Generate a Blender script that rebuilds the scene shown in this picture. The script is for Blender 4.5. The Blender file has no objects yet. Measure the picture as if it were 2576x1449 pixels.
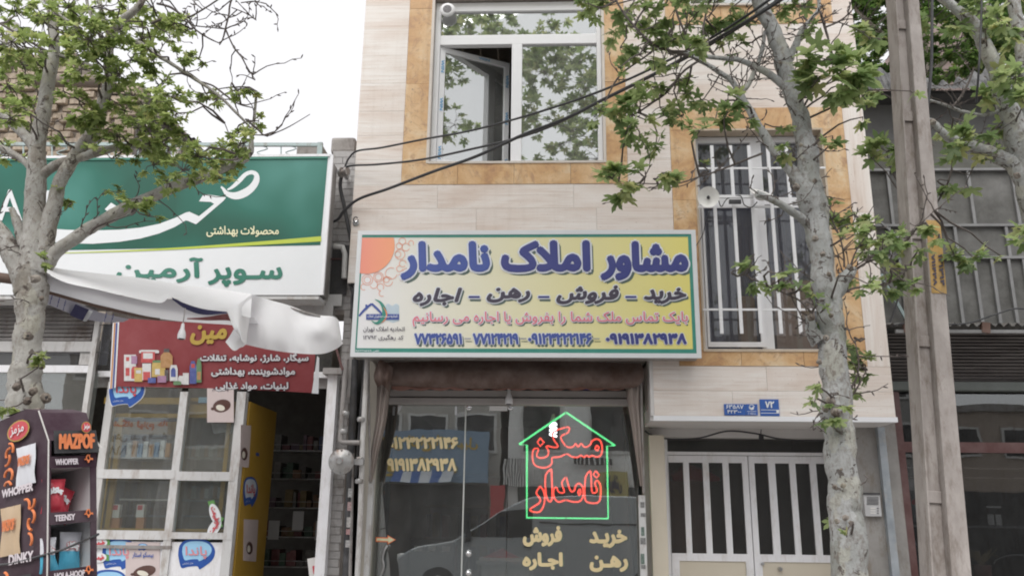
import bpy, bmesh, math, random
from mathutils import Vector, Matrix
random.seed(7)
R = math.radians
scene = bpy.context.scene
COL = scene.collection

# ---------------------------------------------------------------- camera
FD = 2147.0                                  # focal length for a picture 2576 wide
CAM = Vector((0.0, -7.6, 1.55))
_up = Vector((95.0, 7765.0, FD)).normalized()            # world up seen by the camera (x right, y up, z forward)
_ri = Vector((FD * FD / 95.0, 0.0, -FD)).normalized()
_ri = (_ri - _up * _ri.dot(_up)).normalized()
_fw = _ri.cross(_up)
if _fw.z < 0: _fw = -_fw
cx = Vector((_ri.x, _fw.x, _up.x)); cy = Vector((_ri.y, _fw.y, _up.y)); cz = Vector((_ri.z, _fw.z, _up.z))
cam = bpy.data.cameras.new('camera'); cam_o = bpy.data.objects.new('camera', cam); COL.objects.link(cam_o)
cam.sensor_width = 36.0; cam.lens = 36.0 * FD / 2576.0
cam.clip_start = 0.05; cam.clip_end = 800
m = Matrix((( cx.x, cy.x, -cz.x), (cx.y, cy.y, -cz.y), (cx.z, cy.z, -cz.z))).to_4x4()
cam_o.matrix_world = Matrix.Translation(CAM) @ m
scene.camera = cam_o

# ---------------------------------------------------------------- sky, sun, exposure
w = bpy.data.worlds.new('World'); scene.world = w; w.use_nodes = True
nt = w.node_tree; bg = nt.nodes['Background']
sky = nt.nodes.new('ShaderNodeTexSky'); sky.sky_type = 'NISHITA'; sky.sun_disc = False
sky.sun_elevation = R(57); sky.sun_rotation = R(195); sky.dust_density = 4; sky.air_density = 1.0
hs = nt.nodes.new('ShaderNodeHueSaturation'); hs.inputs['Saturation'].default_value = 0.12
mx = nt.nodes.new('ShaderNodeMix'); mx.data_type = 'RGBA'; mx.inputs['Factor'].default_value = 0.90
mx.inputs['B'].default_value = (5.75, 5.72, 5.88, 1)
nt.links.new(sky.outputs[0], hs.inputs['Color']); nt.links.new(hs.outputs[0], mx.inputs['A'])
nt.links.new(mx.outputs['Result'], bg.inputs['Color']); bg.inputs['Strength'].default_value = 0.10
sun = bpy.data.lights.new('sun', 'SUN'); sun.energy = 1.5; sun.angle = R(50); sun.color = (1, 0.975, 0.94)
sun_o = bpy.data.objects.new('sun', sun); COL.objects.link(sun_o)
sun_o.rotation_euler = (R(33), 0, R(-14))
vs = scene.view_settings
scene.display_settings.display_device = 'sRGB'
vs.view_transform = 'Standard'; vs.look = 'None'; vs.gamma = 1; vs.use_curve_mapping = False; vs.exposure = 0.90
cy_ = scene.cycles
cy_.max_bounces = 8; cy_.transparent_max_bounces = 12; cy_.glossy_bounces = 4; cy_.use_denoising = True
cy_.filter_width = 1.95

# ---------------------------------------------------------------- pixels to places
def P(u, v, Y):
    """point of the plane y=Y seen at (u,v) of a 2576x1449 picture"""
    a = u - 1288.0; b = 724.5 - v
    d = cx * a + cy * b + cz * FD
    t = (Y - CAM.y) / d.y
    return CAM + d * t
def S(u, v, Y):
    """metres per picture unit there"""
    p = P(u, v, Y) - CAM
    return p.dot(cz) / FD

# ---------------------------------------------------------------- materials
MATS = {}   # by name
def newmat(name):
    m = bpy.data.materials.new(name); m.use_nodes = True; MATS[name] = m
    b = m.node_tree.nodes['Principled BSDF']
    return m, m.node_tree, b
def node(nt, t, **kw):
    n = nt.nodes.new(t)
    for k, v in kw.items(): setattr(n, k, v)
    return n
def ramp(nt, src, stops):
    r = nt.nodes.new('ShaderNodeValToRGB')
    el = r.color_ramp.elements
    while len(el) > 1: el.remove(el[-1])
    el[0].position = stops[0][0]; el[0].color = (*stops[0][1], 1)
    for p, c in stops[1:]:
        e = el.new(p); e.color = (*c, 1)
    nt.links.new(src, r.inputs[0]); return r.outputs[0]
def mixc(nt, fac, a, b, mode='MIX'):
    n = nt.nodes.new('ShaderNodeMix'); n.data_type = 'RGBA'; n.blend_type = mode
    for s, val in (('Factor', fac), ('A', a), ('B', b)):
        i = n.inputs[s]
        if hasattr(val, 'is_linked') or isinstance(val, bpy.types.NodeSocket): nt.links.new(val, i)
        elif isinstance(val, (int, float)): i.default_value = val
        else: i.default_value = (*val, 1)
    return n.outputs['Result']
def wpos(nt, scale=(1, 1, 1), rnd=0.0):
    g = nt.nodes.new('ShaderNodeNewGeometry'); mp = nt.nodes.new('ShaderNodeMapping')
    mp.inputs['Scale'].default_value = scale
    if rnd:
        oi = nt.nodes.new('ShaderNodeObjectInfo'); mu = nt.nodes.new('ShaderNodeMath'); mu.operation = 'MULTIPLY'
        mu.inputs[1].default_value = rnd; nt.links.new(oi.outputs['Random'], mu.inputs[0])
        nt.links.new(mu.outputs[0], mp.inputs['Location'])
    nt.links.new(g.outputs['Position'], mp.inputs['Vector']); return mp.outputs[0]
def noise(nt, vec, scale, detail=4, rough=0.6, dist=0.0):
    n = nt.nodes.new('ShaderNodeTexNoise'); n.inputs['Scale'].default_value = scale
    n.inputs['Detail'].default_value = detail; n.inputs['Roughness'].default_value = rough
    n.inputs['Distortion'].default_value = dist
    nt.links.new(vec, n.inputs['Vector']); return n.outputs['Fac']
def bump(nt, b, src, strength, dist=0.01):
    n = nt.nodes.new('ShaderNodeBump'); n.inputs['Strength'].default_value = strength
    n.inputs['Distance'].default_value = dist
    nt.links.new(src, n.inputs['Height']); nt.links.new(n.outputs[0], b.inputs['Normal'])
def lerp3(a, b, t): return tuple(a[i] + (b[i] - a[i]) * t for i in range(3))

def flat(name, c, rough=0.6, metal=0.0, var=0.12, scale=6.0, bmp=0.0, stretch=(1, 1, 1), dirt=None, spec=None, rnd=0.0):
    """one colour with soft mottling and optional dirt"""
    if name in MATS: return MATS[name]
    m, nt, b = newmat(name)
    v = wpos(nt, stretch, rnd)
    n = noise(nt, v, scale, 5, 0.65)
    col = ramp(nt, n, [(0.25, lerp3(c, (0, 0, 0), var)), (0.75, lerp3(c, (1, 1, 1), var * 0.35))])
    if dirt:
        n2 = noise(nt, wpos(nt, (1, 1, 0.35)), 9.0, 6, 0.75)
        f = ramp(nt, n2, [(0.5, (0, 0, 0)), (0.72, (1, 1, 1))])
        col = mixc(nt, f, col, dirt)
    nt.links.new(col, b.inputs['Base Color'])
    b.inputs['Roughness'].default_value = rough; b.inputs['Metallic'].default_value = metal
    if spec is not None: b.inputs['Specular IOR Level'].default_value = spec
    if bmp: bump(nt, b, n, bmp)
    return m
def emis(name, c, s):
    if name in MATS: return MATS[name]
    m, nt, b = newmat(name)
    b.inputs['Base Color'].default_value = (*c, 1); b.inputs['Emission Color'].default_value = (*c, 1)
    b.inputs['Emission Strength'].default_value = s
    return m
def glassmat(name, tint, refl, rough=0.0, dust_haze=0.0):
    """window glass: clear pane with a mirror share and a pale dusty film with glare haze painted in"""
    m, nt, b = newmat(name)
    nt.nodes.remove(b)
    out = nt.nodes['Material Output']
    tr = nt.nodes.new('ShaderNodeBsdfTransparent'); tr.inputs[0].default_value = (*tint, 1)
    gl = nt.nodes.new('ShaderNodeBsdfGlossy'); gl.inputs['Roughness'].default_value = rough
    gl.inputs['Color'].default_value = (0.9, 0.93, 0.92, 1)
    mxs = nt.nodes.new('ShaderNodeMixShader'); mxs.inputs[0].default_value = refl
    nt.links.new(tr.outputs[0], mxs.inputs[1]); nt.links.new(gl.outputs[0], mxs.inputs[2]); res = mxs.outputs[0]
    # slight waviness of the pane
    bp = nt.nodes.new('ShaderNodeBump'); bp.inputs['Strength'].default_value = .25; bp.inputs['Distance'].default_value = .004
    nt.links.new(noise(nt, wpos(nt, (1, 1, 1), 9.0), 2.2, 2, .4), bp.inputs['Height']); nt.links.new(bp.outputs[0], gl.inputs['Normal'])
    if dust_haze:
        df = nt.nodes.new('ShaderNodeBsdfDiffuse'); df.inputs[0].default_value = (.62, .61, .60, 1)
        f = nt.nodes.new('ShaderNodeMapRange'); f.inputs[1].default_value = .3; f.inputs[2].default_value = .75; f.inputs[3].default_value = dust_haze * .6; f.inputs[4].default_value = dust_haze * 1.5
        nt.links.new(noise(nt, wpos(nt, (1, 1, .5)), 5.0, 5, .7), f.inputs[0])
        m2 = nt.nodes.new('ShaderNodeMixShader'); nt.links.new(f.outputs[0], m2.inputs[0]); nt.links.new(res, m2.inputs[1]); nt.links.new(df.outputs[0], m2.inputs[2]); res = m2.outputs[0]
    nt.links.new(res, out.inputs['Surface'])
    return m
def streaks(nt, col, amt=.35):
    """rain streaks running down the stone"""
    n = noise(nt, wpos(nt, (14, 14, .55)), 1.0, 5, .65); n2 = noise(nt, wpos(nt, (1, 1, 1)), 1.1, 3, .6)
    f = ramp(nt, n, [(.50, (1, 1, 1)), (.68, (.66, .60, .55))]); g = ramp(nt, n2, [(.42, (0, 0, 0)), (.62, (1, 1, 1))])
    d = mixc(nt, g, (1, 1, 1), f)
    return mixc(nt, amt, col, d, 'MULTIPLY')

def m_travertine(name, vertical=False):
    m, nt, b = newmat(name)
    sc = (16.0, 16.0, 0.5) if vertical else (0.5, 0.5, 17.0)
    v = wpos(nt, sc, 7.0)
    n = noise(nt, v, 2.6, 8, 0.72, 0.35)
    n2 = noise(nt, wpos(nt, (0.5, 0.5, 2.2) if not vertical else (2.2, 2.2, .5), 11.0), 1.6, 4, 0.6, 0.6)
    c1 = ramp(nt, n, [(0.24, (0.50, 0.39, 0.33)), (0.34, (0.66, 0.57, 0.51)), (0.44, (0.77, 0.715, 0.67)), (0.68, (0.84, 0.805, 0.775))])
    c2 = ramp(nt, n2, [(0.33, (0.80, 0.69, 0.62)), (0.60, (1.0, 1.0, 1.0))])
    col = mixc(nt, 0.75, c1, c2, 'MULTIPLY')
    n3 = noise(nt, wpos(nt, (1, 1, 1)), 60.0, 3, 0.7)
    pits = ramp(nt, n3, [(0.30, (0.4, 0.3, 0.25)), (0.36, (1, 1, 1))])
    col = mixc(nt, 0.5, col, pits, 'MULTIPLY')
    col = streaks(nt, col, .2)
    nt.links.new(col, b.inputs['Base Color']); b.inputs['Roughness'].default_value = 0.42
    bump(nt, b, n, 0.15, 0.004)
    return m
def m_ochre(name):
    m, nt, b = newmat(name)
    v = wpos(nt, (1, 1, 1), 5.0)
    n = noise(nt, v, 2.2, 6, 0.7, 0.8)
    n2 = noise(nt, v, 8.0, 6, 0.75, 1.2)
    c = ramp(nt, n, [(0.30, (0.40, 0.215, 0.11)), (0.44, (0.57, 0.345, 0.165)), (0.56, (0.66, 0.45, 0.25)), (0.68, (0.70, 0.56, 0.38))])
    f = ramp(nt, n2, [(0.52, (0, 0, 0)), (0.66, (0.8, 0.8, 0.8))])
    c = mixc(nt, f, c, (0.38, 0.22, 0.13))
    n3 = noise(nt, v, 26.0, 4, 0.7)
    f = ramp(nt, n3, [(0.27, (0.8, 0.8, 0.8)), (0.36, (0, 0, 0))])
    c = mixc(nt, f, c, (0.16, 0.10, 0.08))
    c = streaks(nt, c, .7)
    nt.links.new(c, b.inputs['Base Color']); b.inputs['Roughness'].default_value = 0.45
    bump(nt, b, n2, 0.2, 0.004)
    return m
def m_bark(name, base, patch):
    m, nt, b = newmat(name)
    # flaking plates: warped cells with hard edges
    g = nt.nodes.new('ShaderNodeNewGeometry'); nz_ = nt.nodes.new('ShaderNodeTexNoise'); nz_.inputs['Scale'].default_value = 11; nz_.inputs['Detail'].default_value = 5; nz_.inputs['Roughness'].default_value = .65
    nt.links.new(g.outputs['Position'], nz_.inputs['Vector'])
    sc_ = nt.nodes.new('ShaderNodeVectorMath'); sc_.operation = 'SCALE'; sc_.inputs['Scale'].default_value = .16; nt.links.new(nz_.outputs['Color'], sc_.inputs[0])
    ad = nt.nodes.new('ShaderNodeVectorMath'); ad.operation = 'ADD'; nt.links.new(g.outputs['Position'], ad.inputs[0]); nt.links.new(sc_.outputs[0], ad.inputs[1])
    mp = nt.nodes.new('ShaderNodeMapping'); mp.inputs['Scale'].default_value = (1, 1, .6); nt.links.new(ad.outputs[0], mp.inputs[0])
    vo = nt.nodes.new('ShaderNodeTexVoronoi'); vo.inputs['Scale'].default_value = 13; nt.links.new(mp.outputs[0], vo.inputs['Vector'])
    sp = nt.nodes.new('ShaderNodeSeparateColor'); nt.links.new(vo.outputs['Color'], sp.inputs[0])
    c = ramp(nt, sp.outputs[0], [(0.0, base), (.42, lerp3(base, (1, 1, 1), .12)), (.60, lerp3(base, patch, .45)), (.74, lerp3(base, (.56, .54, .42), .6)), (.86, patch), (.95, lerp3(patch, (.30, .32, .22), .5))])
    nt.nodes[-1].color_ramp.interpolation = 'CONSTANT'
    v = wpos(nt, (1, 1, 0.65))
    n = noise(nt, v, 9.0, 5, 0.6, 0.8); n2 = noise(nt, v, 40.0, 6, 0.75, 0.5); n3 = noise(nt, wpos(nt, (1, 1, 0.9)), 16.0, 5, 0.7, .6); n4 = noise(nt, wpos(nt, (1, 1, .4)), 3.0, 4, .6)
    c = mixc(nt, .45, c, ramp(nt, n, [(.4, lerp3(base, patch, .5)), (.6, lerp3(base, (1, 1, 1), .08))]))
    f = ramp(nt, n2, [(0.47, (0, 0, 0)), (0.60, (0.8, 0.8, 0.8))])
    f2 = ramp(nt, n4, [(0.40, (0.25, .25, .25)), (0.60, (1, 1, 1))])
    f = mixc(nt, 1.0, f, f2, 'MULTIPLY')
    c = mixc(nt, f, c, (0.20, 0.165, 0.14))
    f = ramp(nt, n3, [(0.585, (0, 0, 0)), (0.615, (0.85, 0.85, 0.85))])
    c = mixc(nt, f, c, (0.085, 0.065, 0.055))
    nt.links.new(c, b.inputs['Base Color']); b.inputs['Roughness'].default_value = 0.85
    bump(nt, b, n2, 0.9, 0.014)
    return m
def m_leaf(name, dark, mid, light):
    m, nt, b = newmat(name)
    g = nt.nodes.new('ShaderNodeNewGeometry'); oi = nt.nodes.new('ShaderNodeObjectInfo')
    ad = nt.nodes.new('ShaderNodeMath'); ad.operation = 'ADD'
    nt.links.new(g.outputs['Random Per Island'], ad.inputs[0]); nt.links.new(oi.outputs['Random'], ad.inputs[1])
    fr = nt.nodes.new('ShaderNodeMath'); fr.operation = 'FRACT'; nt.links.new(ad.outputs[0], fr.inputs[0])
    c = ramp(nt, fr.outputs[0], [(0.0, dark), (0.45, mid), (0.85, light), (1.0, lerp3(light, (0.30, 0.26, 0.10), .5))])
    b.inputs['Roughness'].default_value = 0.55
    nt.links.new(c, b.inputs['Base Color'])
    tl = nt.nodes.new('ShaderNodeBsdfTranslucent')
    br = nt.nodes.new('ShaderNodeHueSaturation'); br.inputs['Value'].default_value = 1.9; br.inputs['Saturation'].default_value = 1.0
    nt.links.new(c, br.inputs['Color']); nt.links.new(br.outputs[0], tl.inputs[0])
    ms = nt.nodes.new('ShaderNodeMixShader'); ms.inputs[0].default_value = 0.48
    nt.links.new(b.outputs[0], ms.inputs[1]); nt.links.new(tl.outputs[0], ms.inputs[2])
    nt.links.new(ms.outputs[0], nt.nodes['Material Output'].inputs['Surface'])
    return m
def m_xgrad(name, x0, x1, c0, c1, mid=0.5, rough=.45):
    """printed gradient along x"""
    m, nt, b = newmat(name)
    g = nt.nodes.new('ShaderNodeNewGeometry'); s = nt.nodes.new('ShaderNodeSeparateXYZ'); nt.links.new(g.outputs['Position'], s.inputs[0])
    mr = nt.nodes.new('ShaderNodeMapRange'); mr.inputs[1].default_value = x0; mr.inputs[2].default_value = x1
    nt.links.new(s.outputs[0], mr.inputs[0])
    c = ramp(nt, mr.outputs[0], [(0, c0), (mid, lerp3(c0, c1, .55)), (1, c1)])
    nt.links.new(c, b.inputs['Base Color']); b.inputs['Roughness'].default_value = rough
    return m

# ---------------------------------------------------------------- mesh building
W = {}      # world origin of each object
class MB:
    def __init__(s): s.v = []; s.f = []; s.mi = []; s.m = 0; s.smooth = False
    def add(s, vs, fs):
        k = len(s.v); s.v += [Vector(p) for p in vs]
        for f in fs: s.f.append(tuple(i + k for i in f)); s.mi.append(s.m)
        return s
    def box(s, x0, x1, y0, y1, z0, z1):
        if x0 > x1: x0, x1 = x1, x0
        if y0 > y1: y0, y1 = y1, y0
        if z0 > z1: z0, z1 = z1, z0
        return s.add([(x0, y0, z0), (x1, y0, z0), (x1, y1, z0), (x0, y1, z0), (x0, y0, z1), (x1, y0, z1), (x1, y1, z1), (x0, y1, z1)],
              [(0, 3, 2, 1), (4, 5, 6, 7), (0, 1, 5, 4), (1, 2, 6, 5), (2, 3, 7, 6), (3, 0, 4, 7)])
    def bar(s, a, b, w, d=None, up=(0, -1, 0)):
        """rectangular bar from a to b, w across, d along `up`"""
        a = Vector(a); b = Vector(b); d = d or w
        t = (b - a).normalized(); u = Vector(up); u = (u - t * u.dot(t)).normalized(); r = t.cross(u)
        pts = []
        for q in (a, b):
            for i, j in ((-1, -1), (1, -1), (1, 1), (-1, 1)): pts.append(q + r * (i * w / 2) + u * (j * d / 2))
        return s.add(pts, [(0, 1, 2, 3), (7, 6, 5, 4), (0, 4, 5, 1), (1, 5, 6, 2), (2, 6, 7, 3), (3, 7, 4, 0)])
    def slab(s, pts, th, n=(0, 1, 0)):
        """polygon pts (front outline) thickened along n by th"""
        n = Vector(n) * th; k = len(pts)
        pts = [Vector(p) for p in pts]
        return s.add(pts + [p + n for p in pts], [tuple(range(k)), tuple(reversed(range(k, 2 * k)))] + [(i, i + k, (i + 1) % k + k, (i + 1) % k) for i in range(k)])
    def poly(s, pts): return s.add(pts, [tuple(range(len(pts)))])
    def tube(s, pts, rad, n=8, cap=True, wob=0.0):
        pts = [Vector(p) for p in pts]; k = len(pts)
        if not hasattr(rad, '__len__'): rad = [rad] * k
        rings = []; prev = None
        for i, p in enumerate(pts):
            t = (pts[min(i + 1, k - 1)] - pts[max(i - 1, 0)])
            t = t.normalized() if t.length > 1e-9 else Vector((0, 0, 1))
            if prev is None:
                u = t.orthogonal().normalized()
            else:
                u = (prev - t * prev.dot(t)); u = u.normalized() if u.length > 1e-6 else t.orthogonal().normalized()
            prev = u; r = t.cross(u)
            rings.append([p + (u * math.cos(2 * math.pi * j / n) + r * math.sin(2 * math.pi * j / n)) * rad[i] * (1 + random.uniform(-wob, wob)) for j in range(n)])
        vs = [q for rg in rings for q in rg]; fs = []
        for i in range(k - 1):
            for j in range(n):
                a = i * n + j; b = i * n + (j + 1) % n
                fs.append((a, b, b + n, a + n))
        if cap: fs += [tuple(reversed(range(n))), tuple(range((k - 1) * n, k * n))]
        s.smooth = True
        return s.add(vs, fs)
    def lathe(s, c, axis, prof, n=20):
        """prof: (distance along axis, radius)"""
        c = Vector(c); ax = Vector(axis).normalized(); u = ax.orthogonal().normalized(); r = ax.cross(u)
        vs = []; fs = []
        for h, rr in prof:
            for j in range(n):
                a = 2 * math.pi * j / n; vs.append(c + ax * h + (u * math.cos(a) + r * math.sin(a)) * max(rr, 1e-4))
        for i in range(len(prof) - 1):
            for j in range(n):
                a = i * n + j; b = i * n + (j + 1) % n; fs.append((a, b, b + n, a + n))
        fs += [tuple(reversed(range(n))), tuple(range((len(prof) - 1) * n, len(prof) * n))]
        s.smooth = True
        return s.add(vs, fs)
    def build(s, name, mats, parent=None, smooth=None, bevel=0.0, label=None, cat=None, group=None, kind=None):
        if not isinstance(mats, (list, tuple)): mats = [mats]
        lo = Vector((min(p.x for p in s.v), min(p.y for p in s.v), min(p.z for p in s.v)))
        hi = Vector((max(p.x for p in s.v), max(p.y for p in s.v), max(p.z for p in s.v)))
        org = Vector(((lo.x + hi.x) / 2, (lo.y + hi.y) / 2, lo.z))
        me = bpy.data.meshes.new(name)
        me.from_pydata([p - org for p in s.v], [], s.f)
        for mm in mats: me.materials.append(mm)
        if len(mats) > 1: me.polygons.foreach_set('material_index', s.mi)
        if smooth if smooth is not None else s.smooth: me.polygons.foreach_set('use_smooth', [True] * len(me.polygons))
        bm = bmesh.new(); bm.from_mesh(me)
        if not (smooth if smooth is not None else s.smooth) or True: bmesh.ops.recalc_face_normals(bm, faces=bm.faces)
        if bevel: bmesh.ops.bevel(bm, geom=bm.edges[:], offset=bevel, segments=2, affect='EDGES', profile=0.6)
        bm.to_mesh(me); bm.free()
        me.update()
        if (smooth if smooth is not None else s.smooth):
            try: me.set_sharp_from_angle(angle=R(50))
            except Exception: pass
        return link(name, me, org, parent, label, cat, group, kind)
def link(name, data, org, parent=None, label=None, cat=None, group=None, kind=None):
    o = bpy.data.objects.new(name, data); COL.objects.link(o)
    W[o.name] = Vector(org)
    if parent is not None:
        o.parent = parent; o.location = Vector(org) - W[parent.name]
    else: o.location = org
    tag(o, label, cat, group, kind); return o
def tag(o, label=None, cat=None, group=None, kind=None):
    if label: o['label'] = label
    if cat: o['category'] = cat
    if group: o['group'] = group
    if kind: o['kind'] = kind
def thing(name, label, cat, loc, group=None):
    o = bpy.data.objects.new(name, None); COL.objects.link(o); o.location = loc; W[o.name] = Vector(loc)
    o.empty_display_size = .1
    tag(o, label, cat, group); return o
def quadP(pts, Y): return [P(u, v, Y) for u, v in pts]
def blk(u0, v0, u1, v1, Y0, Y1, mb=None):
    """box whose front face spans the picture rectangle (u0,v0)-(u1,v1) at depth Y0; true upright box"""
    a = P((u0), (v0 + v1) / 2, Y0).x; b = P((u1), (v0 + v1) / 2, Y0).x
    t = P((u0 + u1) / 2, v0, Y0).z; c = P((u0 + u1) / 2, v1, Y0).z
    mb = mb or MB(); return mb.box(a, b, Y0, Y1, c, t)

# ---------------------------------------------------------------- lettering
ISO = {'ا': (0xFE8D, 2), 'آ': (0xFE81, 2), 'ب': (0xFE8F, 4), 'پ': (0xFB56, 4), 'ت': (0xFE95, 4), 'ث': (0xFE99, 4), 'ج': (0xFE9D, 4),
       'چ': (0xFB7A, 4), 'ح': (0xFEA1, 4), 'خ': (0xFEA5, 4), 'د': (0xFEA9, 2), 'ذ': (0xFEAB, 2), 'ر': (0xFEAD, 2), 'ز': (0xFEAF, 2),
       'ژ': (0xFB8A, 2), 'س': (0xFEB1, 4), 'ش': (0xFEB5, 4), 'ص': (0xFEB9, 4), 'ض': (0xFEBD, 4), 'ط': (0xFEC1, 4), 'ظ': (0xFEC5, 4), 'ع': (0xFEC9, 4),
       'غ': (0xFECD, 4), 'ف': (0xFED1, 4), 'ق': (0xFED5, 4), 'ک': (0xFB8E, 4), 'گ': (0xFB92, 4), 'ل': (0xFEDD, 4), 'م': (0xFEE1, 4),
       'ن': (0xFEE5, 4), 'و': (0xFEED, 2), 'ه': (0xFEE9, 4), 'ی': (0xFBFC, 4), 'ئ': (0xFE89, 4)}
def shape(s):
    """join the letters and put them in the order they are drawn, left to right"""
    out = []; i = 0; prevj = False
    while i < len(s):
        c = s[i]
        if c not in ISO:
            if c == 'ـ': out.append('ـ'); i += 1; prevj = True; continue
            out.append(c); prevj = False; i += 1; continue
        if c == 'ل' and i + 1 < len(s) and s[i + 1] == 'ا':
            out.append(chr(0xFEFC if prevj else 0xFEFB)); prevj = False; i += 2; continue
        base, n = ISO[c]
        nxt = i + 1 < len(s) and (s[i + 1] in ISO or s[i + 1] == 'ـ')
        j = n == 4 and nxt
        if prevj and j: k = 3
        elif prevj: k = 1
        elif j: k = 2
        else: k = 0
        out.append(chr(base + k)); prevj = j; i += 1
    # digits keep their order
    res = []; run = []
    for ch in out:
        if ch in '۰۱۲۳۴۵۶۷۸۹': run.append(ch)
        else:
            res += list(reversed(run)); run = []; res.append(ch)
    res += list(reversed(run))
    return ''.join(reversed(res))
_tc = {}
def glyphs(s, shear=0.0):
    """outline triangles of a line of letters (non-zero winding, so crossing strokes stay filled)"""
    k = (s, shear)
    if k in _tc: return _tc[k]
    from mathutils.geometry import delaunay_2d_cdt, interpolate_bezier
    import numpy as np
    c = bpy.data.curves.new('t', 'FONT'); c.body = s; c.size = 1
    o = bpy.data.objects.new('t', c); COL.objects.link(o)
    bpy.context.view_layer.update()
    cu = o.to_curve(bpy.context.evaluated_depsgraph_get())
    loops = []
    for sp in cu.splines:
        bp = sp.bezier_points; n = len(bp); pts = []
        for i in range(n):
            p, q = bp[i], bp[(i + 1) % n]
            a_, b_, c_, d_ = p.co, p.handle_right, q.handle_left, q.co
            chord = (d_ - a_).length; ctrl = (b_ - a_).length + (c_ - b_).length + (d_ - c_).length
            if ctrl < chord * 1.004 + 1e-5: pts.append((a_.x, a_.y))
            else: pts += [(v.x, v.y) for v in interpolate_bezier(a_, b_, c_, d_, 4)[:-1]]
        q = []
        for x, y in pts:
            x += y * shear
            if not q or abs(x - q[-1][0]) + abs(y - q[-1][1]) > 1e-4: q.append((x, y))
        if len(q) > 2: loops.append(q)
    o.to_curve_clear(); bpy.data.objects.remove(o); bpy.data.curves.remove(c)
    vin = []; ed = []
    for l in loops:
        k0 = len(vin); vin += [Vector(q) for q in l]; ed += [(k0 + i, k0 + (i + 1) % len(l)) for i in range(len(l))]
    vo, eo, fo, *_ = delaunay_2d_cdt(vin, ed, [], 0, 1e-5)
    V = np.array([(v.x, v.y) for v in vo]); F = np.array([tuple(f) for f in fo])
    C = V[F].mean(axis=1); wn = np.zeros(len(C), int)
    for l in loops:
        A = np.array(l); B = np.roll(A, -1, axis=0)
        for (x0, y0), (x1, y1) in zip(A, B):
            cr = (x1 - x0) * (C[:, 1] - y0) - (C[:, 0] - x0) * (y1 - y0)
            wn += ((y0 <= C[:, 1]) & (y1 > C[:, 1]) & (cr > 0)).astype(int) - ((y0 > C[:, 1]) & (y1 <= C[:, 1]) & (cr < 0)).astype(int)
    keep = F[wn != 0]; used = sorted(set(keep.ravel().tolist())); mp = {u: i for i, u in enumerate(used)}
    _tc[k] = ([(float(V[u][0]), float(V[u][1])) for u in used], [tuple(mp[int(i)] for i in f) for f in keep]); return _tc[k]
def text_pts(s, corners, bold=0.0, shear=0.0, shift=(0, 0), mirror=False):
    """copies of the glyphs fitted into the four corners (TL, TR, BR, BL: world points); returns list of (verts,faces)"""
    vs, fs = glyphs(s, shear)
    x0 = min(v[0] for v in vs); x1 = max(v[0] for v in vs); y0 = min(v[1] for v in vs); y1 = max(v[1] for v in vs)
    TL, TR, BR, BL = [Vector(c) for c in corners]
    wid = (TR - TL).length; hei = (TL - BL).length
    ex = (TR - TL).normalized(); ez = (TL - BL).normalized(); nrm = ex.cross(ez).normalized()   # towards viewer
    if mirror: pass
    offs = [(0, 0)]
    if bold: offs += [(bold * math.cos(a * math.pi / 4), bold * math.sin(a * math.pi / 4)) for a in range(8)]
    if bold > 0.012: offs += [(bold * .55 * math.cos((a + .5) * math.pi / 3), bold * .55 * math.sin((a + .5) * math.pi / 3)) for a in range(6)]
    b2 = bold
    out = []
    for q, (ox, oz) in enumerate(offs):
        pts = []
        for x, y in vs:
            tx = (x - x0) / (x1 - x0); tz = (y - y0) / (y1 - y0)
            if mirror: tx = 1 - tx
            # keep the fattened text within its box
            tx = (tx * (wid - 2 * b2) + b2 + ox + shift[0]) / wid; tz = (tz * (hei - 2 * b2) + b2 + oz + shift[1]) / hei
            top = TL.lerp(TR, tx); bot = BL.lerp(BR, tx)
            pts.append(bot.lerp(top, tz) + nrm * (q * 0.00012))
        out.append((pts, fs))
    return out, nrm
def lettering(parent, s, corners, mat, bold=0.0, shear=0.0, halo=None, shadow=None, lift=0.003, name='lettering', arabic=True, label=None, mirror=False, **kw):
    t = shape(s) if arabic else s
    mb = MB(); mats = [mat]; 
    lay, nrm = text_pts(t, corners, bold, shear, mirror=mirror)
    for i, (p, f) in enumerate(lay): mb.add([q + nrm * (lift + 0.004) for q in p], f)
    if halo:
        hm, hw = halo; mats.append(hm); mb.m = len(mats) - 1
        TL, TR, BR, BL = [Vector(c) for c in corners]
        ex = (TR - TL).normalized(); ez = (TL - BL).normalized()
        big = [TL - ex * hw + ez * hw, TR + ex * hw + ez * hw, BR + ex * hw - ez * hw, BL - ex * hw - ez * hw]
        lay, nrm = text_pts(t, big, bold + hw, shear)
        for p, f in lay: mb.add([q + nrm * (lift + 0.0005) for q in p], f)
        if shadow:
            sm, dx, dz = shadow; mats.append(sm); mb.m = len(mats) - 1
            lay, nrm = text_pts(t, corners, bold + hw * .2, shear, shift=(dx, dz))
            for p, f in lay: mb.add([q + nrm * (lift - 0.0025) for q in p], f)
    elif shadow:
        sm, dx, dz = shadow; mats.append(sm); mb.m = len(mats) - 1
        lay, nrm = text_pts(t, corners, bold, shear, shift=(dx, dz))
        for p, f in lay: mb.add([q + nrm * (lift - 0.001) for q in p], f)
    return mb.build(name, mats, parent, smooth=False, label=label)
def rect(u0, v0, u1, v1, Y):
    return [P(u0, v0, Y), P(u1, v0, Y), P(u1, v1, Y), P(u0, v1, Y)]
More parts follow.
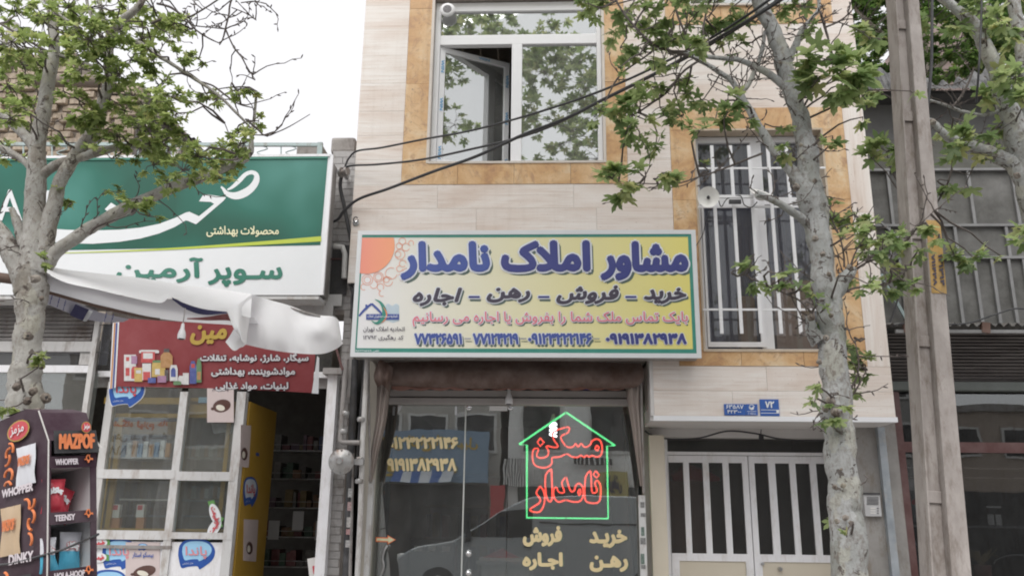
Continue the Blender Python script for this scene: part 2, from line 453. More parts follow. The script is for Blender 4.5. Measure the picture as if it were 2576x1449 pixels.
def stroke(pts, close=False):
    """filled outline of a brush stroke: pts (u,v,halfwidth)"""
    L = []; Rr = []; k = len(pts)
    for i, (x, y, w_) in enumerate(pts):
        a = pts[max(i - 1, 0)]; b = pts[min(i + 1, k - 1)]
        dx, dy = b[0] - a[0], b[1] - a[1]; l = math.hypot(dx, dy) or 1
        L.append((x - dy / l * w_, y + dx / l * w_)); Rr.append((x + dy / l * w_, y - dx / l * w_))
    return L, Rr
def smoothpath(pts, n=4):
    """Catmull-Rom resampling of tuples"""
    out = []; k = len(pts)
    for i in range(k - 1):
        p0 = pts[max(i - 1, 0)]; p1 = pts[i]; p2 = pts[i + 1]; p3 = pts[min(i + 2, k - 1)]
        for j in range(n):
            t = j / n
            out.append(tuple(0.5 * ((2 * p1[c]) + (-p0[c] + p2[c]) * t + (2 * p0[c] - 5 * p1[c] + 4 * p2[c] - p3[c]) * t * t + (-p0[c] + 3 * p1[c] - 3 * p2[c] + p3[c]) * t ** 3) for c in range(len(p1))))
    out.append(tuple(pts[-1])); return out
def ribbon(mb, pts, Y, n=4):
    pts = smoothpath(pts, n)
    L, Rr = stroke(pts)
    vs = [P(a[0], a[1], Y) for a in L] + [P(a[0], a[1], Y) for a in Rr]; k = len(L)
    mb.add(vs, [(i, i + 1, i + 1 + k, i + k) for i in range(k - 1)])
def disc(mb, u, v, r, Y, n=24, sq=1.0, clip=None):
    pts = []
    for i in range(n):
        a = 2 * math.pi * i / n; x = u + r * math.cos(a); y = v + r * sq * math.sin(a)
        if clip: x = max(x, clip[0]); y = max(y, clip[1])
        pts.append(P(x, y, Y))
    mb.poly(pts)
def ring(mb, u, v, r0, r1, Y, n=20, a0=0, a1=360):
    vs = []; 
    for i in range(n + 1):
        a = R(a0 + (a1 - a0) * i / n)
        vs += [P(u + r0 * math.cos(a), v + r0 * math.sin(a), Y), P(u + r1 * math.cos(a), v + r1 * math.sin(a), Y)]
    mb.add(vs, [(2 * i, 2 * i + 1, 2 * i + 3, 2 * i + 2) for i in range(n)])
def cloth(mb, rows, ncol=30, disp=None, sub=4):
    """rows of (u,v,Y) polylines, lofted"""
    G = []
    def resample(r):
        sp = smoothpath([tuple(p) for p in r], 8)
        ds = [0]
        for a, b in zip(sp, sp[1:]): ds.append(ds[-1] + math.hypot(a[0] - b[0], a[1] - b[1]))
        out = []
        for i in range(ncol + 1):
            t = ds[-1] * i / ncol; j = 0
            while j < len(ds) - 2 and ds[j + 1] < t: j += 1
            f = (t - ds[j]) / max(ds[j + 1] - ds[j], 1e-6)
            out.append(tuple(sp[j][c] + (sp[j + 1][c] - sp[j][c]) * f for c in range(3)))
        return out
    RR = [resample(r) for r in rows]
    full = []
    for i in range(ncol + 1):
        colp = smoothpath([RR[k][i] for k in range(len(RR))], sub)
        full.append(colp)
    nr = len(full[0])
    vs = []
    for k in range(nr):
        for i in range(ncol + 1):
            u, v, Y = full[i][k]
            if disp: Y += disp(i / ncol, k / (nr - 1))
            vs.append(P(u, v, Y))
    n = ncol + 1
    fs = [(k * n + i, k * n + i + 1, (k + 1) * n + i + 1, (k + 1) * n + i) for k in range(nr - 1) for i in range(ncol)]
    mb.add(vs, fs); mb.smooth = True
    return mb
# ================================================================ materials of the place
M_TRAV = m_travertine('travertine'); M_TRAVV = m_travertine('travertine_upright', True); M_OCHRE = m_ochre('ochre_stone')
M_WHITE = flat('white_frame', (0.88, 0.88, 0.91), 0.35, var=.04, dirt=(0.68, 0.66, 0.65))
M_UPVC = flat('white_upvc', (0.80, 0.80, 0.82), 0.3, var=.03)
M_OLDWHITE = flat('old_white_paint', (0.66, 0.66, 0.66), 0.5, var=.12, dirt=(0.36, 0.31, 0.27), bmp=.1)
M_GROUT = flat('mortar', (0.30, 0.27, 0.25), 0.9, var=.2)
M_CORE = flat('wall_core', (0.50, 0.45, 0.41), 0.9)
M_CREAM = flat('cream_paint', (0.66, 0.60, 0.49), 0.55, var=.05)
M_BEIGE = flat('beige_paint', (0.60, 0.56, 0.49), 0.7, var=.07)
M_SOFFIT = flat('soffit_paint', (0.66, 0.64, 0.63), 0.7, var=.06)
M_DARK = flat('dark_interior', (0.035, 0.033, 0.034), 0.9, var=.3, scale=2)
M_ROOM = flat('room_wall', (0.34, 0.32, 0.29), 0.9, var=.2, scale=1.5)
M_BLACK = flat('black_rubber', (0.018, 0.018, 0.022), 0.5)
M_STEEL = flat('steel', (0.55, 0.55, 0.56), 0.28, 0.9, var=.1)
M_CHROME = flat('chrome', (0.85, 0.85, 0.87), 0.08, 1.0, var=.02)
M_GALV = flat('galvanised', (0.45, 0.45, 0.45), 0.45, 0.5, var=.25, scale=12, dirt=(.2, .13, .09))
M_PIPEG = flat('pipe_grey_paint', (0.33, 0.31, 0.30), 0.5, var=.25, dirt=(0.12, 0.075, 0.055))
M_PIPED = flat('drainpipe_dark', (0.028, 0.028, 0.034), 0.6, var=.3, dirt=(.07, .065, .06), spec=.25)
M_PIPEW = flat('pipe_white', (0.62, 0.61, 0.60), 0.45, var=.1, dirt=(.28, .24, .21))
M_CONC = flat('concrete', (0.36, 0.33, 0.31), 0.9, var=.3, scale=9, bmp=.5, dirt=(.17, .15, .14))
M_PLASTER = flat('grey_plaster', (0.33, 0.315, 0.30), 0.85, var=.25, scale=3, bmp=.3, dirt=(.2, .16, .12))
M_MAROON = flat('maroon_paint', (0.105, 0.035, 0.032), 0.4, var=.2)
M_BROWNC = flat('brown_canvas', (0.115, 0.062, 0.045), 0.9, var=.3, scale=5, bmp=.3)
M_DRAPE = flat('faded_canvas', (0.34, 0.28, 0.25), 0.9, var=.35, scale=4, stretch=(6, 6, .4), bmp=.3)
M_PINKG = flat('roller_box', (0.46, 0.43, 0.42), 0.5, var=.08)
M_GREEN = flat('sign_green', (0.018, 0.20, 0.135), 0.4, var=.18, scale=1.6)
M_GREENB = flat('band_green', (0.035, 0.27, 0.21), 0.4, var=.1)
M_SIGNW = flat('sign_white', (0.80, 0.82, 0.84), 0.4, var=.03)
M_NAVY = flat('print_navy', (0.045, 0.055, 0.24), 0.4, var=.05)
M_NAVYB = flat('print_blue', (0.06, 0.10, 0.36), 0.4, var=.05)
M_INK = flat('print_ink', (0.06, 0.05, 0.08), 0.4, var=.05)
M_PINK = flat('print_pink', (0.80, 0.22, 0.28), 0.4, var=.05)
M_ORANGE = flat('print_orange', (0.85, 0.24, 0.10), 0.4, var=.06)
M_CORAL = m_xgrad('print_coral', P(905, 640, 0).x, P(1000, 640, 0).x, (0.84, 0.29, 0.24), (0.92, 0.39, 0.22))
M_SHADOW = flat('print_shadow_green', (0.10, 0.15, 0.13), 0.5, var=.05)
M_LIME = flat('print_lime', (0.52, 0.62, 0.07), 0.4, var=.05)
M_CREAMT = flat('print_cream', (0.85, 0.82, 0.55), 0.4, var=.03)
M_RED = flat('banner_red', (0.25, 0.016, 0.022), 0.5, var=.15, scale=3)
M_GOLD = flat('print_gold', (0.50, 0.34, 0.06), 0.4, var=.05)
M_GOLDT = flat('gold_vinyl', (0.80, 0.66, 0.38), 0.4, var=.08)
M_GREYT = flat('print_grey', (0.70, 0.68, 0.70), 0.4, var=.03)
M_BLUEP = flat('plate_blue', (0.025, 0.11, 0.42), 0.35, var=.1)
M_SIGNG = m_xgrad('sign_yellow', P(903, 740, -.2).x, P(1760, 740, -.2).x, (0.80, 0.80, 0.82), (0.80, 0.72, 0.20), .52)
M_PAPER = flat('paper', (0.78, 0.77, 0.75), 0.7, var=.04)
M_CARD = flat('cardboard', (0.50, 0.33, 0.21), 0.9, var=.1)
M_CURT = flat('curtain', (0.30, 0.30, 0.36), 0.95, var=.15, scale=5, stretch=(5, 5, .3))
M_NETC = flat('net_curtain', (0.42, 0.42, 0.44), 0.95, var=.2, scale=5, stretch=(6, 6, .3))
G_MIRROR = glassmat('reflective_pane', (0.30, 0.31, 0.30), 0.60, .018, .12)
G_CLEAR = glassmat('clear_pane', (0.86, 0.89, 0.88), 0.17, 0, .06)
G_SHOP = glassmat('shop_pane', (0.74, 0.77, 0.77), 0.30, 0, .04)
G_NIGHT = glassmat('dim_shop_pane', (0.55, 0.56, 0.57), 0.15, 0, .015)
G_DARK = glassmat('tinted_pane', (0.74, 0.75, 0.78), 0.05, 0, .05)
G_OBSC = glassmat('pebbled_pane', (0.62, 0.60, 0.60), 0.05, 0.25, .03)

def X(u, v, Y=0.0): return P(u, v, Y).x
def Z(v, u=1288, Y=0.0): return P(u, v, Y).z

# ================================================================ ground
def sheet(name, x0, x1, y0, y1, z, mat):
    return MB().add([(x0, y0, z), (x1, y0, z), (x1, y1, z), (x0, y1, z)], [(0, 1, 2, 3)]).build(name, mat, kind='structure')
M_ASPH = flat('asphalt', (0.11, 0.11, 0.11), 0.9, var=.3, scale=30, bmp=.3)
M_PAVE = flat('paving', (0.36, 0.34, 0.32), 0.85, var=.25, scale=8, bmp=.2)
sheet('ground', -150, 150, -150, 150, -0.02, flat('earth', (0.2, 0.18, 0.15), .95))
sheet('road', -60, 60, -11.5, -4.4, 0.0, M_ASPH)
MB().box(-60, 60, -4.4, 1.2, -0.2, 0.12).build('pavement', M_PAVE, kind='structure')
MB().box(-60, 60, -4.55, -4.402, -0.2, 0.13).build('kerb', M_CONC, kind='structure')
MB().box(-60, 60, -16, -11.5, -0.2, 0.12).build('far_pavement', M_PAVE, kind='structure')

# ================================================================ the stone-clad building
bld = thing('apartment_building', 'narrow building clad in pale striped travertine with ochre stone window surrounds', 'building', (1.2, 3.0, 0.12))
XL = X(884, 560); XR = X(2216, 700); XS = X(1646, 1040)
ZT = Z(-330); ZSH = Z(712, 875); ZB = Z(1047, 1950)
# ochre surrounds: (outer x0,x1,z0,z1, inner x0,x1,z0,z1)
w1 = dict(o=(X(1010, 440), X(1579, 430), Z(464), ZT), i=(X(1075, 380), X(1523, 380), Z(409), Z(-8)))
w2 = dict(o=(X(1696, 600), X(2150, 600), Z(921, 1950), Z(272, 1900)), i=(X(1758, 600), X(2078, 480), Z(882, 1950), Z(327, 1900)))
w3 = dict(o=(w2['o'][0], w2['o'][1], Z(62, 1900), ZT), i=(w2['i'][0], w2['i'][1], Z(14, 1900), ZT - .5))
def overlaps(z0, z1, o): return z0 < o[3] - 1e-3 and z1 > o[2] + 1e-3
levels = {ZB, ZSH, ZT}
for ww in (w1, w2, w3):
    for z in ww['o'][2:]: levels.add(z)
lv = sorted(levels); zz = []
for a, b in zip(lv, lv[1:]):
    n = max(1, round((b - a) / 0.27))
    zz += [a + (b - a) * i / n for i in range(n)]
zz.append(lv[-1])
rs = random.Random(3)
nsl = 0
for z0, z1 in zip(zz, zz[1:]):
    if z1 - z0 < .01: continue
    x0 = XL if z0 >= ZSH - 1e-3 else XS
    x1 = w2['o'][1] if overlaps(z0, z1, w2['o']) else XR
    iv = [(x0, x1)]
    for ww in (w1, w2, w3):
        if overlaps(z0, z1, ww['o']):
            nv = []
            for a, b in iv:
                if ww['o'][0] > a: nv.append((a, min(b, ww['o'][0])))
                if ww['o'][1] < b: nv.append((max(a, ww['o'][1]), b))
            iv = [q for q in nv if q[1] - q[0] > .02]
    for a, b in iv:
        xs = [a]; x = a + rs.uniform(.5, 1.3)
        while x < b - .3: xs.append(x); x += rs.uniform(.9, 1.4)
        xs.append(b)
        for q0, q1 in zip(xs, xs[1:]):
            g = 0.0009; pr = rs.uniform(0, .002)
            MB().box(q0 + g, q1 - g, -pr, 0.028, z0 + g, z1 - g).build('stone_slab', M_TRAV, bld); nsl += 1
# upright slabs beside the barred window
z = ZB
zz2 = [w2['o'][2], w2['o'][2] + .82, w2['o'][2] + 1.45, w2['o'][3]]
for z0, z1 in zip(zz2, zz2[1:]):
    MB().box(w2['o'][1] + .002, XR - .001, -.002, .028, z0 + .001, z1 - .001).build('stone_slab', M_TRAVV, bld)
# ochre pieces
def surround(ww, has_top, has_bottom):
    o, i = ww['o'], ww['i']
    g = .0015
    def pieces(x0, x1, z0, z1, vertical, L):
        n = max(1, round(((z1 - z0) if vertical else (x1 - x0)) / L))
        for k in range(n):
            if vertical: a, b, c, d = x0, x1, z0 + (z1 - z0) * k / n, z0 + (z1 - z0) * (k + 1) / n
            else: a, b, c, d = x0 + (x1 - x0) * k / n, x0 + (x1 - x0) * (k + 1) / n, z0, z1
            MB().box(a + g, b - g, -.004 - rs.uniform(0, .003), .028, c + g, d - g).build('ochre_slab', M_OCHRE, bld)
    pieces(o[0], i[0], i[2], min(i[3], o[3]) if has_top else o[3], True, .8)
    pieces(i[1], o[1], i[2], min(i[3], o[3]) if has_top else o[3], True, .8)
    if has_bottom: pieces(o[0], o[1], o[2], i[2], False, .62)
    if has_top: pieces(o[0], o[1], i[3], o[3], False, .7)
surround(w1, False, True); surround(w2, True, True)
surround(w3, False, True)
MB().box(w1['i'][0], w1['i'][1], -.005, .028, w1['i'][3], ZT).build('ochre_slab', M_OCHRE, bld)
# core walls with openings
core = MB()
def wall_with_holes(mb, x0, x1, z0, z1, y0, y1, holes):
    xs = sorted({x0, x1} | {h[k] for h in holes for k in (0, 1)}); 
    for a, b in zip(xs, xs[1:]):
        if b <= x0 or a >= x1: continue
        mid = (a + b) / 2
        hz = sorted([(h[2], h[3]) for h in holes if h[0] < mid < h[1]])
        z = z0
        for c, d in hz:
            if c > z: mb.box(a, b, y0, y1, z, c)
            z = max(z, d)
        if z < z1: mb.box(a, b, y0, y1, z, z1)
wall_with_holes(core, XL + .01, XR - .01, ZSH, ZT, .03, .22, [w1['i'], w2['i'], (w3['i'][0], w3['i'][1], w3['i'][2], ZT - .1)])
core.box(XS, XR - .01, .03, .22, ZB, ZSH) if False else None
wall_with_holes(core, XS, XR - .01, ZB, ZSH - .0005, .03, .22, [(w2['i'][0], w2['i'][1], w2['i'][2], ZSH)])
core.build('wall_core', M_CORE, bld)
MB().box(XL + .01, XR - .02, .23, 6.5, Z(-330) - .1, ZT).build('roof', M_CORE, bld)
MB().box(XL + .012, XL + .12, .221, 6.5, ZSH, ZT - .11).build('side_wall', M_CREAM, bld)
MB().box(XR - .12, XR - .012, .221, 6.5, ZB + .1, ZT - .11).build('side_wall', M_PLASTER, bld)
# side cheek of the projecting bay and its white drip strip and soffit
MB().box(XS - .03, XS - .0005, 0.0, .52, ZB, ZSH - .002).build('bay_cheek', M_SOFFIT, bld)
MB().box(XS - .01, XR + .01, -.012, .03, ZB - .045, ZB - .0015).build('drip_strip', flat('white_strip', (.82, .83, .86), .3, var=.02), bld)
MB().box(XS - .03, XR, .0305, .9, ZB - .042, ZB - .002).build('soffit', M_SOFFIT, bld)
GY = .75
MB().box(XS - .03, XR, GY - .08, GY + .2, Z(1102, 1800, GY), ZB - .0425).build('lintel', M_SOFFIT, bld)
MB().box(XS + .0, X(1664, 1200, GY), .46, GY + .2, .12, Z(1102, 1650, GY)).build('door_pier', M_CREAM, bld)
MB().box(X(2108, 1200, GY), X(2222, 1200, .45), .46, GY + .3, .12, ZB - .0425).build('side_pier', M_PLASTER, bld)
MB().box(X(2215, 1200, .45) , X(2233, 1200, .45), .40, .459, .12, ZB - .0425).build('edge_strip', flat('blue_grey_paint', (.33, .37, .41), .7, var=.3, dirt=(.4, .38, .35)), bld)

# ---------------------------------------------------------------- big reflecting window
i = w1['i']; wy = .07
def winbox(mb, u0, v0, u1, v1, y0=wy, y1=wy + .06): return blk(u0, v0, u1, v1, y0, y1, mb)
fr = MB()
xa, xb, za, zb = i[0] + .02, i[1] - .02, i[2] + .012, i[3] - .02
tz0, tz1 = Z(100), Z(81); mxa, mxb = X(1286, 250, wy), X(1310, 250, wy)
ft = .055
fr.box(xa, xa + ft, wy, wy + .07, za, zb).box(xb - ft * .8, xb, wy, wy + .07, za, zb).box(xa + ft, xb - ft * .8, wy, wy + .07, zb - .10, zb)
fr.box(xa + ft, xb - ft * .8, wy, wy + .07, za, za + .022).box(xa + ft, xb - ft * .8, wy, wy + .07, tz0 - .01, tz1 + .012).box(mxa, mxb + .01, wy, wy + .07, za + .022, tz0 - .01)
win = fr.build('window', M_UPVC, bld, bevel=.004, label='large white framed window with one sash swung inward')
def pane(parent, x0, x1, y, z0, z1, mat, name='pane'):
    return MB().box(x0, x1, y, y + .005, z0, z1).build(name, mat, parent)
pane(win, xa + ft + .001, xb - ft * .8 - .001, wy + .03, tz1 + .013, zb - .101, G_MIRROR)
pane(win, mxb + .011, xb - ft * .8 - .001, wy + .03, za + .023, tz0 - .011, G_MIRROR)
# open sash turned inward about its left edge
sx0 = xa + ft + .004; sz0 = za + .026; sz1 = tz0 - .014; sw = (mxa - sx0) * 1.06
ang = R(27); ca, sa = math.cos(ang), math.sin(ang)
def sash(px, py): return (sx0 + px * ca - py * sa * 0, wy + .02 + px * sa + py)
def sbox(mb, p0, p1, z0, z1, t=.05):
    a = Vector((sx0 + p0 * ca, wy + .02 + p0 * sa, 0)); b = Vector((sx0 + p1 * ca, wy + .02 + p1 * sa, 0)); n = Vector((-sa, ca, 0)) * t
    q = [a, b, b + n, a + n]
    return mb.add([Vector((c.x, c.y, z0)) for c in q] + [Vector((c.x, c.y, z1)) for c in q], [(0, 3, 2, 1), (4, 5, 6, 7), (0, 1, 5, 4), (1, 2, 6, 5), (2, 3, 7, 6), (3, 0, 4, 7)])
sm = MB(); st = .055
sbox(sm, 0, st, sz0, sz1); sbox(sm, sw - st, sw, sz0, sz1); sbox(sm, st, sw - st, sz1 - st, sz1); sbox(sm, st, sw - st, sz0, sz0 + st)
sm.build('sash', M_UPVC, win, label='sash turned inward with blue printed film on its edges')
pm = MB(); 
a = Vector((sx0 + st * ca, wy + .02 + st * sa + .02, 0)); b = Vector((sx0 + (sw - st) * ca, wy + .02 + (sw - st) * sa + .02, 0))
pm.add([(a.x, a.y, sz0 + st), (b.x, b.y, sz0 + st), (b.x, b.y, sz1 - st), (a.x, a.y, sz1 - st), (a.x, a.y + .004, sz0 + st), (b.x, b.y + .004, sz0 + st), (b.x, b.y + .004, sz1 - st), (a.x, a.y + .004, sz1 - st)],
       [(0, 1, 2, 3), (7, 6, 5, 4), (0, 4, 5, 1), (1, 5, 6, 2), (2, 6, 7, 3), (3, 7, 4, 0)])
pm.build('sash_pane', G_MIRROR, win)
# blue film marks on the sash: small words along the stiles
M_FILM = flat('film_blue', (0.08, 0.36, 0.66), .4, var=.05)
def sashpt(p, z): return Vector((sx0 + p * ca, wy + .02 + p * sa, z))
for zc in (sz1 - .22, (sz0 + sz1) / 2, sz0 + .12):
    for p in (.012, sw - st + .012):
        # word runs down the stile
        TLc = sashpt(p + .032, zc + .07); TRc = sashpt(p + .032, zc - .07); BRc = sashpt(p, zc - .07); BLc = sashpt(p, zc + .07)
        lettering(win, 'WIN', [TLc, TRc, BRc, BLc], M_FILM, bold=.001, arabic=False, lift=.001)
lettering(win, 'WIN', [sashpt(.42, sz1 - .015), sashpt(.54, sz1 - .015), sashpt(.54, sz1 - .043), sashpt(.42, sz1 - .043)][:], M_FILM, bold=.001, arabic=False, lift=.001)
# room behind: ceiling with boards, dim walls
room = MB().box(i[0] - .2, i[1] + .8, 2.9, 3.0, i[2] - 1, i[3] + .1).box(i[0] - .3, i[0] - .2, .23, 3, i[2] - 1, i[3] + .1).box(i[1] + .8, i[1] + .9, .23, 3, i[2] - 1, i[3] + .1)
room.build('inner_wall', flat('wood_grey', (.62, .57, .51), .8, var=.3, scale=3, stretch=(6, 6, .5)), bld)
cb = MB()
for k in range(12): cb.box(i[0] - .2 + k * .2, i[0] - .2 + k * .2 + .19, .225, 2.9, i[3] + .02, i[3] + .04)
cb.build('ceiling_board', flat('wood_grey2', (.66, .60, .53), .8, var=.25), bld)
MB().box(i[0] - .3, i[1] + .9, .225, 3, i[2] - 1.1, i[2] - 1).build('floor_slab', M_CORE, bld)
# fine marble reveal round the window
rv = MB(); e = .006
rv.box(i[0] - .008, i[0] + .018, -.012, .07, i[2] - .008, i[3]).box(i[1] - .018, i[1] + .008, -.012, .07, i[2] - .008, i[3]).box(i[0] + .019, i[1] - .019, -.014, .07, i[2] - .012, i[2] + .01)
rv.build('window_reveal', flat('reveal_marble', (.66, .60, .54), .4, var=.15), bld)

# round white camera on the window corner
t = thing('alarm_siren', 'round white siren with dark mesh face at the top corner of the big window', 'siren', P(1126, 27, 0.0))
c = P(1126, 27, .02)
MB().lathe(c, (0, -1, 0), [(0, .075), (.012, .078), (.022, .07), (.026, .05)], 28).build('housing', flat('siren_white', (.75, .75, .76), .3, var=.03), t)
MB().lathe(c + Vector((0, -.0265, 0)), (0, -1, 0), [(0, .045), (.003, .043)], 24).build('mesh_face', flat('siren_mesh', (.12, .11, .12), .6, var=.5, scale=90), t)

# ---------------------------------------------------------------- barred window
i = w2['i']; y2 = .13
fr = MB()
xa, xb, za, zb = i[0] + .012, i[1] - .004, i[2] + .012, i[3] - .012
ft = .045
mu0, mu1 = X(1902, 600, y2), X(1930, 600, y2); tr0, tr1 = Z(515, 1900, y2), Z(497, 1900, y2)
fr.box(xa, xa + ft, y2, y2 + .06, za, zb).box(xb - ft, xb, y2, y2 + .06, za, zb).box(xa + ft, xb - ft, y2, y2 + .06, zb - .06, zb).box(xa + ft, xb - ft, y2, y2 + .06, za, za + .03)
fr.box(xa + ft, xb - ft, y2, y2 + .06, tr0, tr1).box(mu0, mu1, y2, y2 + .06, za + .03, tr0).box(mu0, mu1, y2, y2 + .06, tr1, zb - .06)
win = fr.build('window', M_UPVC, bld, bevel=.004, label='white window behind a grille of upright bars')
sash2 = MB(); s0, s1, z0, z1 = xa + ft + .002, mu0 + .03, za + .045, tr0 - .004
sash2.box(s0, s0 + .02, y2 - .018, y2 - .001, z0, z1).box(s1 - .05, s1, y2 - .018, y2 - .001, z0, z1).box(s0 + .02, s1 - .05, y2 - .018, y2 - .001, z0, z0 + .045).box(s0 + .02, s1 - .05, y2 - .018, y2 - .001, z1 - .03, z1)
sash2.build('sash', M_UPVC, win)
for (a, b) in ((xa + ft, mu0), (mu1, xb - ft)):
    pane(win, a + .001, b - .001, y2 + .03, za + .031, tr0 - .001, G_DARK); pane(win, a + .001, b - .001, y2 + .03, tr1 + .001, zb - .061, G_DARK)
def barat(u0, v0, u1, v1, y, wpx, parent, mat, name='bar'):
    a = P(u0, v0, y); b = P(u1, v1, y); w_ = wpx * S(u0, v0, y)
    xm = (a.x + b.x) / 2
    return MB().bar((xm, y, a.z), (xm, y, b.z), w_, .014).build(name, mat, parent)
for u0, u1 in ((1789, 1817), (1836, 1867), (1882, 1916), (1931, 1965), (1976, 2016)):
    barat(u0, 367, u1, 839, -.05, 8, win, M_UPVC)
for v in (425, 779, 522):
    a = P(1765, v, -.03); b = P(2078, v, -.03)
    MB().bar((i[0] - .0, -.035, a.z), (i[1], -.035, a.z), .018, .012, up=(0, -1, 0)).build('rail', M_UPVC, win)
cur = MB()
for a, b in ((xa - .1, mu0 + .2), (mu0 + .2, xb + .12)):
    n = 60; rows = []
    vs = []; 
    for k in range(n + 1):
        x = a + (b - a) * k / n; yy = y2 + .34 + .014 * math.sin(k * 1.1) + .012 * math.sin(k * .45)
        vs += [(x, yy, i[2] + .02), (x, yy, i[3] + .1)]
    cur.add(vs, [(2 * k, 2 * k + 2, 2 * k + 3, 2 * k + 1) for k in range(n)])
cur.smooth = True
cur.build('curtain', M_CURT, bld)
MB().box(i[0] - .4, i[1] + .3, 2.0, 2.1, i[2] - .5, i[3] + .3).box(i[0] - .5, i[0] - .4, .23, 2.1, i[2] - .5, i[3] + .3).box(i[1] + .3, i[1] + .4, .23, 2.1, i[2] - .5, i[3] + .3).box(i[0] - .5, i[1] + .4, .23, 2.1, i[3] + .3, i[3] + .4).build('inner_wall', M_ROOM, bld)
MB().box(i[0] - .5, i[1] + .4, .23, 2.1, i[2] - .1, i[2] - .001).build('floor_slab', M_CORE, bld)
rv = MB()
rv.box(i[0] - .008, i[0] + .011, -.014, .12, i[2] - .01, i[3] + .008).box(i[1] - .003, i[1] + .016, -.014, .12, i[2] - .01, i[3] + .008).box(i[0] + .012, i[1] - .004, -.014, .12, i[2] - .012, i[2] + .01).box(i[0] + .012, i[1] - .004, -.014, .12, i[3] - .011, i[3] + .008)
rv.build('window_reveal', flat('reveal_ochre', (.55, .45, .34), .45, var=.2), bld)
def carton(u0, v0, u1, v1, Y, lab):
    m_ = blk(u0, v0, u1, v1, Y, Y + .12); o = m_.build('body', M_CARD)
    W['body'] = W[o.name]
    t = thing('carton', lab, 'box', W[o.name]); o.parent = t; o.location = (0, 0, 0)
    a = P(u0, v0, Y); b = P(u1, v0, Y); z = a.z; 
    MB().box((a.x + b.x) / 2 - .025, (a.x + b.x) / 2 + .025, Y - .002, Y - .0005, P(u0, v1, Y).z, z).build('tape', flat('tape', (.5, .38, .24), .3), t)
    return t
zf = i[2]
carton(1862, 745, 1902, 878, .24, 'cardboard carton behind the left pane of the barred window')
carton(1950, 705, 2050, 878, .24, 'larger cardboard carton behind the right pane of the barred window')

# upper right window just above the frame
i = w3['i']
win = MB().box(i[0], i[1], .08, .14, i[2] + .01, i[2] + .06).box(i[0], i[0] + .05, .08, .14, i[2] + .06, ZT - .1).box(i[1] - .05, i[1], .08, .14, i[2] + .06, ZT - .1).build('window', M_UPVC, bld)
pane(win, i[0] + .051, i[1] - .051, .11, i[2] + .061, ZT - .11, G_MIRROR)
MB().box(i[0] - .01, i[1] + .01, -.03, .1, i[2] - .012, i[2] + .009).build('sill', flat('reveal_marble', (.66, .60, .54), .4, var=.15), bld)

# ---------------------------------------------------------------- floodlights
def floodlight(u, v, ru, lab, tilt):
    c = P(u, v, -.16); r = ru * S(u, v, -.16)
    t = thing('floodlight', lab, 'lamp', c, 'white dish lights on the window bars')
    ax = Vector(tilt).normalized()
    MB().lathe(c - ax * .05, ax, [(0, r * .35), (.03, r * .6), (.05, r * .97), (.056, r), (.052, r * .93), (.035, r * .5), (.03, r * .1)], 32).build('dish', flat('lamp_dish', (.74, .73, .70), .35, var=.03), t)
    MB().lathe(c - ax * .018, ax, [(0, r * .16), (.03, r * .12), (.035, r * .05)], 14).build('lamp_socket', M_BLACK, t)
    return t
floodlight(1782, 496, 27, 'round white dish lamp facing the street on the left of the window bars', (-.15, -1, -.1))
floodlight(1915, 489, 30, 'white dish lamp tipped upward on the right of the window bars', (.25, -.65, .75))
t = thing('lamp_bracket', 'short white arm with dark box joining the two dish lamps', 'bracket', P(1845, 500, -.12))
MB().bar(P(1806, 495, -.12), P(1895, 495, -.12), .028, .02).build('arm', M_UPVC, t)
MB().bar(P(1834, 508, -.12), P(1864, 508, -.12), .035, .03).build('junction_box', M_BLACK, t)

# ================================================================ big yellow sign
SY = -.22
a = P(891, 740, SY); xl = a.x; xr = X(1757, 740, SY); zt = Z(580, 1320, SY); zb = Z(899, 1320, SY)
sg = thing('shop_sign', 'wide yellow and white sign with large blue Persian lettering above the glass shopfront', 'sign', ((xl + xr) / 2, SY, zb))
MB().box(xl + .02, xr - .02, SY + .012, -.03, zb + .01, zt - .01).build('sign_box', M_PIPEG, sg)
bw = .040
MB().box(xl, xl + bw, SY - .006, SY + .02, zb, zt).box(xr - bw, xr, SY - .006, SY + .02, zb, zt).box(xl + bw, xr - bw, SY - .006, SY + .02, zt - bw, zt).box(xl + bw, xr - bw, SY - .006, SY + .02, zb, zb + bw).build('rim', flat('sign_rim', (.72, .74, .76), .3, var=.05), sg)
MB().box(xl + bw, xr - bw, SY, SY + .01, zb + bw, zt - bw).build('face', M_SIGNG, sg)
fy = SY
gb = MB(); zg1 = Z(597, 1320, SY); zg0 = Z(877, 1320, SY); ix0, ix1 = xl + bw, xr - bw
for (p, q, r_, s_) in ((ix0, ix1, zg1, zt - bw), (ix0, ix1, zb + bw, zg0), (ix0, ix0 + .012, zg0, zg1), (ix1 - .03, ix1, zg0, zg1)):
    gb.poly([(p, fy - .002, r_), (q, fy - .002, r_), (q, fy - .002, s_), (p, fy - .002, s_)])
gb.build('green_border', M_GREENB, sg)
HW = flat('print_halo', (.80, .82, .88), .4, var=.02)
def sl(s, u0, v0, u1, v1, mat, **k): return lettering(sg, s, rect(u0, v0, u1, v1, SY), mat, **k)
hal = (HW, .016); shd = (M_SHADOW, .028, -.028)
sl('مشاور', 1510, 607, 1732, 707, M_NAVY, bold=.021, halo=hal, shadow=shd)
sl('املاک', 1260, 605, 1486, 686, M_NAVY, bold=.021, halo=hal, shadow=shd)
sl('نامدار', 1007, 607, 1233, 706, M_NAVYB, bold=.021, halo=hal, shadow=shd)
hal2 = (HW, .011); shd2 = (M_SHADOW, .02, -.022)
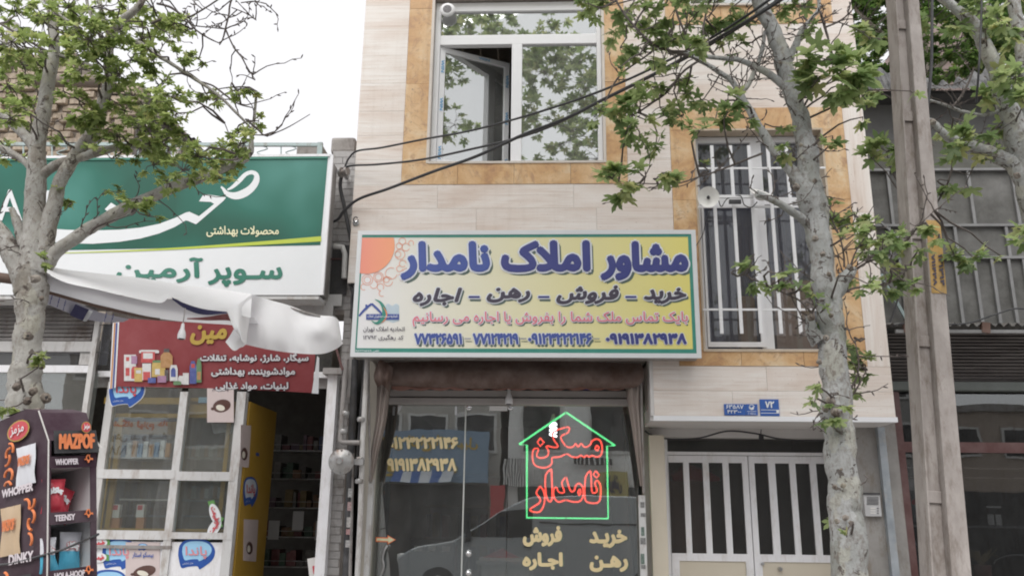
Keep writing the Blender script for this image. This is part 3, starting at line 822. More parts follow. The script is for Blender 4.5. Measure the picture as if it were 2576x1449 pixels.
for s, u0, v0, u1, v1 in (('خرید', 1619, 724, 1727, 766), ('فروش', 1399, 718, 1557, 766), ('رهن', 1224, 724, 1334, 762), ('اجاره', 1038, 724, 1163, 771)):
    sl(s, u0, v0, u1, v1, M_INK, bold=.009, shear=.25, halo=hal2, shadow=shd2)
for u in (1573, 1354, 1179): sl('-', u, 745, u + 28, 750, M_NAVY, bold=.003, halo=hal2, shadow=(M_SHADOW, .012, -.03), arabic=False)
sl('بایک تماس ملک شما را بفروش یا اجاره می رسانیم', 1038, 784, 1730, 822, M_PINK, bold=.0018, halo=(HW, .008), shadow=(M_SHADOW, .012, -.016))
for s, u0, u1, b_ in (('۰۹۱۹۱۳۸۲۹۳۸', 1523, 1728, .009), ('۰۹۱۲۳۲۲۲۱۴۶', 1328, 1489, .007), ('۷۷۱۲۴۲۱۹', 1189, 1305, .007), ('۷۷۳۲۶۵۹۱', 1042, 1163, .007)):
    sl(s, u0, 838, u1, 867, M_NAVY if u0 > 1500 else M_NAVYB, bold=b_, halo=(HW, .007), shadow=None if u0 > 1500 else (M_SHADOW, .018, -.022))
for u in (1168, 1308, 1492): sl('-', u, 851, u + 17, 853, M_NAVYB, bold=.003, shadow=(M_SHADOW, .01, -.025), arabic=False)
sl('اتحادیه املاک تهران', 914, 822, 1018, 836, M_INK, bold=.0006)
sl('کد رهگیری ۱۲۷۹۲', 914, 842, 1015, 857, M_INK, bold=.0006)
sl('تلفن ۰۹۱۲۳۴۵۶۷۸', 893, 880, 954, 886, HW, bold=.0004)
mb = MB(); disc(mb, 921, 617, 72, SY - .003, 48, 1.0, clip=(X and 903, 598)); mb.build('sun_emblem', M_CORAL, sg)
mb = MB()
for u, v, r_, a0, a1 in ((1012, 607, 9, 0, 360), (1004, 619, 8, 0, 360), (1021, 622, 10, 20, 330), (1006, 640, 13, 0, 360), (1001, 640, 8, 0, 360), (1013, 663, 9, 40, 360), (1005, 676, 8, 0, 300), (1022, 684, 9, 180, 500),
                          (984, 688, 15, 10, 300), (1010, 697, 9, 200, 480), (972, 703, 8, 0, 360), (952, 697, 13, 0, 360), (952, 697, 9, 0, 360), (924, 704, 14, 0, 360), (924, 704, 9, 0, 360), (976, 708, 12, 0, 330), (957, 722, 9, 90, 400), (915, 722, 8, 60, 320), (961, 738, 8, 60, 250), (1034, 612, 7, 100, 400), (940, 716, 10, 300, 520)):
    ring(mb, u, v, r_ - 1.1, r_, SY - .003, 18, a0, a1)
mb.build('swirls', M_ORANGE, sg)
# estate agents' emblem
mb = MB()
ribbon(mb, [(903, 795, 2.2), (918, 778, 3), (935, 764, 2.6)], SY - .003); ribbon(mb, [(935, 764, 2.6), (950, 778, 3), (961, 790, 2)], SY - .004)
mb.poly(quadP([(919, 766), (924, 766), (924, 778), (919, 781)], SY - .0035)); mb.poly(quadP([(921, 790), (1004, 790), (1004, 804), (921, 804)], SY - .0045))
mb.build('house_emblem', M_NAVYB, sg)
mb = MB(); ribbon(mb, [(943, 753, .6), (958, 762, 3), (967, 782, 5.5), (962, 802, 5), (947, 813, 3), (934, 806, .6)], SY - .005); mb.build('crescent_emblem', M_GREENB, sg)
mb = MB(); ribbon(mb, [(964, 772, .4), (972, 786, 1.6), (971, 800, 1.4), (960, 812, .4)], SY - .0055)
mb.build('crescent_edge', M_ORANGE, sg)
mb = MB()
for k in range(12):
    u = 972 + k * 2.8; h = 14 + 7 * math.sin(k * .9); ribbon(mb, [(u, 772 - h * .4, .55), (u, 812 - abs(6 - k), .55)], SY - .0028, 1)
mb.build('towers_emblem', flat('print_lightblue', (.38, .62, .85), .4), sg)
sl('اتحادیه صنف مشاوران املاک', 925, 792, 1000, 801, HW, bold=.0004, lift=.0035)

# bolt eye in the stone
t = thing('eye_bolt', 'small steel eye bolt in the stone above the left end of the yellow sign', 'bolt', P(895, 560, 0))
MB().lathe(P(895, 562, -.004), (0, -1, 0), [(0, .028), (.006, .03), (.01, .02)], 16).build('plate', M_STEEL, t)
MB().tube([P(895 + 6 * math.cos(k * .7), 553 + 7 * math.sin(k * .7), -.03) for k in range(9)], .006, 6).build('ring', M_PIPED, t)

# blue number plates
def plate(u0, v0, u1, v1, lab):
    t = thing('number_plate', lab, 'plate', P((u0 + u1) / 2, v1, -.004))
    blk(u0, v0, u1, v1, -.014, -.003).build('plate_body', M_BLUEP, t, bevel=.001); return t
t = plate(1822, 1016, 1876, 1044, 'wider blue address plate with two rows of small white digits')
lettering(t, '۶۳۵۸۷', rect(1826, 1018, 1870, 1028, -.015), M_SIGNW, bold=.0012); lettering(t, '۴۲۳۰۰', rect(1829, 1031, 1864, 1040, -.015), M_SIGNW, bold=.001)
t = plate(1877, 1016, 1906, 1044, 'small square blue plate with a white bird emblem')
mb = MB(); ring(mb, 1891, 1024, 5.5, 7, -.0165, 18, 20, 330); ribbon(mb, [(1885, 1022, .5), (1890, 1028, 2.6), (1898, 1021, .6)], -.0165); mb.build('bird_emblem', M_SIGNW, t)
mb = MB(); mb.poly(quadP([(1879, 1034), (1903, 1034), (1903, 1035), (1879, 1035)], -.0165)); mb.build('rule', M_SIGNW, t); lettering(t, 'منطقه ۸', rect(1881, 1037, 1901, 1042, -.015), M_SIGNW)
t = plate(1912, 1004, 1960, 1046, 'tall blue house number plate reading seventy two')
lettering(t, '۷۲', rect(1924, 1009, 1947, 1026, -.015), M_SIGNW, bold=.003)
mb = MB()
for v in (1030, 1038): mb.poly(quadP([(1914, v), (1960, v + .4), (1960, v + 1.6), (1914, v + 1.2)], -.0165))
mb.poly(quadP([(1953, 1031.6), (1960, 1031.6), (1960, 1038), (1953, 1038)], -.0165)); mb.build('rule', M_SIGNW, t)

# ================================================================ garage gate
gate = thing('street_gate', 'white double gate with upright obscured glass strips and cream lower panels', 'gate', P(1880, 1449, GY) * 1.0)
z0g = .14; ztop = Z(1103, 1880, GY); g0 = X(1668, 1160, GY); g1 = X(2106, 1160, GY)
zb1 = Z(1137, 1880, GY); zp1 = Z(1164, 1880, GY); zp0 = Z(1393, 1880, GY); zc1 = Z(1412, 1880, GY)
MB().box(g0, g0 + .045, GY, GY + .06, z0g, ztop).box(g1 - .045, g1, GY, GY + .06, z0g, ztop).box(g0 + .045, g1 - .045, GY, GY + .06, zb1 - .03, zb1).build('gate_frame', M_WHITE, gate)
pane(gate, g0 + .046, g1 - .046, GY + .03, zb1 + .001, ztop, G_OBSC, 'top_light')
def leaf_(x0, x1, us):
    zz1 = zb1 - .035; f = MB(); y = GY + .004
    cuts = [x0]
    f.box(x0, x1, y, y + .045, zp1, zz1); f.box(x0, x1, y, y + .045, zc1, zp0); f.box(x0, x1, y, y + .045, z0g, .3)
    edges = [(X(a, 1170, GY), X(b, 1170, GY)) for a, b in us]
    last = x0
    for a, b in edges:
        f.box(last, a, y, y + .045, zp0, zp1); last = b
    f.box(last, x1, y, y + .045, zp0, zp1)
    f.box(x0, x0 + .07, y, y + .045, .3, zc1); f.box(x1 - .07, x1, y, y + .045, .3, zc1)
    l = f.build('gate_leaf', M_WHITE, gate)
    for a, b in edges: pane(l, a + .001, b - .001, y + .02, zp0 + .001, zp1 - .001, G_OBSC)
    MB().box(x0 + .071, x1 - .071, y + .012, y + .03, .301, zc1 - .001).build('panel', M_CREAM, l)
    return l
xm = X(1882, 1160, GY)
ll = leaf_(g0 + .05, xm - .004, ((1682, 1719), (1733, 1768), (1783, 1818), (1833, 1867)))
rl = leaf_(xm + .004, g1 - .05, ((1898, 1932), (1950, 1986), (2001, 2037), (2053, 2086)))
MB().lathe(P(1918, 1417, GY), (0, -1, 0), [(0, .016), (.02, .014), (.022, .008)], 12).build('lock', M_STEEL, rl)
MB().lathe(P(1962, 1430, GY + .01), (0, -1, 0), [(0, .02), (.015, .02), (.04, .016)], 12).build('knob', M_STEEL, rl)
MB().bar(P(1671, 1225, GY - .01), P(1671, 1252, GY - .01), .014, .016).build('hinge', M_WHITE, ll)
# passage behind the gate
MB().box(g0 - .2, g1 + .2, GY + 2.2, GY + 2.3, .12, 3).box(g0 - .3, g0 - .2, GY + .25, GY + 2.3, .12, 3).box(g1 + .2, g1 + .3, GY + .25, GY + 2.3, .12, 3).build('inner_wall', M_ROOM, bld)
MB().box(g0 - .3, g1 + .3, GY + .21, GY + 2.3, 2.95, 3.0).build('passage_ceiling', M_ROOM, bld)
t = thing('parked_cover', 'brown board with a red bag on top behind the left gate strips', 'board', P(1740, 1449, GY + .3))
MB().box(X(1675, 1300, GY + .3), X(1790, 1300, GY + .3), GY + .28, GY + .34, .12, Z(1210, 1740, GY + .3)).build('board', flat('board_brown', (.30, .19, .13), .8, var=.1), t)
mb = MB(); mb.tube([P(1690, 1200, GY + .3), P(1725, 1188, GY + .3), P(1770, 1196, GY + .3), P(1810, 1205, GY + .3)], [.04, .09, .07, .02], 10, wob=.2); mb.build('bag', flat('bag_red', (.5, .04, .05), .5), t)
# sagging cable under the soffit
def cable(name, pts, r, lab, mat=M_BLACK, cat='cable', group=None, n=8):
    sp = smoothpath([tuple(q) for q in pts], n)
    return MB().tube([P(u, v, Y) for u, v, Y in sp], r, 8).build(name, mat, label=lab, cat=cat, group=group)
cable('cable', [(1622, 1083, .5), (1645, 1096, .5), (1690, 1104, .6), (1760, 1101, .6), (1830, 1084, .6), (1900, 1090, .6), (1960, 1103, .6), (2040, 1108, .6), (2120, 1106, .6)], .008, 'black cable sagging below the soffit over the white gate')
t = thing('junction_box', 'small black box hanging on the cable over the white gate', 'box', P(1915, 1108, .58)); MB().bar(P(1915, 1094, .58), P(1915, 1108, .58), .04, .03).build('box_body', M_BLACK, t)
MB().tube([P(1915, 1080, .58), P(1914, 1088, .58), P(1916, 1095, .58)], .004, 6).build('hook', M_BLACK, t)
# intercom
IY = .44
t = thing('intercom', 'silver door intercom panel on the grey plaster wall right of the gate', 'intercom', P(2196, 1298, IY))
blk(2175, 1243, 2216, 1298, IY - .03, IY + .02).build('housing', flat('silver_paint', (.58, .58, .59), .4), t, bevel=.003)
blk(2172, 1239, 2214, 1243.5, IY - .045, IY + .02).build('rain_hood', M_PIPED, t)
for k in range(6): blk(2181, 1250 + k * 3.5, 2210, 1251.6 + k * 3.5, IY - .033, IY - .029).build('speaker_slot', M_BLACK, t)
for k in range(3):
    blk(2190, 1276 + k * 6, 2203, 1279.5 + k * 6, IY - .034, IY - .029).build('name_plate', M_PAPER, t)
    MB().lathe(P(2208, 1278 + k * 6, IY - .03), (0, -1, 0), [(0, .007), (.008, .006)], 10).build('button', M_CHROME, t)
# ================================================================ estate agent's glass shopfront
Y0 = .42
shop = thing('glass_shopfront', 'frameless glass shopfront with gold lettering below the yellow sign', 'shopfront', P(1290, 1449, Y0))
gx0, gx1 = X(938, 1300, Y0), X(1606, 1200, Y0); gzt = Z(1020, 1290, Y0)
j1, j2, j3 = X(1166, 1250, Y0), X(1276, 1250, Y0), X(1424, 1250, Y0)
for a, b in ((gx0, j1 - .004), (j1 + .004, j2 - .002), (j2 + .002, gx1)):
    MB().box(a, b, Y0, Y0 + .01, .2, gzt).build('glass_pane', G_SHOP, shop)
MB().box(j1 - .006, j1 + .006, Y0 - .004, Y0 + .014, .2, gzt).build('joint_strip', flat('joint_silver', (.6, .62, .6), .3), shop)
MB().box(j3 - .004, j3 + .004, Y0 + .02, Y0 + .03, .2, gzt).build('joint_strip', M_PIPEG, shop)
MB().box(gx0 - .06, gx0 - .001, Y0 - .02, Y0 + .05, .12, gzt).build('jamb', M_PIPEG, shop)
MB().box(gx0 - .1, gx1 + .05, Y0 - .05, Y0 + .08, gzt + .002, Z(1001, 1290, Y0 - .05)).build('roller_beam', M_PINKG, shop, bevel=.006)
MB().box(gx0 - .1, gx1 + .05, Y0 - .03, Y0 + .08, Z(1000, 1290, Y0), Z(983, 1290, Y0)).build('roller_beam', M_PINKG, shop, bevel=.006)
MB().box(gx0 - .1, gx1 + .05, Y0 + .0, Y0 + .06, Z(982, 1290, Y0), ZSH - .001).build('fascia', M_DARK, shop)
MB().box(X(925, 900, .05), XS - .04, .035, Y0 + .06, Z(903, 1290, .1) , Z(893, 1290, .1)).build('ledge', M_PIPEG, shop)
blk(1452, 966, 1505, 980, .38, .41).build('blue_sticker', flat('sticker_blue', (.02, .03, .25), .4), shop)
for u, r_ in ((1180, 7), (1284, 7)): MB().lathe(P(u, 1025, Y0), (0, -1, 0), [(0, r_ * .0037), (.02, r_ * .0037), (.025, r_ * .0025)], 16).build('patch_fitting', M_CHROME, shop)
blk(1231, 1021, 1276, 1033, Y0 - .02, Y0 - .001).build('patch_plate', flat('patch_white', (.8, .8, .8), .3), shop)
for u in (990, 1147): blk(u - 2.5, 1022, u + 2.5, 1044, Y0 - .012, Y0 - .001).build('clip', M_STEEL, shop)
for v in (1391, 1440): MB().lathe(P(1180, v, Y0), (0, -1, 0), [(0, .012), (.025, .012), (.03, .026), (.05, .03), (.07, .022), (.076, .005)], 18).build('door_knob', M_CHROME, shop)
hd = smoothpath([(975, 1371, Y0 - .05), (966, 1385, Y0 - .06), (962, 1405, Y0 - .06), (965, 1425, Y0 - .05), (955, 1455, Y0 - .03)], 4)
MB().tube([P(*q) for q in hd], .012, 8).build('handle', M_STEEL, shop)
gr = lambda s, u0, v0, u1, v1, b=.008: lettering(shop, s, rect(u0, v0, u1, v1, Y0), M_GOLDT, bold=b, lift=.001, shadow=(M_SHADOW, .010, -.004))
gr('۱۲۳۲۲۲۱۴۶', 990, 1099, 1153, 1129); gr('۹۱۹۱۳۸۲۹۳۸', 974, 1152, 1149, 1185)
gr('خریـد', 1482, 1331, 1578, 1378, .010); gr('فروش', 1315, 1322, 1414, 1374, .010); gr('رهـن', 1483, 1396, 1580, 1438, .010); gr('اجـاره', 1314, 1388, 1416, 1434, .010)
mb = MB(); mb.poly(quadP([(984, 1122), (990, 1112), (989, 1126)], Y0 - .002)); mb.build('peeled_digit', M_GOLDT, shop)
mb = MB(); mb.m = 0
mb.poly(quadP([(948, 1353), (977, 1354), (977, 1349), (992, 1357), (977, 1365), (977, 1360), (948, 1359)], Y0 - .003)); mb.m = 1
mb.poly(quadP([(945, 1350), (975, 1351), (975, 1345), (996, 1357), (975, 1369), (975, 1363), (945, 1362)], Y0 - .002))
mb.build('arrow_sticker', [M_CREAMT, M_ORANGE], shop)
lettering(shop, '02177326591', rect(1012, 1047, 1140, 1056, Y0), M_PIPEG, arabic=False) if False else None

# room
rm = MB(); rz1 = gzt + .25
rm.box(gx0 - .1, gx1 + .1, 4.6, 4.7, .12, rz1).box(gx0 - .15, gx0 - .05, Y0 + .1, 4.7, .12, rz1).box(gx1 + .05, gx1 + .12, Y0 + .1, 4.7, .12, rz1)
rm.build('inner_wall', M_ROOM, bld)
MB().box(gx0 - .15, gx1 + .12, Y0 + .1, 4.7, .1, .16).build('shop_floor', M_PAVE, bld)
MB().box(gx0 - .15, gx1 + .12, Y0 + .1, 4.7, rz1 + .001, rz1 + .05).build('shop_ceiling', M_ROOM, bld)
# desk, chair, shelves inside
t = thing('desk', 'grey office desk with papers inside the glass shopfront', 'desk', (X(1270, 1400, 1.3), 1.5, .16))
dx = X(1200, 1420, 1.2); dx2 = X(1345, 1420, 1.2)
MB().box(dx, dx2, 1.1, 1.8, Z(1412, 1270, 1.1) - .03, Z(1412, 1270, 1.1)).build('desk_top', flat('desk_grey', (.35, .36, .38), .4), t)
MB().box(dx + .05, dx2 - .05, 1.15, 1.18, .16, Z(1412, 1270, 1.1) - .031).build('modesty_panel', flat('desk_slats', (.45, .44, .42), .6, var=.3, scale=3, stretch=(40, 1, .2)), t)
for q in (dx + .02, dx2 - .07): MB().box(q, q + .05, 1.2, 1.75, .16, Z(1412, 1270, 1.1) - .031).build('leg', M_PIPEG, t)
dz = Z(1412, 1270, 1.1)
t = thing('file_tray', 'red and white paper tray on the office desk', 'tray', (dx + .25, 1.35, dz + .001))
MB().box(dx + .02, dx + .45, 1.2, 1.5, dz + .001, dz + .03).build('tray', M_PAPER, t); MB().add([(dx + .05, 1.22, dz + .031), (dx + .42, 1.22, dz + .031), (dx + .24, 1.4, dz + .12)], [(0, 1, 2)]).slab([(dx + .05, 1.24, dz + .031), (dx + .42, 1.24, dz + .031), (dx + .24, 1.24, dz + .11)], .1).build('folder', flat('folder_red', (.5, .02, .03), .4), t)
t = thing('office_chair', 'black office chair with tall back in the middle of the dark shop', 'chair', (X(1080, 1400, 2.4), 2.4, .16))
c = W[t.name]
MB().box(c.x - .25, c.x + .25, 2.15, 2.6, .6, .7).build('seat', M_BLACK, t, bevel=.03); MB().box(c.x - .26, c.x + .26, 2.6, 2.68, .72, 1.38).build('backrest', M_BLACK, t, bevel=.03)
MB().tube([(c.x, 2.4, .2), (c.x, 2.4, .6)], .03, 8).build('column', M_STEEL, t); MB().box(c.x - .3, c.x + .3, 2.37, 2.43, .165, .2).box(c.x - .03, c.x + .03, 2.1, 2.7, .165, .2).build('leg', M_BLACK, t)
for k, q in enumerate((-.16, 0, .16)): MB().box(c.x + q - .045, c.x + q + .045, 2.59, 2.6, 1.24, 1.30).build('head_panel', M_PAPER, t)
t = thing('wall_shelf', 'pale shelving of folders on the back wall of the glass shop', 'shelf', (X(1020, 1300, 4), 4.3, .16))
c = W[t.name]
for k in range(5): MB().box(c.x - .9, c.x + 1.4, 4.2, 4.58, .5 + k * .42, .53 + k * .42).build('shelf', flat('shelf_wood', (.32, .27, .2), .6), t)
for k in range(34):
    x = c.x - .85 + (k % 17) * .13; z = .532 + (1 + k // 17) * .42
    o = MB().box(x, x + .08, 4.3, 4.55, z, z + .28 + .02 * (k % 3)).build('folder', flat('folder_%d' % (k % 4), [(.3, .28, .22), (.1, .14, .25), (.35, .3, .1), (.3, .08, .07)][k % 4], .6), label='folder standing on the pale shelving at the back of the glass shop', cat='folder', group='folders on the back shelves')
# dark curtain at the right inside and dark curtain at the left
for nm, ua, ub, va in (('curtain', 1565, 1605, 1040), ('curtain', 955, 985, 1045)):
    a, b = X(ua, 1200, Y0 + .25), X(ub, 1200, Y0 + .25); vs = []
    for k in range(15):
        x = a + (b - a) * k / 14; yy = Y0 + .2 + .03 * math.sin(k * 1.9); vs += [(x + (.12 if ua > 1200 else 0), yy, .2), (x, yy, gzt - .05)]
    mb = MB().add(vs, [(2 * k, 2 * k + 2, 2 * k + 3, 2 * k + 1) for k in range(14)]); mb.smooth = True
    mb.build(nm, M_DARK, label='dark curtain hanging inside the glass at the %s end' % ('right' if ua > 1200 else 'left'), cat='curtain')

# neon sign
NY = Y0 + .06
nz = lambda zx, zy: P(858.7 + zx * .3336, 965.2 + zy * .3336, NY)
neon = thing('neon_sign', 'lit neon sign of a green house outline round red Persian lettering', 'neon sign', nz(1700, 1015))
E_GRN = emis('neon_green', (0.13, 0.85, 0.30), 1.7); E_RED = emis('neon_red', (1.0, 0.085, 0.055), 2.1)
def ntube(pts, mat, name, r, close=True):
    if close: pts = pts + [pts[0]]
    MB().tube([nz(*p) for p in pts], r, 6).build(name, mat, neon)
ntube([(1695, 215), (1340, 455), (1400, 460), (1398, 1008), (2012, 1015), (2003, 468), (2065, 465), (1695, 215)], E_GRN, 'house_tube', .010, False)
rr = .0085
def red(pts):
    ntube(smoothpath(pts + [pts[0]], 3)[:-1], E_RED, 'letter_tube', rr)
red([(1885, 450), (1890, 430), (1925, 415), (1955, 432), (1968, 490), (1955, 538), (1925, 550), (1890, 540), (1870, 550), (1850, 538), (1830, 552), (1805, 538), (1785, 552), (1740, 550), (1700, 528), (1645, 550), (1590, 556), (1588, 595), (1565, 622), (1515, 632), (1460, 612), (1442, 565), (1446, 500), (1472, 485), (1485, 497), (1472, 540), (1500, 558), (1552, 545), (1562, 505), (1545, 475), (1560, 468), (1600, 478), (1635, 470), (1602, 420), (1600, 362), (1710, 325), (1710, 365), (1655, 400), (1695, 470), (1745, 475), (1765, 450), (1785, 475), (1808, 450), (1832, 475), (1860, 470)])
red([(1928, 462), (1942, 480), (1930, 502), (1914, 485)]); ntube([(1500, 408), (1528, 440), (1500, 470), (1478, 440)], E_RED, 'letter_tube', rr)
red([(1880, 655), (1842, 700), (1836, 860), (1870, 895), (1930, 895), (1953, 860), (1955, 770), (1930, 728), (1912, 750), (1928, 800), (1915, 820), (1890, 812), (1885, 720)])
ntube([(1918, 655), (1945, 685), (1925, 708), (1900, 685)], E_RED, 'letter_tube', rr)
red([(1695, 700), (1725, 800), (1755, 805), (1768, 765), (1795, 750), (1822, 785), (1822, 850), (1795, 885), (1745, 888), (1690, 875), (1640, 890), (1606, 860), (1600, 800), (1622, 778), (1640, 815), (1682, 815), (1662, 745)])
red([(1797, 792), (1806, 812), (1794, 838), (1785, 815)]); red([(1585, 640), (1540, 690), (1543, 830), (1567, 885), (1590, 860), (1588, 740)])
red([(1500, 770), (1470, 820), (1500, 868), (1488, 900), (1425, 942), (1440, 962), (1498, 962), (1530, 900), (1530, 820)])
for a_, b_ in (((1400, 500), (1460, 560)), ((2003, 500), (1950, 520)), ((1400, 900), (1430, 930))): MB().tube([nz(*a_), nz(*b_)], .0025, 5).build('support_wire', M_BLACK, neon)
t = thing('bulb', 'lit white spiral bulb hanging inside the top of the neon house', 'bulb', nz(1598, 385) + Vector((0, .12, 0)))
c = W[t.name]
MB().tube([c + Vector((.028 * math.cos(k * .6), .028 * math.sin(k * .6), .004 * k * .9)) for k in range(36)], .013, 6).build('glowing_tube', emis('bulb_white', (.95, .97, 1), 3.5), t)
MB().lathe(c + Vector((0, 0, .13)), (0, 0, 1), [(0, .03), (.03, .03), (.05, .018), (.08, .016)], 14).build('bulb_base', M_UPVC, t)
MB().tube([c + Vector((0, 0, .2)), (c.x, c.y, gzt + .2)], .003, 5).build('flex', M_BLACK, t)

# brown canvas roller with valance and side drapes
aw = thing('canvas_awning', 'rolled brown canvas awning with faded side drapes over the glass shopfront', 'awning', P(1290, 985, .1))
mb = MB()
cloth(mb, [[(950, 912, .10), (1100, 908, .12), (1290, 908, .12), (1480, 910, .12), (1612, 914, .10)],
           [(943, 935, .06), (1100, 932, .05), (1290, 934, .05), (1480, 936, .05), (1620, 938, .06)],
           [(952, 958, .04), (1080, 955, .03), (1290, 962, .03), (1480, 958, .03), (1612, 966, .04)],
           [(978, 968, .10), (1080, 974, .08), (1290, 978, .08), (1480, 976, .08), (1585, 978, .10)]], 60, lambda s, t: .012 * math.sin(s * 23 + t * 2) + .008 * math.sin(s * 61 + 4 * t), 5)
mb.build('canvas_roll', M_BROWNC, aw)
mb = MB(); vs = []; n = 60
for k in range(n + 1):
    u = 985 + (1572 - 985) * k / n; vs += [P(u, 971, .09), P(u, 978 + 5 * abs(math.sin(k * math.pi / 5)), .085)]
mb.add(vs, [(2 * k, 2 * k + 2, 2 * k + 3, 2 * k + 1) for k in range(n)]); mb.build('scalloped_edge', flat('canvas_red', (.16, .07, .05), .9), aw)
def drape(pts_l, pts_r, nm='side_drape'):
    mb = MB(); rows = []
    for (ul, v), (ur, v2) in zip(pts_l, pts_r): rows.append([(ul, v, .16), ((ul + ur) / 2, (v + v2) / 2, .10), (ur, v2, .18)])
    cloth(mb, rows, 22, lambda s, t: .03 * math.sin(s * 15 + t * 1.5) * (1 - .5 * t), 5); return mb.build(nm, M_DRAPE, aw)
drape([(948, 935), (948, 990), (944, 1060), (934, 1130), (927, 1210)], [(990, 945), (980, 1000), (972, 1060), (955, 1130), (936, 1212)])
drape([(1572, 955), (1578, 1010), (1590, 1080), (1600, 1150), (1610, 1222)], [(1622, 945), (1616, 1010), (1618, 1080), (1620, 1150), (1622, 1222)])
mb = MB(); cloth(mb, [[(945, 925, .02), (958, 905, -.05), (990, 925, 0)], [(940, 950, -.03), (960, 950, -.12), (985, 950, -.03)], [(950, 975, .05), (962, 968, -.04), (978, 985, .05)]], 14, lambda s, t: .02 * math.sin(s * 14), 4); mb.build('canvas_fold', M_BROWNC, aw)
for u0, u1 in ((1612, 1619), (926, 932)):
    MB().tube([P(u0, 915, .12), P(u1, 1240 if u0 > 1200 else 1215, .12)], .011, 8).build('awning_rod', M_PIPEG, aw)
# posts beside the shopfront
def post(u0, v0, u1, v1, Y, wpx, mat, lab, cat='post', name='post', group=None, d=.06):
    a = P(u0, v0, Y); b = P(u1, v1, Y); x = (a.x + b.x) / 2; w_ = wpx * S(u1, v1, Y)
    return MB().box(x - w_ / 2, x + w_ / 2, Y, Y + d, .12, a.z).build(name, mat, label=lab, cat=cat, group=group)
post(1611, 1245, 1624, 1449, .30, 17, M_OLDWHITE, 'white post with torn stickers at the right end of the glass shopfront')
t_ = None
for k, (v, h, c_) in enumerate(((1262, 14, 'a'), (1290, 9, 'a'), (1325, 22, 'g'), (1352, 16, 'a'), (1392, 26, 'g'), (1420, 10, 'a'))):
    blk(1611 + (k % 3), v, 1621 + (k % 2) * 3, v + h, .296, .299).build('torn_sticker', flat('sticker_' + c_, (.07, .16, .12) if c_ == 'g' else (.2, .2, .2), .6, var=.6, scale=60), label=['black torn sticker at the top of the white post', 'small torn sticker under the topmost one on the white post', 'tall green torn sticker on the white post', 'grey torn sticker between the two green ones', 'lower green torn sticker on the white post', 'lowest torn sticker on the white post'][k], cat='sticker', group='torn stickers on the white post')
post(934, 1205, 920, 1449, .20, 13, M_OLDWHITE, 'narrow white post left of the glass shopfront')
MB().box(X(908, 1300, .34), X(936, 1300, .34), .34, .8, .12, ZSH - .01).build('pier', M_BEIGE, bld)

# ================================================================ tiled strip with pipes between the shops
TY = .16
strip = thing('tiled_wall', 'narrow wall strip of small white tiles between the two shops', 'wall', P(865, 1449, TY))
tx0, tx1 = X(822, 600, TY), X(905, 600, TY); tz1 = Z(380, 862, TY)
MB().box(tx0, tx1, TY + .012, TY + .3, Z(790, 860, TY), tz1).box(X(842, 1150, TY), tx1, TY + .012, TY + .3, .12, Z(790, 860, TY)).build('backing', M_GROUT, strip)
MT = flat('white_tile', (0.43, 0.415, 0.41), .45, var=.2, rnd=3., dirt=(.20, .17, .15))
zlow = Z(790, 860, TY); txl = X(842, 1150, TY)
th = .068; tw = .21; nrow = int((tz1 - 1.0) / th)
base = None; nt_ = 0
for r_ in range(nrow):
    z = tz1 - (r_ + 1) * th; tl_ = tx0 if z > zlow else txl; x = tx0 - (tw / 2 if r_ % 2 else 0)
    while x < tx1:
        a = max(x, tl_); b = min(x + tw - .005, tx1)
        if b - a > .02 and nt_ < 290:
            MB().box(a, b, TY + rs.uniform(0, .004), TY + .0115, z + .0025, z + th - .0025).build('tile', MT, strip); nt_ += 1
        x += tw
MB().box(X(832, 360, .2), X(893, 360, .2), .2, .6, tz1 + .002, Z(345, 862, .2)).build('capping_block', M_CONC, strip, bevel=.03)
# dark sheet painting the shade of a wall opening, with pipes
MB().box(X(832, 700, TY), X(874, 700, TY), TY - .012, TY - .002, Z(742, 855, TY), Z(618, 855, TY)).build('recess_shade', M_DARK, strip)
MB().box(X(832, 650, TY), X(874, 650, TY), TY - .02, TY - .0125, Z(655, 855, TY), Z(651, 855, TY)).build('red_pipe', M_MAROON, strip)
MB().box(X(825, 650, TY), X(870, 650, TY), TY - .05, TY - .0125, Z(772, 850, TY), Z(744, 850, TY)).build('ledge', M_OLDWHITE, strip)
# duct post & pipes
def pipe(pts, rpx, mat, lab, Y=.08, name='pipe', n=10, group=None, parent=None):
    P3 = [P(u, v, Y) for u, v in pts]; r_ = rpx * S(pts[0][0], pts[0][1], Y)
    return MB().tube(P3, r_, n).build(name, mat, parent, label=lab, cat=None if parent else 'pipe', group=group)
pipe([(893, 905), (870, 1470)], 9, M_PIPED, 'wide dark drainpipe between the shops with torn stickers', .1)
pipe([(924, 905), (912, 1110), (907, 1290), (898, 1470)], 6.5, M_PIPEW, 'white painted gas riser just left of the glass shopfront', .02)
pipe([(871, 905), (857, 1090), (856, 1108), (862, 1113), (905, 1113)], 6, M_PIPEG, 'bent gas pipe joining the meter pipework above the round regulator', .0)
pipe([(896, 640), (886, 905), (878, 1000)], 6, M_PIPEG, 'thin conduit running down behind the left edge of the yellow sign', .1)
pipe([(840, 620), (862, 622), (868, 640), (866, 700)], 7, M_PIPEW, 'white elbow pipe beside the green sign', .08)
pipe([(918, 905), (895, 1200)], 3.5, M_PIPED, 'slim dark cable duct beside the gas riser', .06)
pipe([(887, 1140), (880, 1449)], 4.5, M_PIPEG, 'grey pipe between the drainpipe and the white riser', .09)
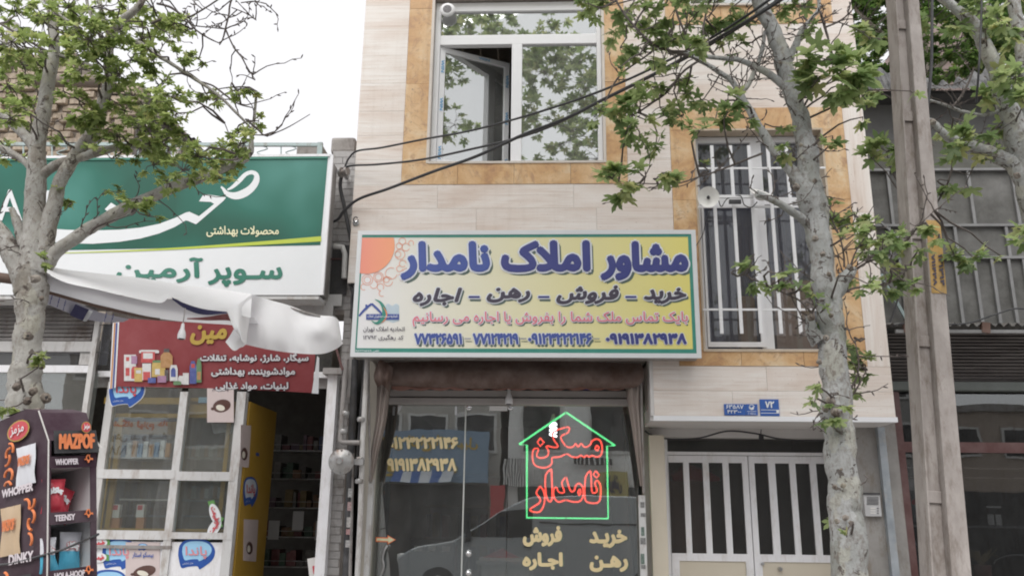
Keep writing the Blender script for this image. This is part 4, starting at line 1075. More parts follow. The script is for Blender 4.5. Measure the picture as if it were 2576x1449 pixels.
for k, (u, v) in enumerate(((869, 1040), (864, 1085), (924 - 16, 1055), (905, 1155), (903, 1210))):
    c = P(u, v, .0); MB().lathe(c - Vector((0, 0, .02)), (0, 0, 1), [(0, .03), (.008, .036), (.03, .036), (.04, .03)], 8).build('pipe_union', M_GALV, label=['rusty union nut highest on the bent gas pipe', 'rusty union nut just above the elbow of the gas pipe', 'union nut on the white riser level with the shop beam', 'brown valve joint right of the round regulator', 'union nut below the valve on the white riser'][k], cat='pipe fitting', group='gas pipe fittings')
t = thing('gas_regulator', 'round grey gas regulator on the pipes between the shops', 'regulator', P(860, 1190, .0))
c = P(860, 1161, -.06); MB().lathe(c, (0, -1, 0), [(0, .09), (.02, .105), (.03, .105), (.035, .09), (.07, .05), (.08, .03), (.1, .025)], 28).build('body', M_GALV, t)
MB().lathe(c + Vector((0, -.03, 0)), (0, -1, 0), [(-.02, .112), (.0, .112)], 28).build('flange', M_GALV, t)
for k in range(8): MB().lathe(c + Vector((.095 * math.cos(k * .785), -.03, .095 * math.sin(k * .785))), (0, -1, 0), [(0, .009), (.012, .008)], 6).build('bolt', M_GALV, t)
MB().bar(P(886, 1161, -.03), P(915, 1163, -.03), .05, .05).build('valve_body', M_GALV, t)
for k, (v, h) in enumerate(((1228, 22), (1262, 22), (1300, 26), (1330, 14), (1358, 18))):
    u = 882 - (v - 1200) * .05
    blk(u - 5, v, u + 5, v + h, .0, .003).build('torn_sticker', flat(['st_w', 'st_r', 'st_w2', 'st_r2', 'st_w3'][k], [(.5, .5, .5), (.45, .25, .25), (.55, .52, .5), (.5, .2, .2), (.5, .48, .48)][k], .6, var=.7, scale=70), label=['pink and white', 'topmost white but one', 'middle white', 'small red', 'lowest pale'][k] + ' torn sticker on the dark drainpipe', cat='sticker', group='torn stickers on the drainpipe')
# tangle of cables above
t = thing('cable_insulator', 'rusty spool insulator holding the cables beside the green sign', 'insulator', P(862, 440, .0))
c = P(864, 433, -.02)
MB().lathe(c, (1, -.4, 0), [(-.05, .03), (-.04, .05), (-.015, .05), (-.01, .028), (.02, .028), (.025, .045), (.05, .045), (.055, .02)], 16).build('spool', M_GALV, t)
MB().bar(c + Vector((0, .16, 0)), c, .03, .03, up=(0, 0, 1)).build('bracket', M_GALV, t)
g_ = None
cable('cable', [(868, 420, -.04), (878, 398, -.06), (900, 380, -.1), (960, 372, -.2), (1060, 352, -.4), (1180, 330, -.7), (1290, 302, -1.0), (1420, 262, -1.3), (1530, 222, -1.6), (1650, 168, -2.0), (1800, 90, -2.6), (1950, -10, -3.1), (2100, -130, -3.6)], .0095, 'upper black service cable rising rightward across the big window')
cable('cable', [(862, 425, -.04), (885, 417, -.08), (950, 414, -.15), (1060, 402, -.3), (1180, 377, -.6), (1300, 348, -.9), (1400, 312, -1.2), (1520, 250, -1.6), (1640, 190, -2.0), (1800, 100, -2.6), (1980, -10, -3.2), (2120, -130, -3.6)], .0105, 'middle black service cable rising rightward below the big window')
cable('cable', [(828, 560, .02), (850, 552, -.02), (868, 528, -.05), (905, 500, -.1), (980, 474, -.3), (1090, 432, -.6), (1200, 393, -.9), (1320, 338, -1.2), (1420, 300, -1.4), (1520, 250, -1.7), (1660, 180, -2.1), (1820, 92, -2.6), (1990, -20, -3.1), (2140, -140, -3.6)], .0135, 'thickest lowest black service cable rising rightward from beside the green sign')
cable('cable', [(860, 440, .05), (856, 470, .07), (866, 520, .06), (876, 570, .05), (884, 620, .05), (880, 700, .05), (888, 740, .05), (884, 800, .05)], .018, 'dark cable bundle hanging down the tiled strip beside the yellow sign', M_PIPED)
cable('cable', [(884, 710, .03), (900, 740, .0), (892, 790, -.02), (884, 760, .0), (893, 720, .02), (906, 760, .02), (898, 800, .02)], .010, 'loose coil of dark cable at the left edge of the yellow sign')
cable('cable', [(1750, 620, -.05), (1768, 590, -.03), (1775, 560, -.06), (1790, 525, -.08)], .004, 'thin wire dropping from the dish lamp to the yellow sign')
cable('cable', [(1808, 505, -.14), (1815, 520, -.12), (1830, 500, -.12), (1862, 493, -.13), (1872, 515, -.14), (1890, 522, -.12), (1905, 508, -.14)], .005, 'thin looping wire between the two dish lamps')
# lampholders
def holder(u, v, Y, top, lab):
    t = thing('lamp_holder', lab, 'lamp holder', P(u, v, Y)); c = P(u, v, Y); s_ = S(u, v, Y)
    MB().lathe(c, (0, 0, 1), [(0, 9.5 * s_), (10 * s_, 10 * s_), (18 * s_, 8 * s_), (26 * s_, 5 * s_), (38 * s_, 3.5 * s_), (40 * s_, 2 * s_)], 18).build('holder', M_UPVC, t)
    MB().lathe(c + Vector((0, 0, -.004)), (0, 0, 1), [(0, 7 * s_), (.0035, 7 * s_)], 16).build('contact', M_BLACK, t)
    MB().tube([c + Vector((0, 0, 38 * s_)), P(top[0], top[1], Y)], .004, 6).build('flex', M_PIPEG, t)
holder(456, 852, -2.5, (466, 775), 'white empty lamp holder hanging in front of the red banner')
holder(1280, 1016, .30, (1281, 945), 'small white empty lamp holder above the glass door')

# ================================================================ green grocery sign
GYs = -.30
sx1 = X(820, 570, GYs); sx0_ = X(-160, 570, GYs); szt = Z(394, 500, GYs); szb = Z(742, 500, GYs)
gs = thing('shop_sign', 'large green and white sign of the grocery with sweeping white calligraphy', 'sign', ((sx0_ + sx1) / 2, GYs, szb))
MB().box(sx0_, sx1 - .012, GYs + .006, GYs + .28, szb + .03, szt - .01).build('sign_box', M_PIPEG, gs)
gf = MB(); zw0 = P(10, 634, GYs); zw1 = P(810, 617, GYs)
def gp(u, v, dy=0.0): return P(u, v, GYs - dy)
a_ = Vector((sx0_, GYs, szb)); 
gf.add([(sx0_, GYs, szb), (sx1, GYs, szb), (sx1, GYs, szt), (sx0_, GYs, szt), (sx0_, GYs + .005, szb), (sx1, GYs + .005, szb), (sx1, GYs + .005, szt), (sx0_, GYs + .005, szt)],
       [(0, 1, 2, 3), (7, 6, 5, 4), (0, 4, 5, 1), (1, 5, 6, 2), (2, 6, 7, 3), (3, 7, 4, 0)])
gf.build('face', M_SIGNW, gs)
def m_banner_green():
    m, nt, b = newmat('banner_green_print')
    v = wpos(nt, (1, 1, 1)); n = noise(nt, v, 1.3, 2, .4, .3)
    c = ramp(nt, n, [(0.35, (0.008, 0.095, 0.062)), (0.52, (0.014, 0.145, 0.105)), (0.68, (0.06, 0.24, 0.20))])
    nt.links.new(c, b.inputs['Base Color']); b.inputs['Roughness'].default_value = .4; return m
mb = MB()
xr_ = X(812, 570, GYs)
mb.poly([gp(-160, 636, .002), Vector((X(806, 617, GYs), GYs - .002, gp(806, 617).z)), Vector((xr_, GYs - .002, szt - .035)), Vector((sx0_, GYs - .002, szt - .035))])
mb.build('green_print', m_banner_green(), gs)
mb = MB(); ribbon(mb, [(150, 637, .8), (300, 632, 1.6), (470, 624, 2.6), (640, 613, 4.2), (808, 601, 6.5)], GYs - .004); mb.build('lime_stripe', M_LIME, gs)
mb = MB().box(sx0_, sx1, GYs - .012, GYs + .01, szt - .012, szt + .012).box(sx1 - .004, sx1 + .022, GYs - .012, GYs + .02, szb, szt).build('rim', M_WHITE, gs)
MB().box(sx0_, sx1 - .02, GYs + .01, GYs + .25, szb - .035, szb - .002).build('bottom_rail', M_OLDWHITE, gs)
mb = MB(); mb.slab([Vector((sx0_, GYs + .0, szt - .035)), Vector((sx1 - .03, GYs, szt - .035)), Vector((sx1 - .03, GYs, szt - .013)), Vector((sx0_, GYs, szt - .013))], -.012, (0, 1, 0)); mb.build('top_fold', M_GREEN, gs)
mb = MB()
ribbon(mb, [(572, 478, 2), (586, 470, 4), (602, 455, 5.5), (618, 439, 5), (634, 434, 5), (645, 441, 6), (644, 457, 8), (632, 474, 9), (613, 487, 10), (592, 493, 9), (572, 488, 6), (562, 476, 3.5), (556, 470, 2)], GYs - .003, 5)
C_ = lambda zx, zy: (zx * .3336, 483.4 + zy * .3336)
mb.poly([gp(*C_(*q), .0036) for q in ((1500, 70), (1530, 25), (1560, 18), (1705, 40), (1690, 62), (1500, 225), (1478, 243), (1405, 212), (1430, 150), (1500, 182), (1615, 90), (1590, 75))])
def pl(top, bot):
    vs = [gp(*C_(*q), .003) for q in top] + [gp(*C_(*q), .003) for q in bot]; k = len(top)
    mb.add(vs, [(i, i + 1, i + 1 + k, i + k) for i in range(k - 1)])
pl([(365, 275), (500, 284), (700, 290), (900, 284), (1060, 268), (1200, 240), (1320, 195), (1400, 155), (1432, 148)], [(352, 372), (500, 385), (700, 390), (900, 375), (1060, 350), (1200, 312), (1320, 262), (1400, 214), (1436, 222)])
mb.poly([gp(*C_(*q), .0042) for q in ((838, 80), (888, 112), (842, 168), (790, 130))])
mb.build('calligraphy', M_SIGNW, gs)
lettering(gs, 'A', rect(-4, 478, 57, 556, GYs), M_SIGNW, bold=.004, arabic=False, lift=.002)
lettering(gs, 'T', rect(95, 480, 150, 556, GYs), M_SIGNW, bold=.004, arabic=False, lift=.002)
lettering(gs, 'محصولات بهداشتی', rect(520, 569, 702, 597, GYs), M_CREAMT, bold=.002, lift=.002)
lettering(gs, 'سـوپر', rect(523, 672, 711, 722, GYs), M_GREEN, bold=.009, lift=.001)
lettering(gs, 'آرمین', rect(292, 648, 512, 712, GYs), M_GREEN, bold=.009, lift=.001)
lettering(gs, 'لبنیات', rect(-70, 685, 45, 712, GYs), M_GREEN, bold=.002, lift=.001)

# ================================================================ grocery shopfront
GY0 = .12
gro = thing('grocery_shopfront', 'grocery shopfront with white painted window frames and an open doorway', 'shopfront', P(400, 1449, GY0))
def vpost(u0, v0, u1, v1, wpx, Y=GY0, mat=M_OLDWHITE, name='frame_post', d=.07, ext=0):
    a = P(u0, v0, Y); b = P(u1, v1, Y); x = (a.x + b.x) / 2; w_ = wpx * S(u1, v1, Y)
    return MB().box(x - w_ / 2, x + w_ / 2, Y, Y + d, .12 if v1 > 1440 else b.z, a.z).build(name, mat, gro)
def hrail(u0, u1, v, hpx, Y=GY0 - .004, mat=M_OLDWHITE, name='frame_rail', d=.075):
    a = P(u0, v, Y); b = P(u1, v, Y); z = P((u0 + u1) / 2, v, Y).z; h = hpx * S(u0, v, Y)
    return MB().box(a.x, b.x, Y, Y + d, z - h / 2, z + h / 2).build(name, mat, gro)
vpost(262, 960, 236, 1449, 20, d=.06, mat=M_PIPEW)
vpost(452, 985, 422, 1449, 20); vpost(596, 985, 576, 1449, 24, d=.08); vpost(832, 940, 808, 1449, 26, Y=.05, d=.1, mat=M_WHITE)
hrail(245, 440, 1192, 22); hrail(440, 590, 1197, 22); hrail(240, 430, 1345, 22); hrail(430, 582, 1347, 16)
hrail(236, 430, 1375, 8, mat=M_PIPEG)
fgz = GY0 + .03
xa_, xb_, xc_ = X(250, 1200, GY0), X(437, 1200, GY0), X(586, 1200, GY0)
for a, b in ((xa_, xb_), (xb_, xc_)):
    MB().box(a + .03, b - .03, fgz, fgz + .005, Z(1336, 400, GY0) , Z(1207, 400, GY0)).build('pane', G_CLEAR, gro)
    MB().box(a + .03, b - .03, fgz, fgz + .005, Z(1182, 400, GY0), Z(975, 400, GY0)).build('pane', G_CLEAR, gro)
    MB().box(a + .01, b - .01, fgz - .01, fgz + .02, .12, Z(1362, 400, GY0)).build('lower_panel', M_WHITE, gro)
# shutter box and beam on the left, transoms
MY = .04
zs1 = Z(765, 120, MY); zs0 = Z(856, 120, MY); n = 9
x0_, x1_ = X(-160, 820, MY), X(232, 820, MY)
for k in range(n):
    z = zs0 + (zs1 - zs0) * k / n; MB().add([(x0_, MY, z), (x1_, MY, z), (x1_, MY + .02, z + (zs1 - zs0) / n * .9), (x0_, MY + .02, z + (zs1 - zs0) / n * .9), (x0_, MY + .05, z), (x1_, MY + .05, z), (x1_, MY + .05, z + (zs1 - zs0) / n * .9), (x0_, MY + .05, z + (zs1 - zs0) / n * .9)],
        [(0, 1, 2, 3), (7, 6, 5, 4), (0, 4, 5, 1), (1, 5, 6, 2), (2, 6, 7, 3), (3, 7, 4, 0)]).build('shutter_slat', M_PIPEG, gro)
blk(-160, 858, 232, 884, MY - .02, MY + .1).build('shutter_bar', M_PIPEW, gro)
MB().box(x0_, xc_ + .0, .2, .3, Z(960, 300, .2), 6.0 and Z(745, 300, .2)).build('lintel_wall', M_DARK, gro) if False else None
blk(-160, 918, 226, 936, MY, MY + .08).build('frame_rail', M_WHITE, gro)
blk(200, 886, 226, 917, MY, MY + .07).build('frame_post', M_PIPEW, gro)
MB().box(x0_, X(200, 900, MY), MY + .03, MY + .035, Z(917, 100, MY), Z(885, 100, MY)).build('pane', G_DARK, gro)
MB().box(x0_, X(236, 1000, MY), MY + .03, MY + .035, .9, Z(937, 100, MY)).build('pane', G_CLEAR, gro)
t = vpost(246, 800, 208, 1060, 13, Y=-.02, d=.05, mat=M_PIPEW)
blk(246, 934, 850, 948, .1, .16).build('frame_rail', M_WHITE, gro)
blk(246, 925, 262, 1449, .14, .2).build('frame_post', M_PIPEG, gro)
# upper dark band behind banner + cream curtain slice
MB().box(X(232, 850, .18), X(845, 850, .18), .18, .22, Z(975, 500, .18), Z(934, 500, .18)).build('head_panel', M_PIPEG, gro)
MB().box(X(250, 870, .16), X(835, 870, .16), .19, .195, Z(933, 500, .18), Z(770, 500, .18)).build('upper_glass', G_DARK, gro)
blk(252, 815, 275, 918, .24, .25).build('blind', M_OLDWHITE, gro)
for v in (816, 885): MB().tube([P(100, v, .0), P(300, v + 2, .0)], .004, 5).build('wire', M_PIPED, gro)
# wall above the openings (behind sign)
MB().box(X(-200, 600, .3), X(838, 600, .3), .3, .5, Z(771, 500, .3), Z(393, 500, .3)).build('upper_wall', flat('dirty_render', (.30, .27, .25), .9, var=.2), gro)
MB().box(X(700, 760, .12), X(840, 760, .12), .1, .3, Z(795, 760, .1), Z(765, 760, .1)).build('ledge', M_OLDWHITE, gro)
blk(812, 925, 860, 940, -.02, .1).build('bracket', M_PIPEG, gro)
MB().bar(P(838, 850, -.1), P(862, 930, -.1), .02, .02).build('rusty_brace', M_MAROON, gro)
# room
gx_l = X(-250, 1200, GY0)
MB().box(gx_l - .4, X(860, 1200, .3), 3.0, 3.1, .12, 3.2).box(X(842, 1200, .3), X(842, 1200, .3) + .1, .2, 4.3, .12, 3.2).box(gx_l - .4, gx_l - .3, .3, 4.3, .12, 3.2).build('inner_wall', flat('grocery_wall', (.12, .11, .10), .9, var=.2), gro)  # wall colour darkened to stand in for the room's dimness
MB().box(gx_l - .4, X(860, 1200, .3), .5, 4.3, 3.2, 3.25).build('room_ceiling', M_ROOM, gro)
MB().box(gx_l - .4, X(842, 1200, .3), .3, 4.3, .1, .14).build('room_floor', M_ROOM, gro)
# lower panel stickers
def brand_shape(u, v, w_, h_, k=1.0):
    pts = [(-.48, .02), (-.44, -.28), (-.28, -.46), (0.05, -.5), (.32, -.42), (.47, -.2), (.48, .02), (.40, .22), (.22, .40), (.08, .5), (.02, .40), (-.22, .42), (-.38, .46), (-.44, .30)]
    sp = smoothpath(pts + [pts[0]], 4)[:-1]
    return [(u + x * w_ * k, v + y * h_ * k) for x, y in sp]
M_LOGOB = flat('logo_blue', (.015, .09, .40), .35, var=.08); M_LOGOL = flat('logo_light', (.36, .66, .92), .35, var=.12, scale=4); M_LOGOR = flat('logo_pinkred', (.78, .30, .34), .35)
M_LOGORR = flat('logo_red', (.65, .05, .07), .35)
def brand(parent, u, v, w_, h_, Y, redm=M_LOGOR, light=M_LOGOL, pf=P):
    a = MB(); a.poly([pf(x, y, Y) for x, y in brand_shape(u, v, w_, h_)]); a.build('logo_outline', M_LOGOB, parent, smooth=False)
    a = MB(); q = brand_shape(u + w_ * .01, v - h_ * .10, w_ * .80, h_ * .66); a.poly([pf(x, y, Y - .001) for x, y in q]); a.build('logo_field', light, parent, smooth=False)
    lettering(parent, 'پاندا', [pf(u - w_ * .28, v - h_ * .26, Y - .001), pf(u + w_ * .28, v - h_ * .26, Y - .001), pf(u + w_ * .28, v + h_ * .16, Y - .001), pf(u - w_ * .28, v + h_ * .16, Y - .001)], redm, bold=.002, lift=.001)
    lettering(parent, 'مدل ایتالیایی', [pf(u - w_ * .36, v + h_ * .28, Y - .001), pf(u - w_ * .08, v + h_ * .26, Y - .001), pf(u - w_ * .08, v + h_ * .33, Y - .001), pf(u - w_ * .36, v + h_ * .35, Y - .001)], M_SIGNW, lift=.001)
SYK = fgz - .012
t = thing('logo_sticker', 'large blue ice cream brand sticker on the white panel by the doorway', 'sticker', P(494, 1465, SYK)); brand(t, 494, 1393, 96, 76, SYK)
t = thing('logo_sticker', 'blue brand sticker half covered by the poster on the left white panel', 'sticker', P(296, 1430, SYK)); brand(t, 300, 1393, 90, 78, SYK)
t = thing('logo_sticker', 'lower blue brand sticker cut by the bottom of the picture', 'sticker', P(270, 1500, SYK)); brand(t, 275, 1470, 96, 76, SYK)
t = thing('logo_sticker', 'blue brand hanging sign half hidden under the left end of the red banner', 'sign', P(316, 1020, -.95)); brand(t, 318, 985, 92, 76, -.93, M_LOGORR)
mb = MB(); mb.slab([P(x, y, -.929) for x, y in brand_shape(318, 985, 95, 79)], .012); mb.build('board', M_SIGNW, t, smooth=False)
# ice cream posters
M_CHOC = flat('print_choc', (.10, .035, .025), .35, var=.2); M_PPINK = flat('poster_pink', (.66, .56, .55), .5, var=.10, scale=4); M_IVORY = flat('print_ivory', (.80, .76, .66), .4)
def poster(u0, v0, u1, v1, Y, lab, title=True, brand_=True):
    t = thing('poster', lab, 'poster', P((u0 + u1) / 2, v1, Y)); w_ = u1 - u0; h = v1 - v0
    mb = MB(); mb.slab(rect(u0, v0, u1, v1, Y), .003); mb.build('sheet', M_PPINK, t, smooth=False)
    def el(cu, cv, rx, ry, m, nm, dy, rot=0):
        mb = MB(); pts = []
        for k in range(20):
            a = k * math.pi / 10; x = rx * math.cos(a); y = ry * math.sin(a); c_, s_ = math.cos(rot), math.sin(rot)
            pts.append(P(u0 + w_ * cu + x * c_ - y * s_, v0 + h * cv + x * s_ + y * c_, Y - dy))
        mb.poly(pts); mb.build(nm, m, t, smooth=False)
    el(.55, .66, w_ * .34, h * .13, M_CHOC, 'choc_biscuit', .002, -.25); el(.50, .70, w_ * .17, h * .06, M_IVORY, 'biscuit_cream', .003, .25); el(.2, .72, w_ * .06, h * .03, M_CHOC, 'choc_nut', .002)
    if title: lettering(t, 'بیسکو استار', rect(u0 + w_ * .2, v0 + h * .22, u0 + w_ * .82, v0 + h * .36, Y - .002), M_LOGOB if brand_ else M_INK, bold=.001, lift=.001)
    if brand_: brand(t, u0 + w_ * .5, v0 + h * .11, w_ * .3, h * .16, Y - .002)
    return t
poster(316, 1363, 402, 1475, SYK - .004, 'ice cream poster with blue brand mark on the left white panel')
poster(521, 940, 588, 1062, GY0 - .03, 'ice cream poster hanging in the top of the window by the doorway', True, False)
# leaf-green sweet stickers
M_LGREEN = flat('print_leafgreen', (.12, .32, .08), .4)
def sweet(u, v, rx, ry, rot, Y, lab, ends=True):
    t = thing('sweet_sticker', lab, 'sticker', P(u, v + ry, Y))
    def pt(x, y, dy=0): c_, s_ = math.cos(rot), math.sin(rot); return P(u + x * c_ - y * s_, v + x * s_ + y * c_, Y - dy)
    mb = MB()
    if ends:
        mb.poly([pt(-rx * 1.25, -ry * .7), pt(-rx * .6, -ry * .6), pt(-rx * .6, ry * .6), pt(-rx * 1.3, ry * .6)]); mb.poly([pt(rx * 1.25, -ry * .7), pt(rx * .6, -ry * .6), pt(rx * .6, ry * .6), pt(rx * 1.3, ry * .6)][::-1])
    else: mb.poly([pt(rx * .8, -ry * .7), pt(rx * 1.35, -ry * .4), pt(rx * 1.3, ry * .9), pt(rx * .8, ry * .7)])
    mb.build('green_ends', M_LGREEN, t)
    mb = MB(); mb.poly([pt(rx * math.cos(k * math.pi / 10), ry * math.sin(k * math.pi / 10), .001) for k in range(20)]); mb.build('white_oval', M_SIGNW, t)
    lettering(t, 'طبیعت', [pt(-rx * .7, -ry * .6, .001), pt(rx * .7, -ry * .6, .001), pt(rx * .7, ry * .6, .001), pt(-rx * .7, ry * .6, .001)], M_LOGORR, bold=.002, lift=.001)
sweet(541, 1293, 28, 13, 1.25, fgz - .006, 'upper red and white sweet sticker on the window by the doorway')
sweet(539, 1349 - 22, 26, 13, -1.0, fgz - .006, 'lower red and white sweet sticker on the window by the doorway')
sweet(250, 1365, 20, 12, -.1, SYK - .006, 'upper sweet sticker at the left end of the white panel', False)
sweet(250, 1402, 18, 12, -.1, SYK - .007, 'second sweet sticker below at the left end of the white panel', False)

# display refrigerators inside
M_YEL = flat('fridge_yellow', (.50, .30, .035), .4, var=.1)
def fridge(x0, x1, y0, y1, z1, lab, door=True):
    t = thing('drinks_fridge', lab, 'fridge', ((x0 + x1) / 2, y0, .14))
    MB().box(x0, x0 + .04, y0, y1, .14, z1).box(x1 - .04, x1, y0, y1, .14, z1).box(x0 + .04, x1 - .04, y0, y1, z1 - .12, z1).box(x0 + .04, x1 - .04, y0, y1, .14, .4).box(x0 + .04, x1 - .04, y1 - .04, y1, .4, z1 - .12).build('cabinet', M_YEL, t)
    for k in range(5):
        z = .5 + k * .36
        if z < z1 - .3: MB().box(x0 + .045, x1 - .045, y0 + .1, y1 - .05, z, z + .015).build('shelf', M_GALV, t)
    if door: MB().box(x0 + .05, x1 - .05, y0 + .01, y0 + .015, .41, z1 - .13).build('glass_door', G_CLEAR, t)
    return t
fx1 = X(612, 1200, .22)
fz = Z(1010, 612, .22)
fridge(fx1 - .62, fx1, .22, 1.02, fz, 'yellow drinks fridge whose side lines the grocery doorway')
fridge(X(262, 1200, .5), X(440, 1200, .5) + .2, .5, 1.2, Z(1060, 350, .5), 'yellow framed drinks fridge behind the left grocery window')
yf = thing('display_cabinet', 'yellow framed glass display cabinet filling the grocery windows', 'cabinet', P(430, 1449, .24))
def yb(u0, v0, u1, v1): return blk(u0, v0, u1, v1, .22, .26).build('cabinet_frame', M_YEL, yf)
for q in ((262, 1040, 584, 1050), (262, 1000, 584, 1016), (258, 1329, 578, 1336), (280, 1051, 292, 1328), (560, 1016, 570, 1328), (252, 960, 262, 1336)): yb(*q)
for k in range(3):
    q = ((300, 1150, 420, 1153), (300, 1255, 560, 1259), (460, 1150, 556, 1153))[k]; blk(*q, .3, .6).build('cabinet_shelf', M_PIPEW, yf)
for k in range(16):
    u = 470 + (k % 8) * 11; v = 1253 if k < 8 else 1148
    blk(u, v - 24 - (k * 7) % 9, u + 9, v, .34, .38).build('packet', [flat('cup_orange', (.6, .3, .08), .5), M_PAPER, flat('cup_grey', (.4, .4, .4), .5)][k % 3], label='small cup or packet on a shelf of the yellow framed cabinet', cat='packet', group='packets in the yellow cabinet')
for k in range(9):
    u = 304 + k * 14
    blk(u, 1118 - (k * 5) % 12, u + 11, 1149, .34, .38).build('packet', [flat('cup_blue', (.15, .3, .5), .5), M_PAPER, flat('cup_orange', (.6, .3, .08), .5)][k % 3], label='small cup or packet on a shelf of the yellow framed cabinet', cat='packet', group='packets in the yellow cabinet')
blk(499, 999, 536, 1013, .205, .215).build('logo_label', M_LOGOL, label='small pale blue brand label on the yellow cabinet top', cat='label')
# stickers on fridge side (plane x = fx1)
def PS(u, v, x):
    a = u - 1288.0; b = 724.5 - v
    d = cx * a + cy * b + cz * FD
    return CAM + d * ((x - CAM.x) / d.x)
FX = fx1 + .003
t = thing('logo_sticker', 'oval blue brand sticker on the yellow fridge side', 'sticker', PS(630, 1318, FX))
brand_pf = lambda u, v, Y: PS(u, v, FX - (Y) * 1.0 + 0)
brand(t, 630, 1237, 38, 76, .0, M_LOGORR, flat('logo_pale', (.62, .68, .75), .4), pf=lambda u, v, Y: PS(u, v, FX - Y))
for k, (u0, v0, u1, v1) in enumerate(((604, 1068, 632, 1176), (612, 1305, 650, 1412))):
    t = thing('poster', ['narrow ice cream poster at the top of the yellow fridge side', 'torn ice cream poster low on the yellow fridge side'][k], 'poster', PS((u0 + u1) / 2, v1, FX))
    mb = MB(); mb.slab([PS(u0 + 2, v0, FX), PS(u1, v0 + 2, FX), PS(u1 - 6, v1, FX), PS(u0, v1 - 3, FX)], .002, (-1, 0, 0)); mb.build('sheet', M_PPINK, t)
    mb = MB(); mb.poly([PS((u0 + u1) / 2 - 3 + 8 * math.cos(a_ * .4), v0 + (v1 - v0) * .68 + 16 * math.sin(a_ * .4), FX + .003) for a_ in range(16)]); mb.build('choc_biscuit', M_CHOC, t)
    mb = MB(); mb.poly([PS((u0 + u1) / 2 - 5 + 4 * math.cos(a_ * .4), v0 + (v1 - v0) * .70 + 9 * math.sin(a_ * .4), FX + .005) for a_ in range(16)]); mb.build('biscuit_cream', M_IVORY, t)
blk_ = MB(); blk_.slab([PS(645, 1138, FX), PS(652, 1139, FX), PS(652, 1147, FX), PS(645, 1146, FX)], .003, (-1, 0, 0)); blk_.build('label', M_LOGOB, label='tiny blue label high on the yellow fridge side', cat='label')
# dark shelves with goods in the doorway
prod_cols = [(.16, .03, .03), (.18, .12, .03), (.04, .06, .14), (.18, .17, .15), (.04, .09, .05), (.12, .06, .09), (.2, .10, .04), (.07, .06, .05)]  # goods colours darkened, the dim room's shade is in them
pm_ = [flat('packet_%d' % k, c_, .5, var=.3, scale=25) for k, c_ in enumerate(prod_cols)]
rackx0, rackx1 = X(668, 1200, 2.0), X(842, 1200, 2.0) + .15
rk = thing('goods_rack', 'wire rack full of packets in the dark grocery doorway', 'rack', ((rackx0 + rackx1) / 2, 2.1, .14))
for x in (rackx0, rackx1 - .02): MB().box(x, x + .02, 2.0, 2.02, .14, 2.5).build('upright', M_GALV, rk)
for k in range(7):
    z = .45 + k * .31
    MB().box(rackx0, rackx1, 2.0, 2.4, z, z + .012).build('shelf', M_GALV, rk); MB().tube([(rackx0, 1.98, z + .07), (rackx1, 1.98, z + .07)], .004, 5).build('rail', M_GALV, rk)
    x = rackx0 + .03
    while x < rackx1 - .1 and k > 1:
        w_ = rs.uniform(.03, .10); h = rs.uniform(.05, .2)
        o = MB().box(x, x + w_, 2.03 + rs.uniform(0, .08), 2.3, z + .013, z + .013 + h).build('packet', rs.choice(pm_), bevel=.006, label='small packet on the wire rack in the dark grocery doorway', cat='packet', group='packets on the doorway rack'); x += w_ + .008
for k in range(4):
    x = rackx0 + .1 + k * .26; z = 1.36 + (k % 2) * .1
    MB().box(x, x + .12, 1.94, 1.945, z, z + .2).build('price_sheet', flat('dim_paper', (.5, .5, .5), .8), label=['left', 'second', 'third', 'right'][k] + ' price sheet clipped to the wire rack in the doorway', cat='price sheet', group='price sheets on the rack')
for k in range(26):
    x = X(262, 1200, .55) + .06 + (k % 9) * .105; z = .5 + (1 + k // 9) * .36 + .016
    MB().lathe((x, .72, z), (0, 0, 1), [(0, .032), (.14, .032), (.18, .014), (.22, .014)], 10).build('bottle', pm_[k % 8], label='drink bottle inside the fridge behind the left grocery window', cat='bottle', group='bottles in the left fridge')
t = thing('carton', 'white printed carton leaning at the foot of the grocery doorway', 'box', P(805, 1449, .3)); MB().bar(P(800, 1400, .3), P(806, 1449, .3), .14, .2).build('body', M_PAPER, t); MB().bar(P(800, 1420, .19), P(803, 1440, .19), .1, .01).build('printed_band', M_LOGORR, t)
for k in range(2):
    u = 262 + k * 62; bx = thing('drink_carton', ['left', 'right'][k] + ' tall juice carton standing on the inner window ledge', 'carton', P(u + 70, 1345, .3)); 
    blk(u + 17, 1302 - k, u + 37, 1340, .25, .3).build('lower_body', flat('juice_orange', (.55, .25, .10), .5), bx); blk(u + 19, 1268, u + 38, 1301.5 - k, .25, .3).build('upper_body', M_PAPER, bx); blk(u + 22, 1270, u + 34, 1282, .247, .249).build('red_label', M_LOGORR, bx)
M_LEDGE = M_OLDWHITE
blk(245, 1341, 440, 1346, .16, .4).build('inner_ledge', M_OLDWHITE, gro)

# ---------------------------------------------------------------- red banner
BY = -.95
bn = thing('banner', 'red vinyl banner with white Persian lines and printed groceries under the awning', 'banner', P(540, 990, BY))
mb = MB()
def wav(s, t): return .035 * math.sin(s * 9) * (.4 + .6 * t) + .02 * math.sin(s * 25 + t * 4)
def sheetuv(mb, TL, TR, BR, BL, dy, ncol=40, sag=0):
    rows = []
    for k in range(4):
        t_ = k / 3; a = (TL[0] + (BL[0] - TL[0]) * t_, TL[1] + (BL[1] - TL[1]) * t_); b = (TR[0] + (BR[0] - TR[0]) * t_, TR[1] + (BR[1] - TR[1]) * t_)
        rows.append([(a[0] + (b[0] - a[0]) * s_, a[1] + (b[1] - a[1]) * s_ + sag * 4 * s_ * (1 - s_) * t_, BY - dy) for s_ in (0, .25, .5, .75, 1)])
    cloth(mb, rows, ncol, None, 3)
sheetuv(mb, (296, 800), (798, 830), (786, 988), (290, 972), 0, 44, -3)
mb.build('banner_sheet', M_RED, bn)
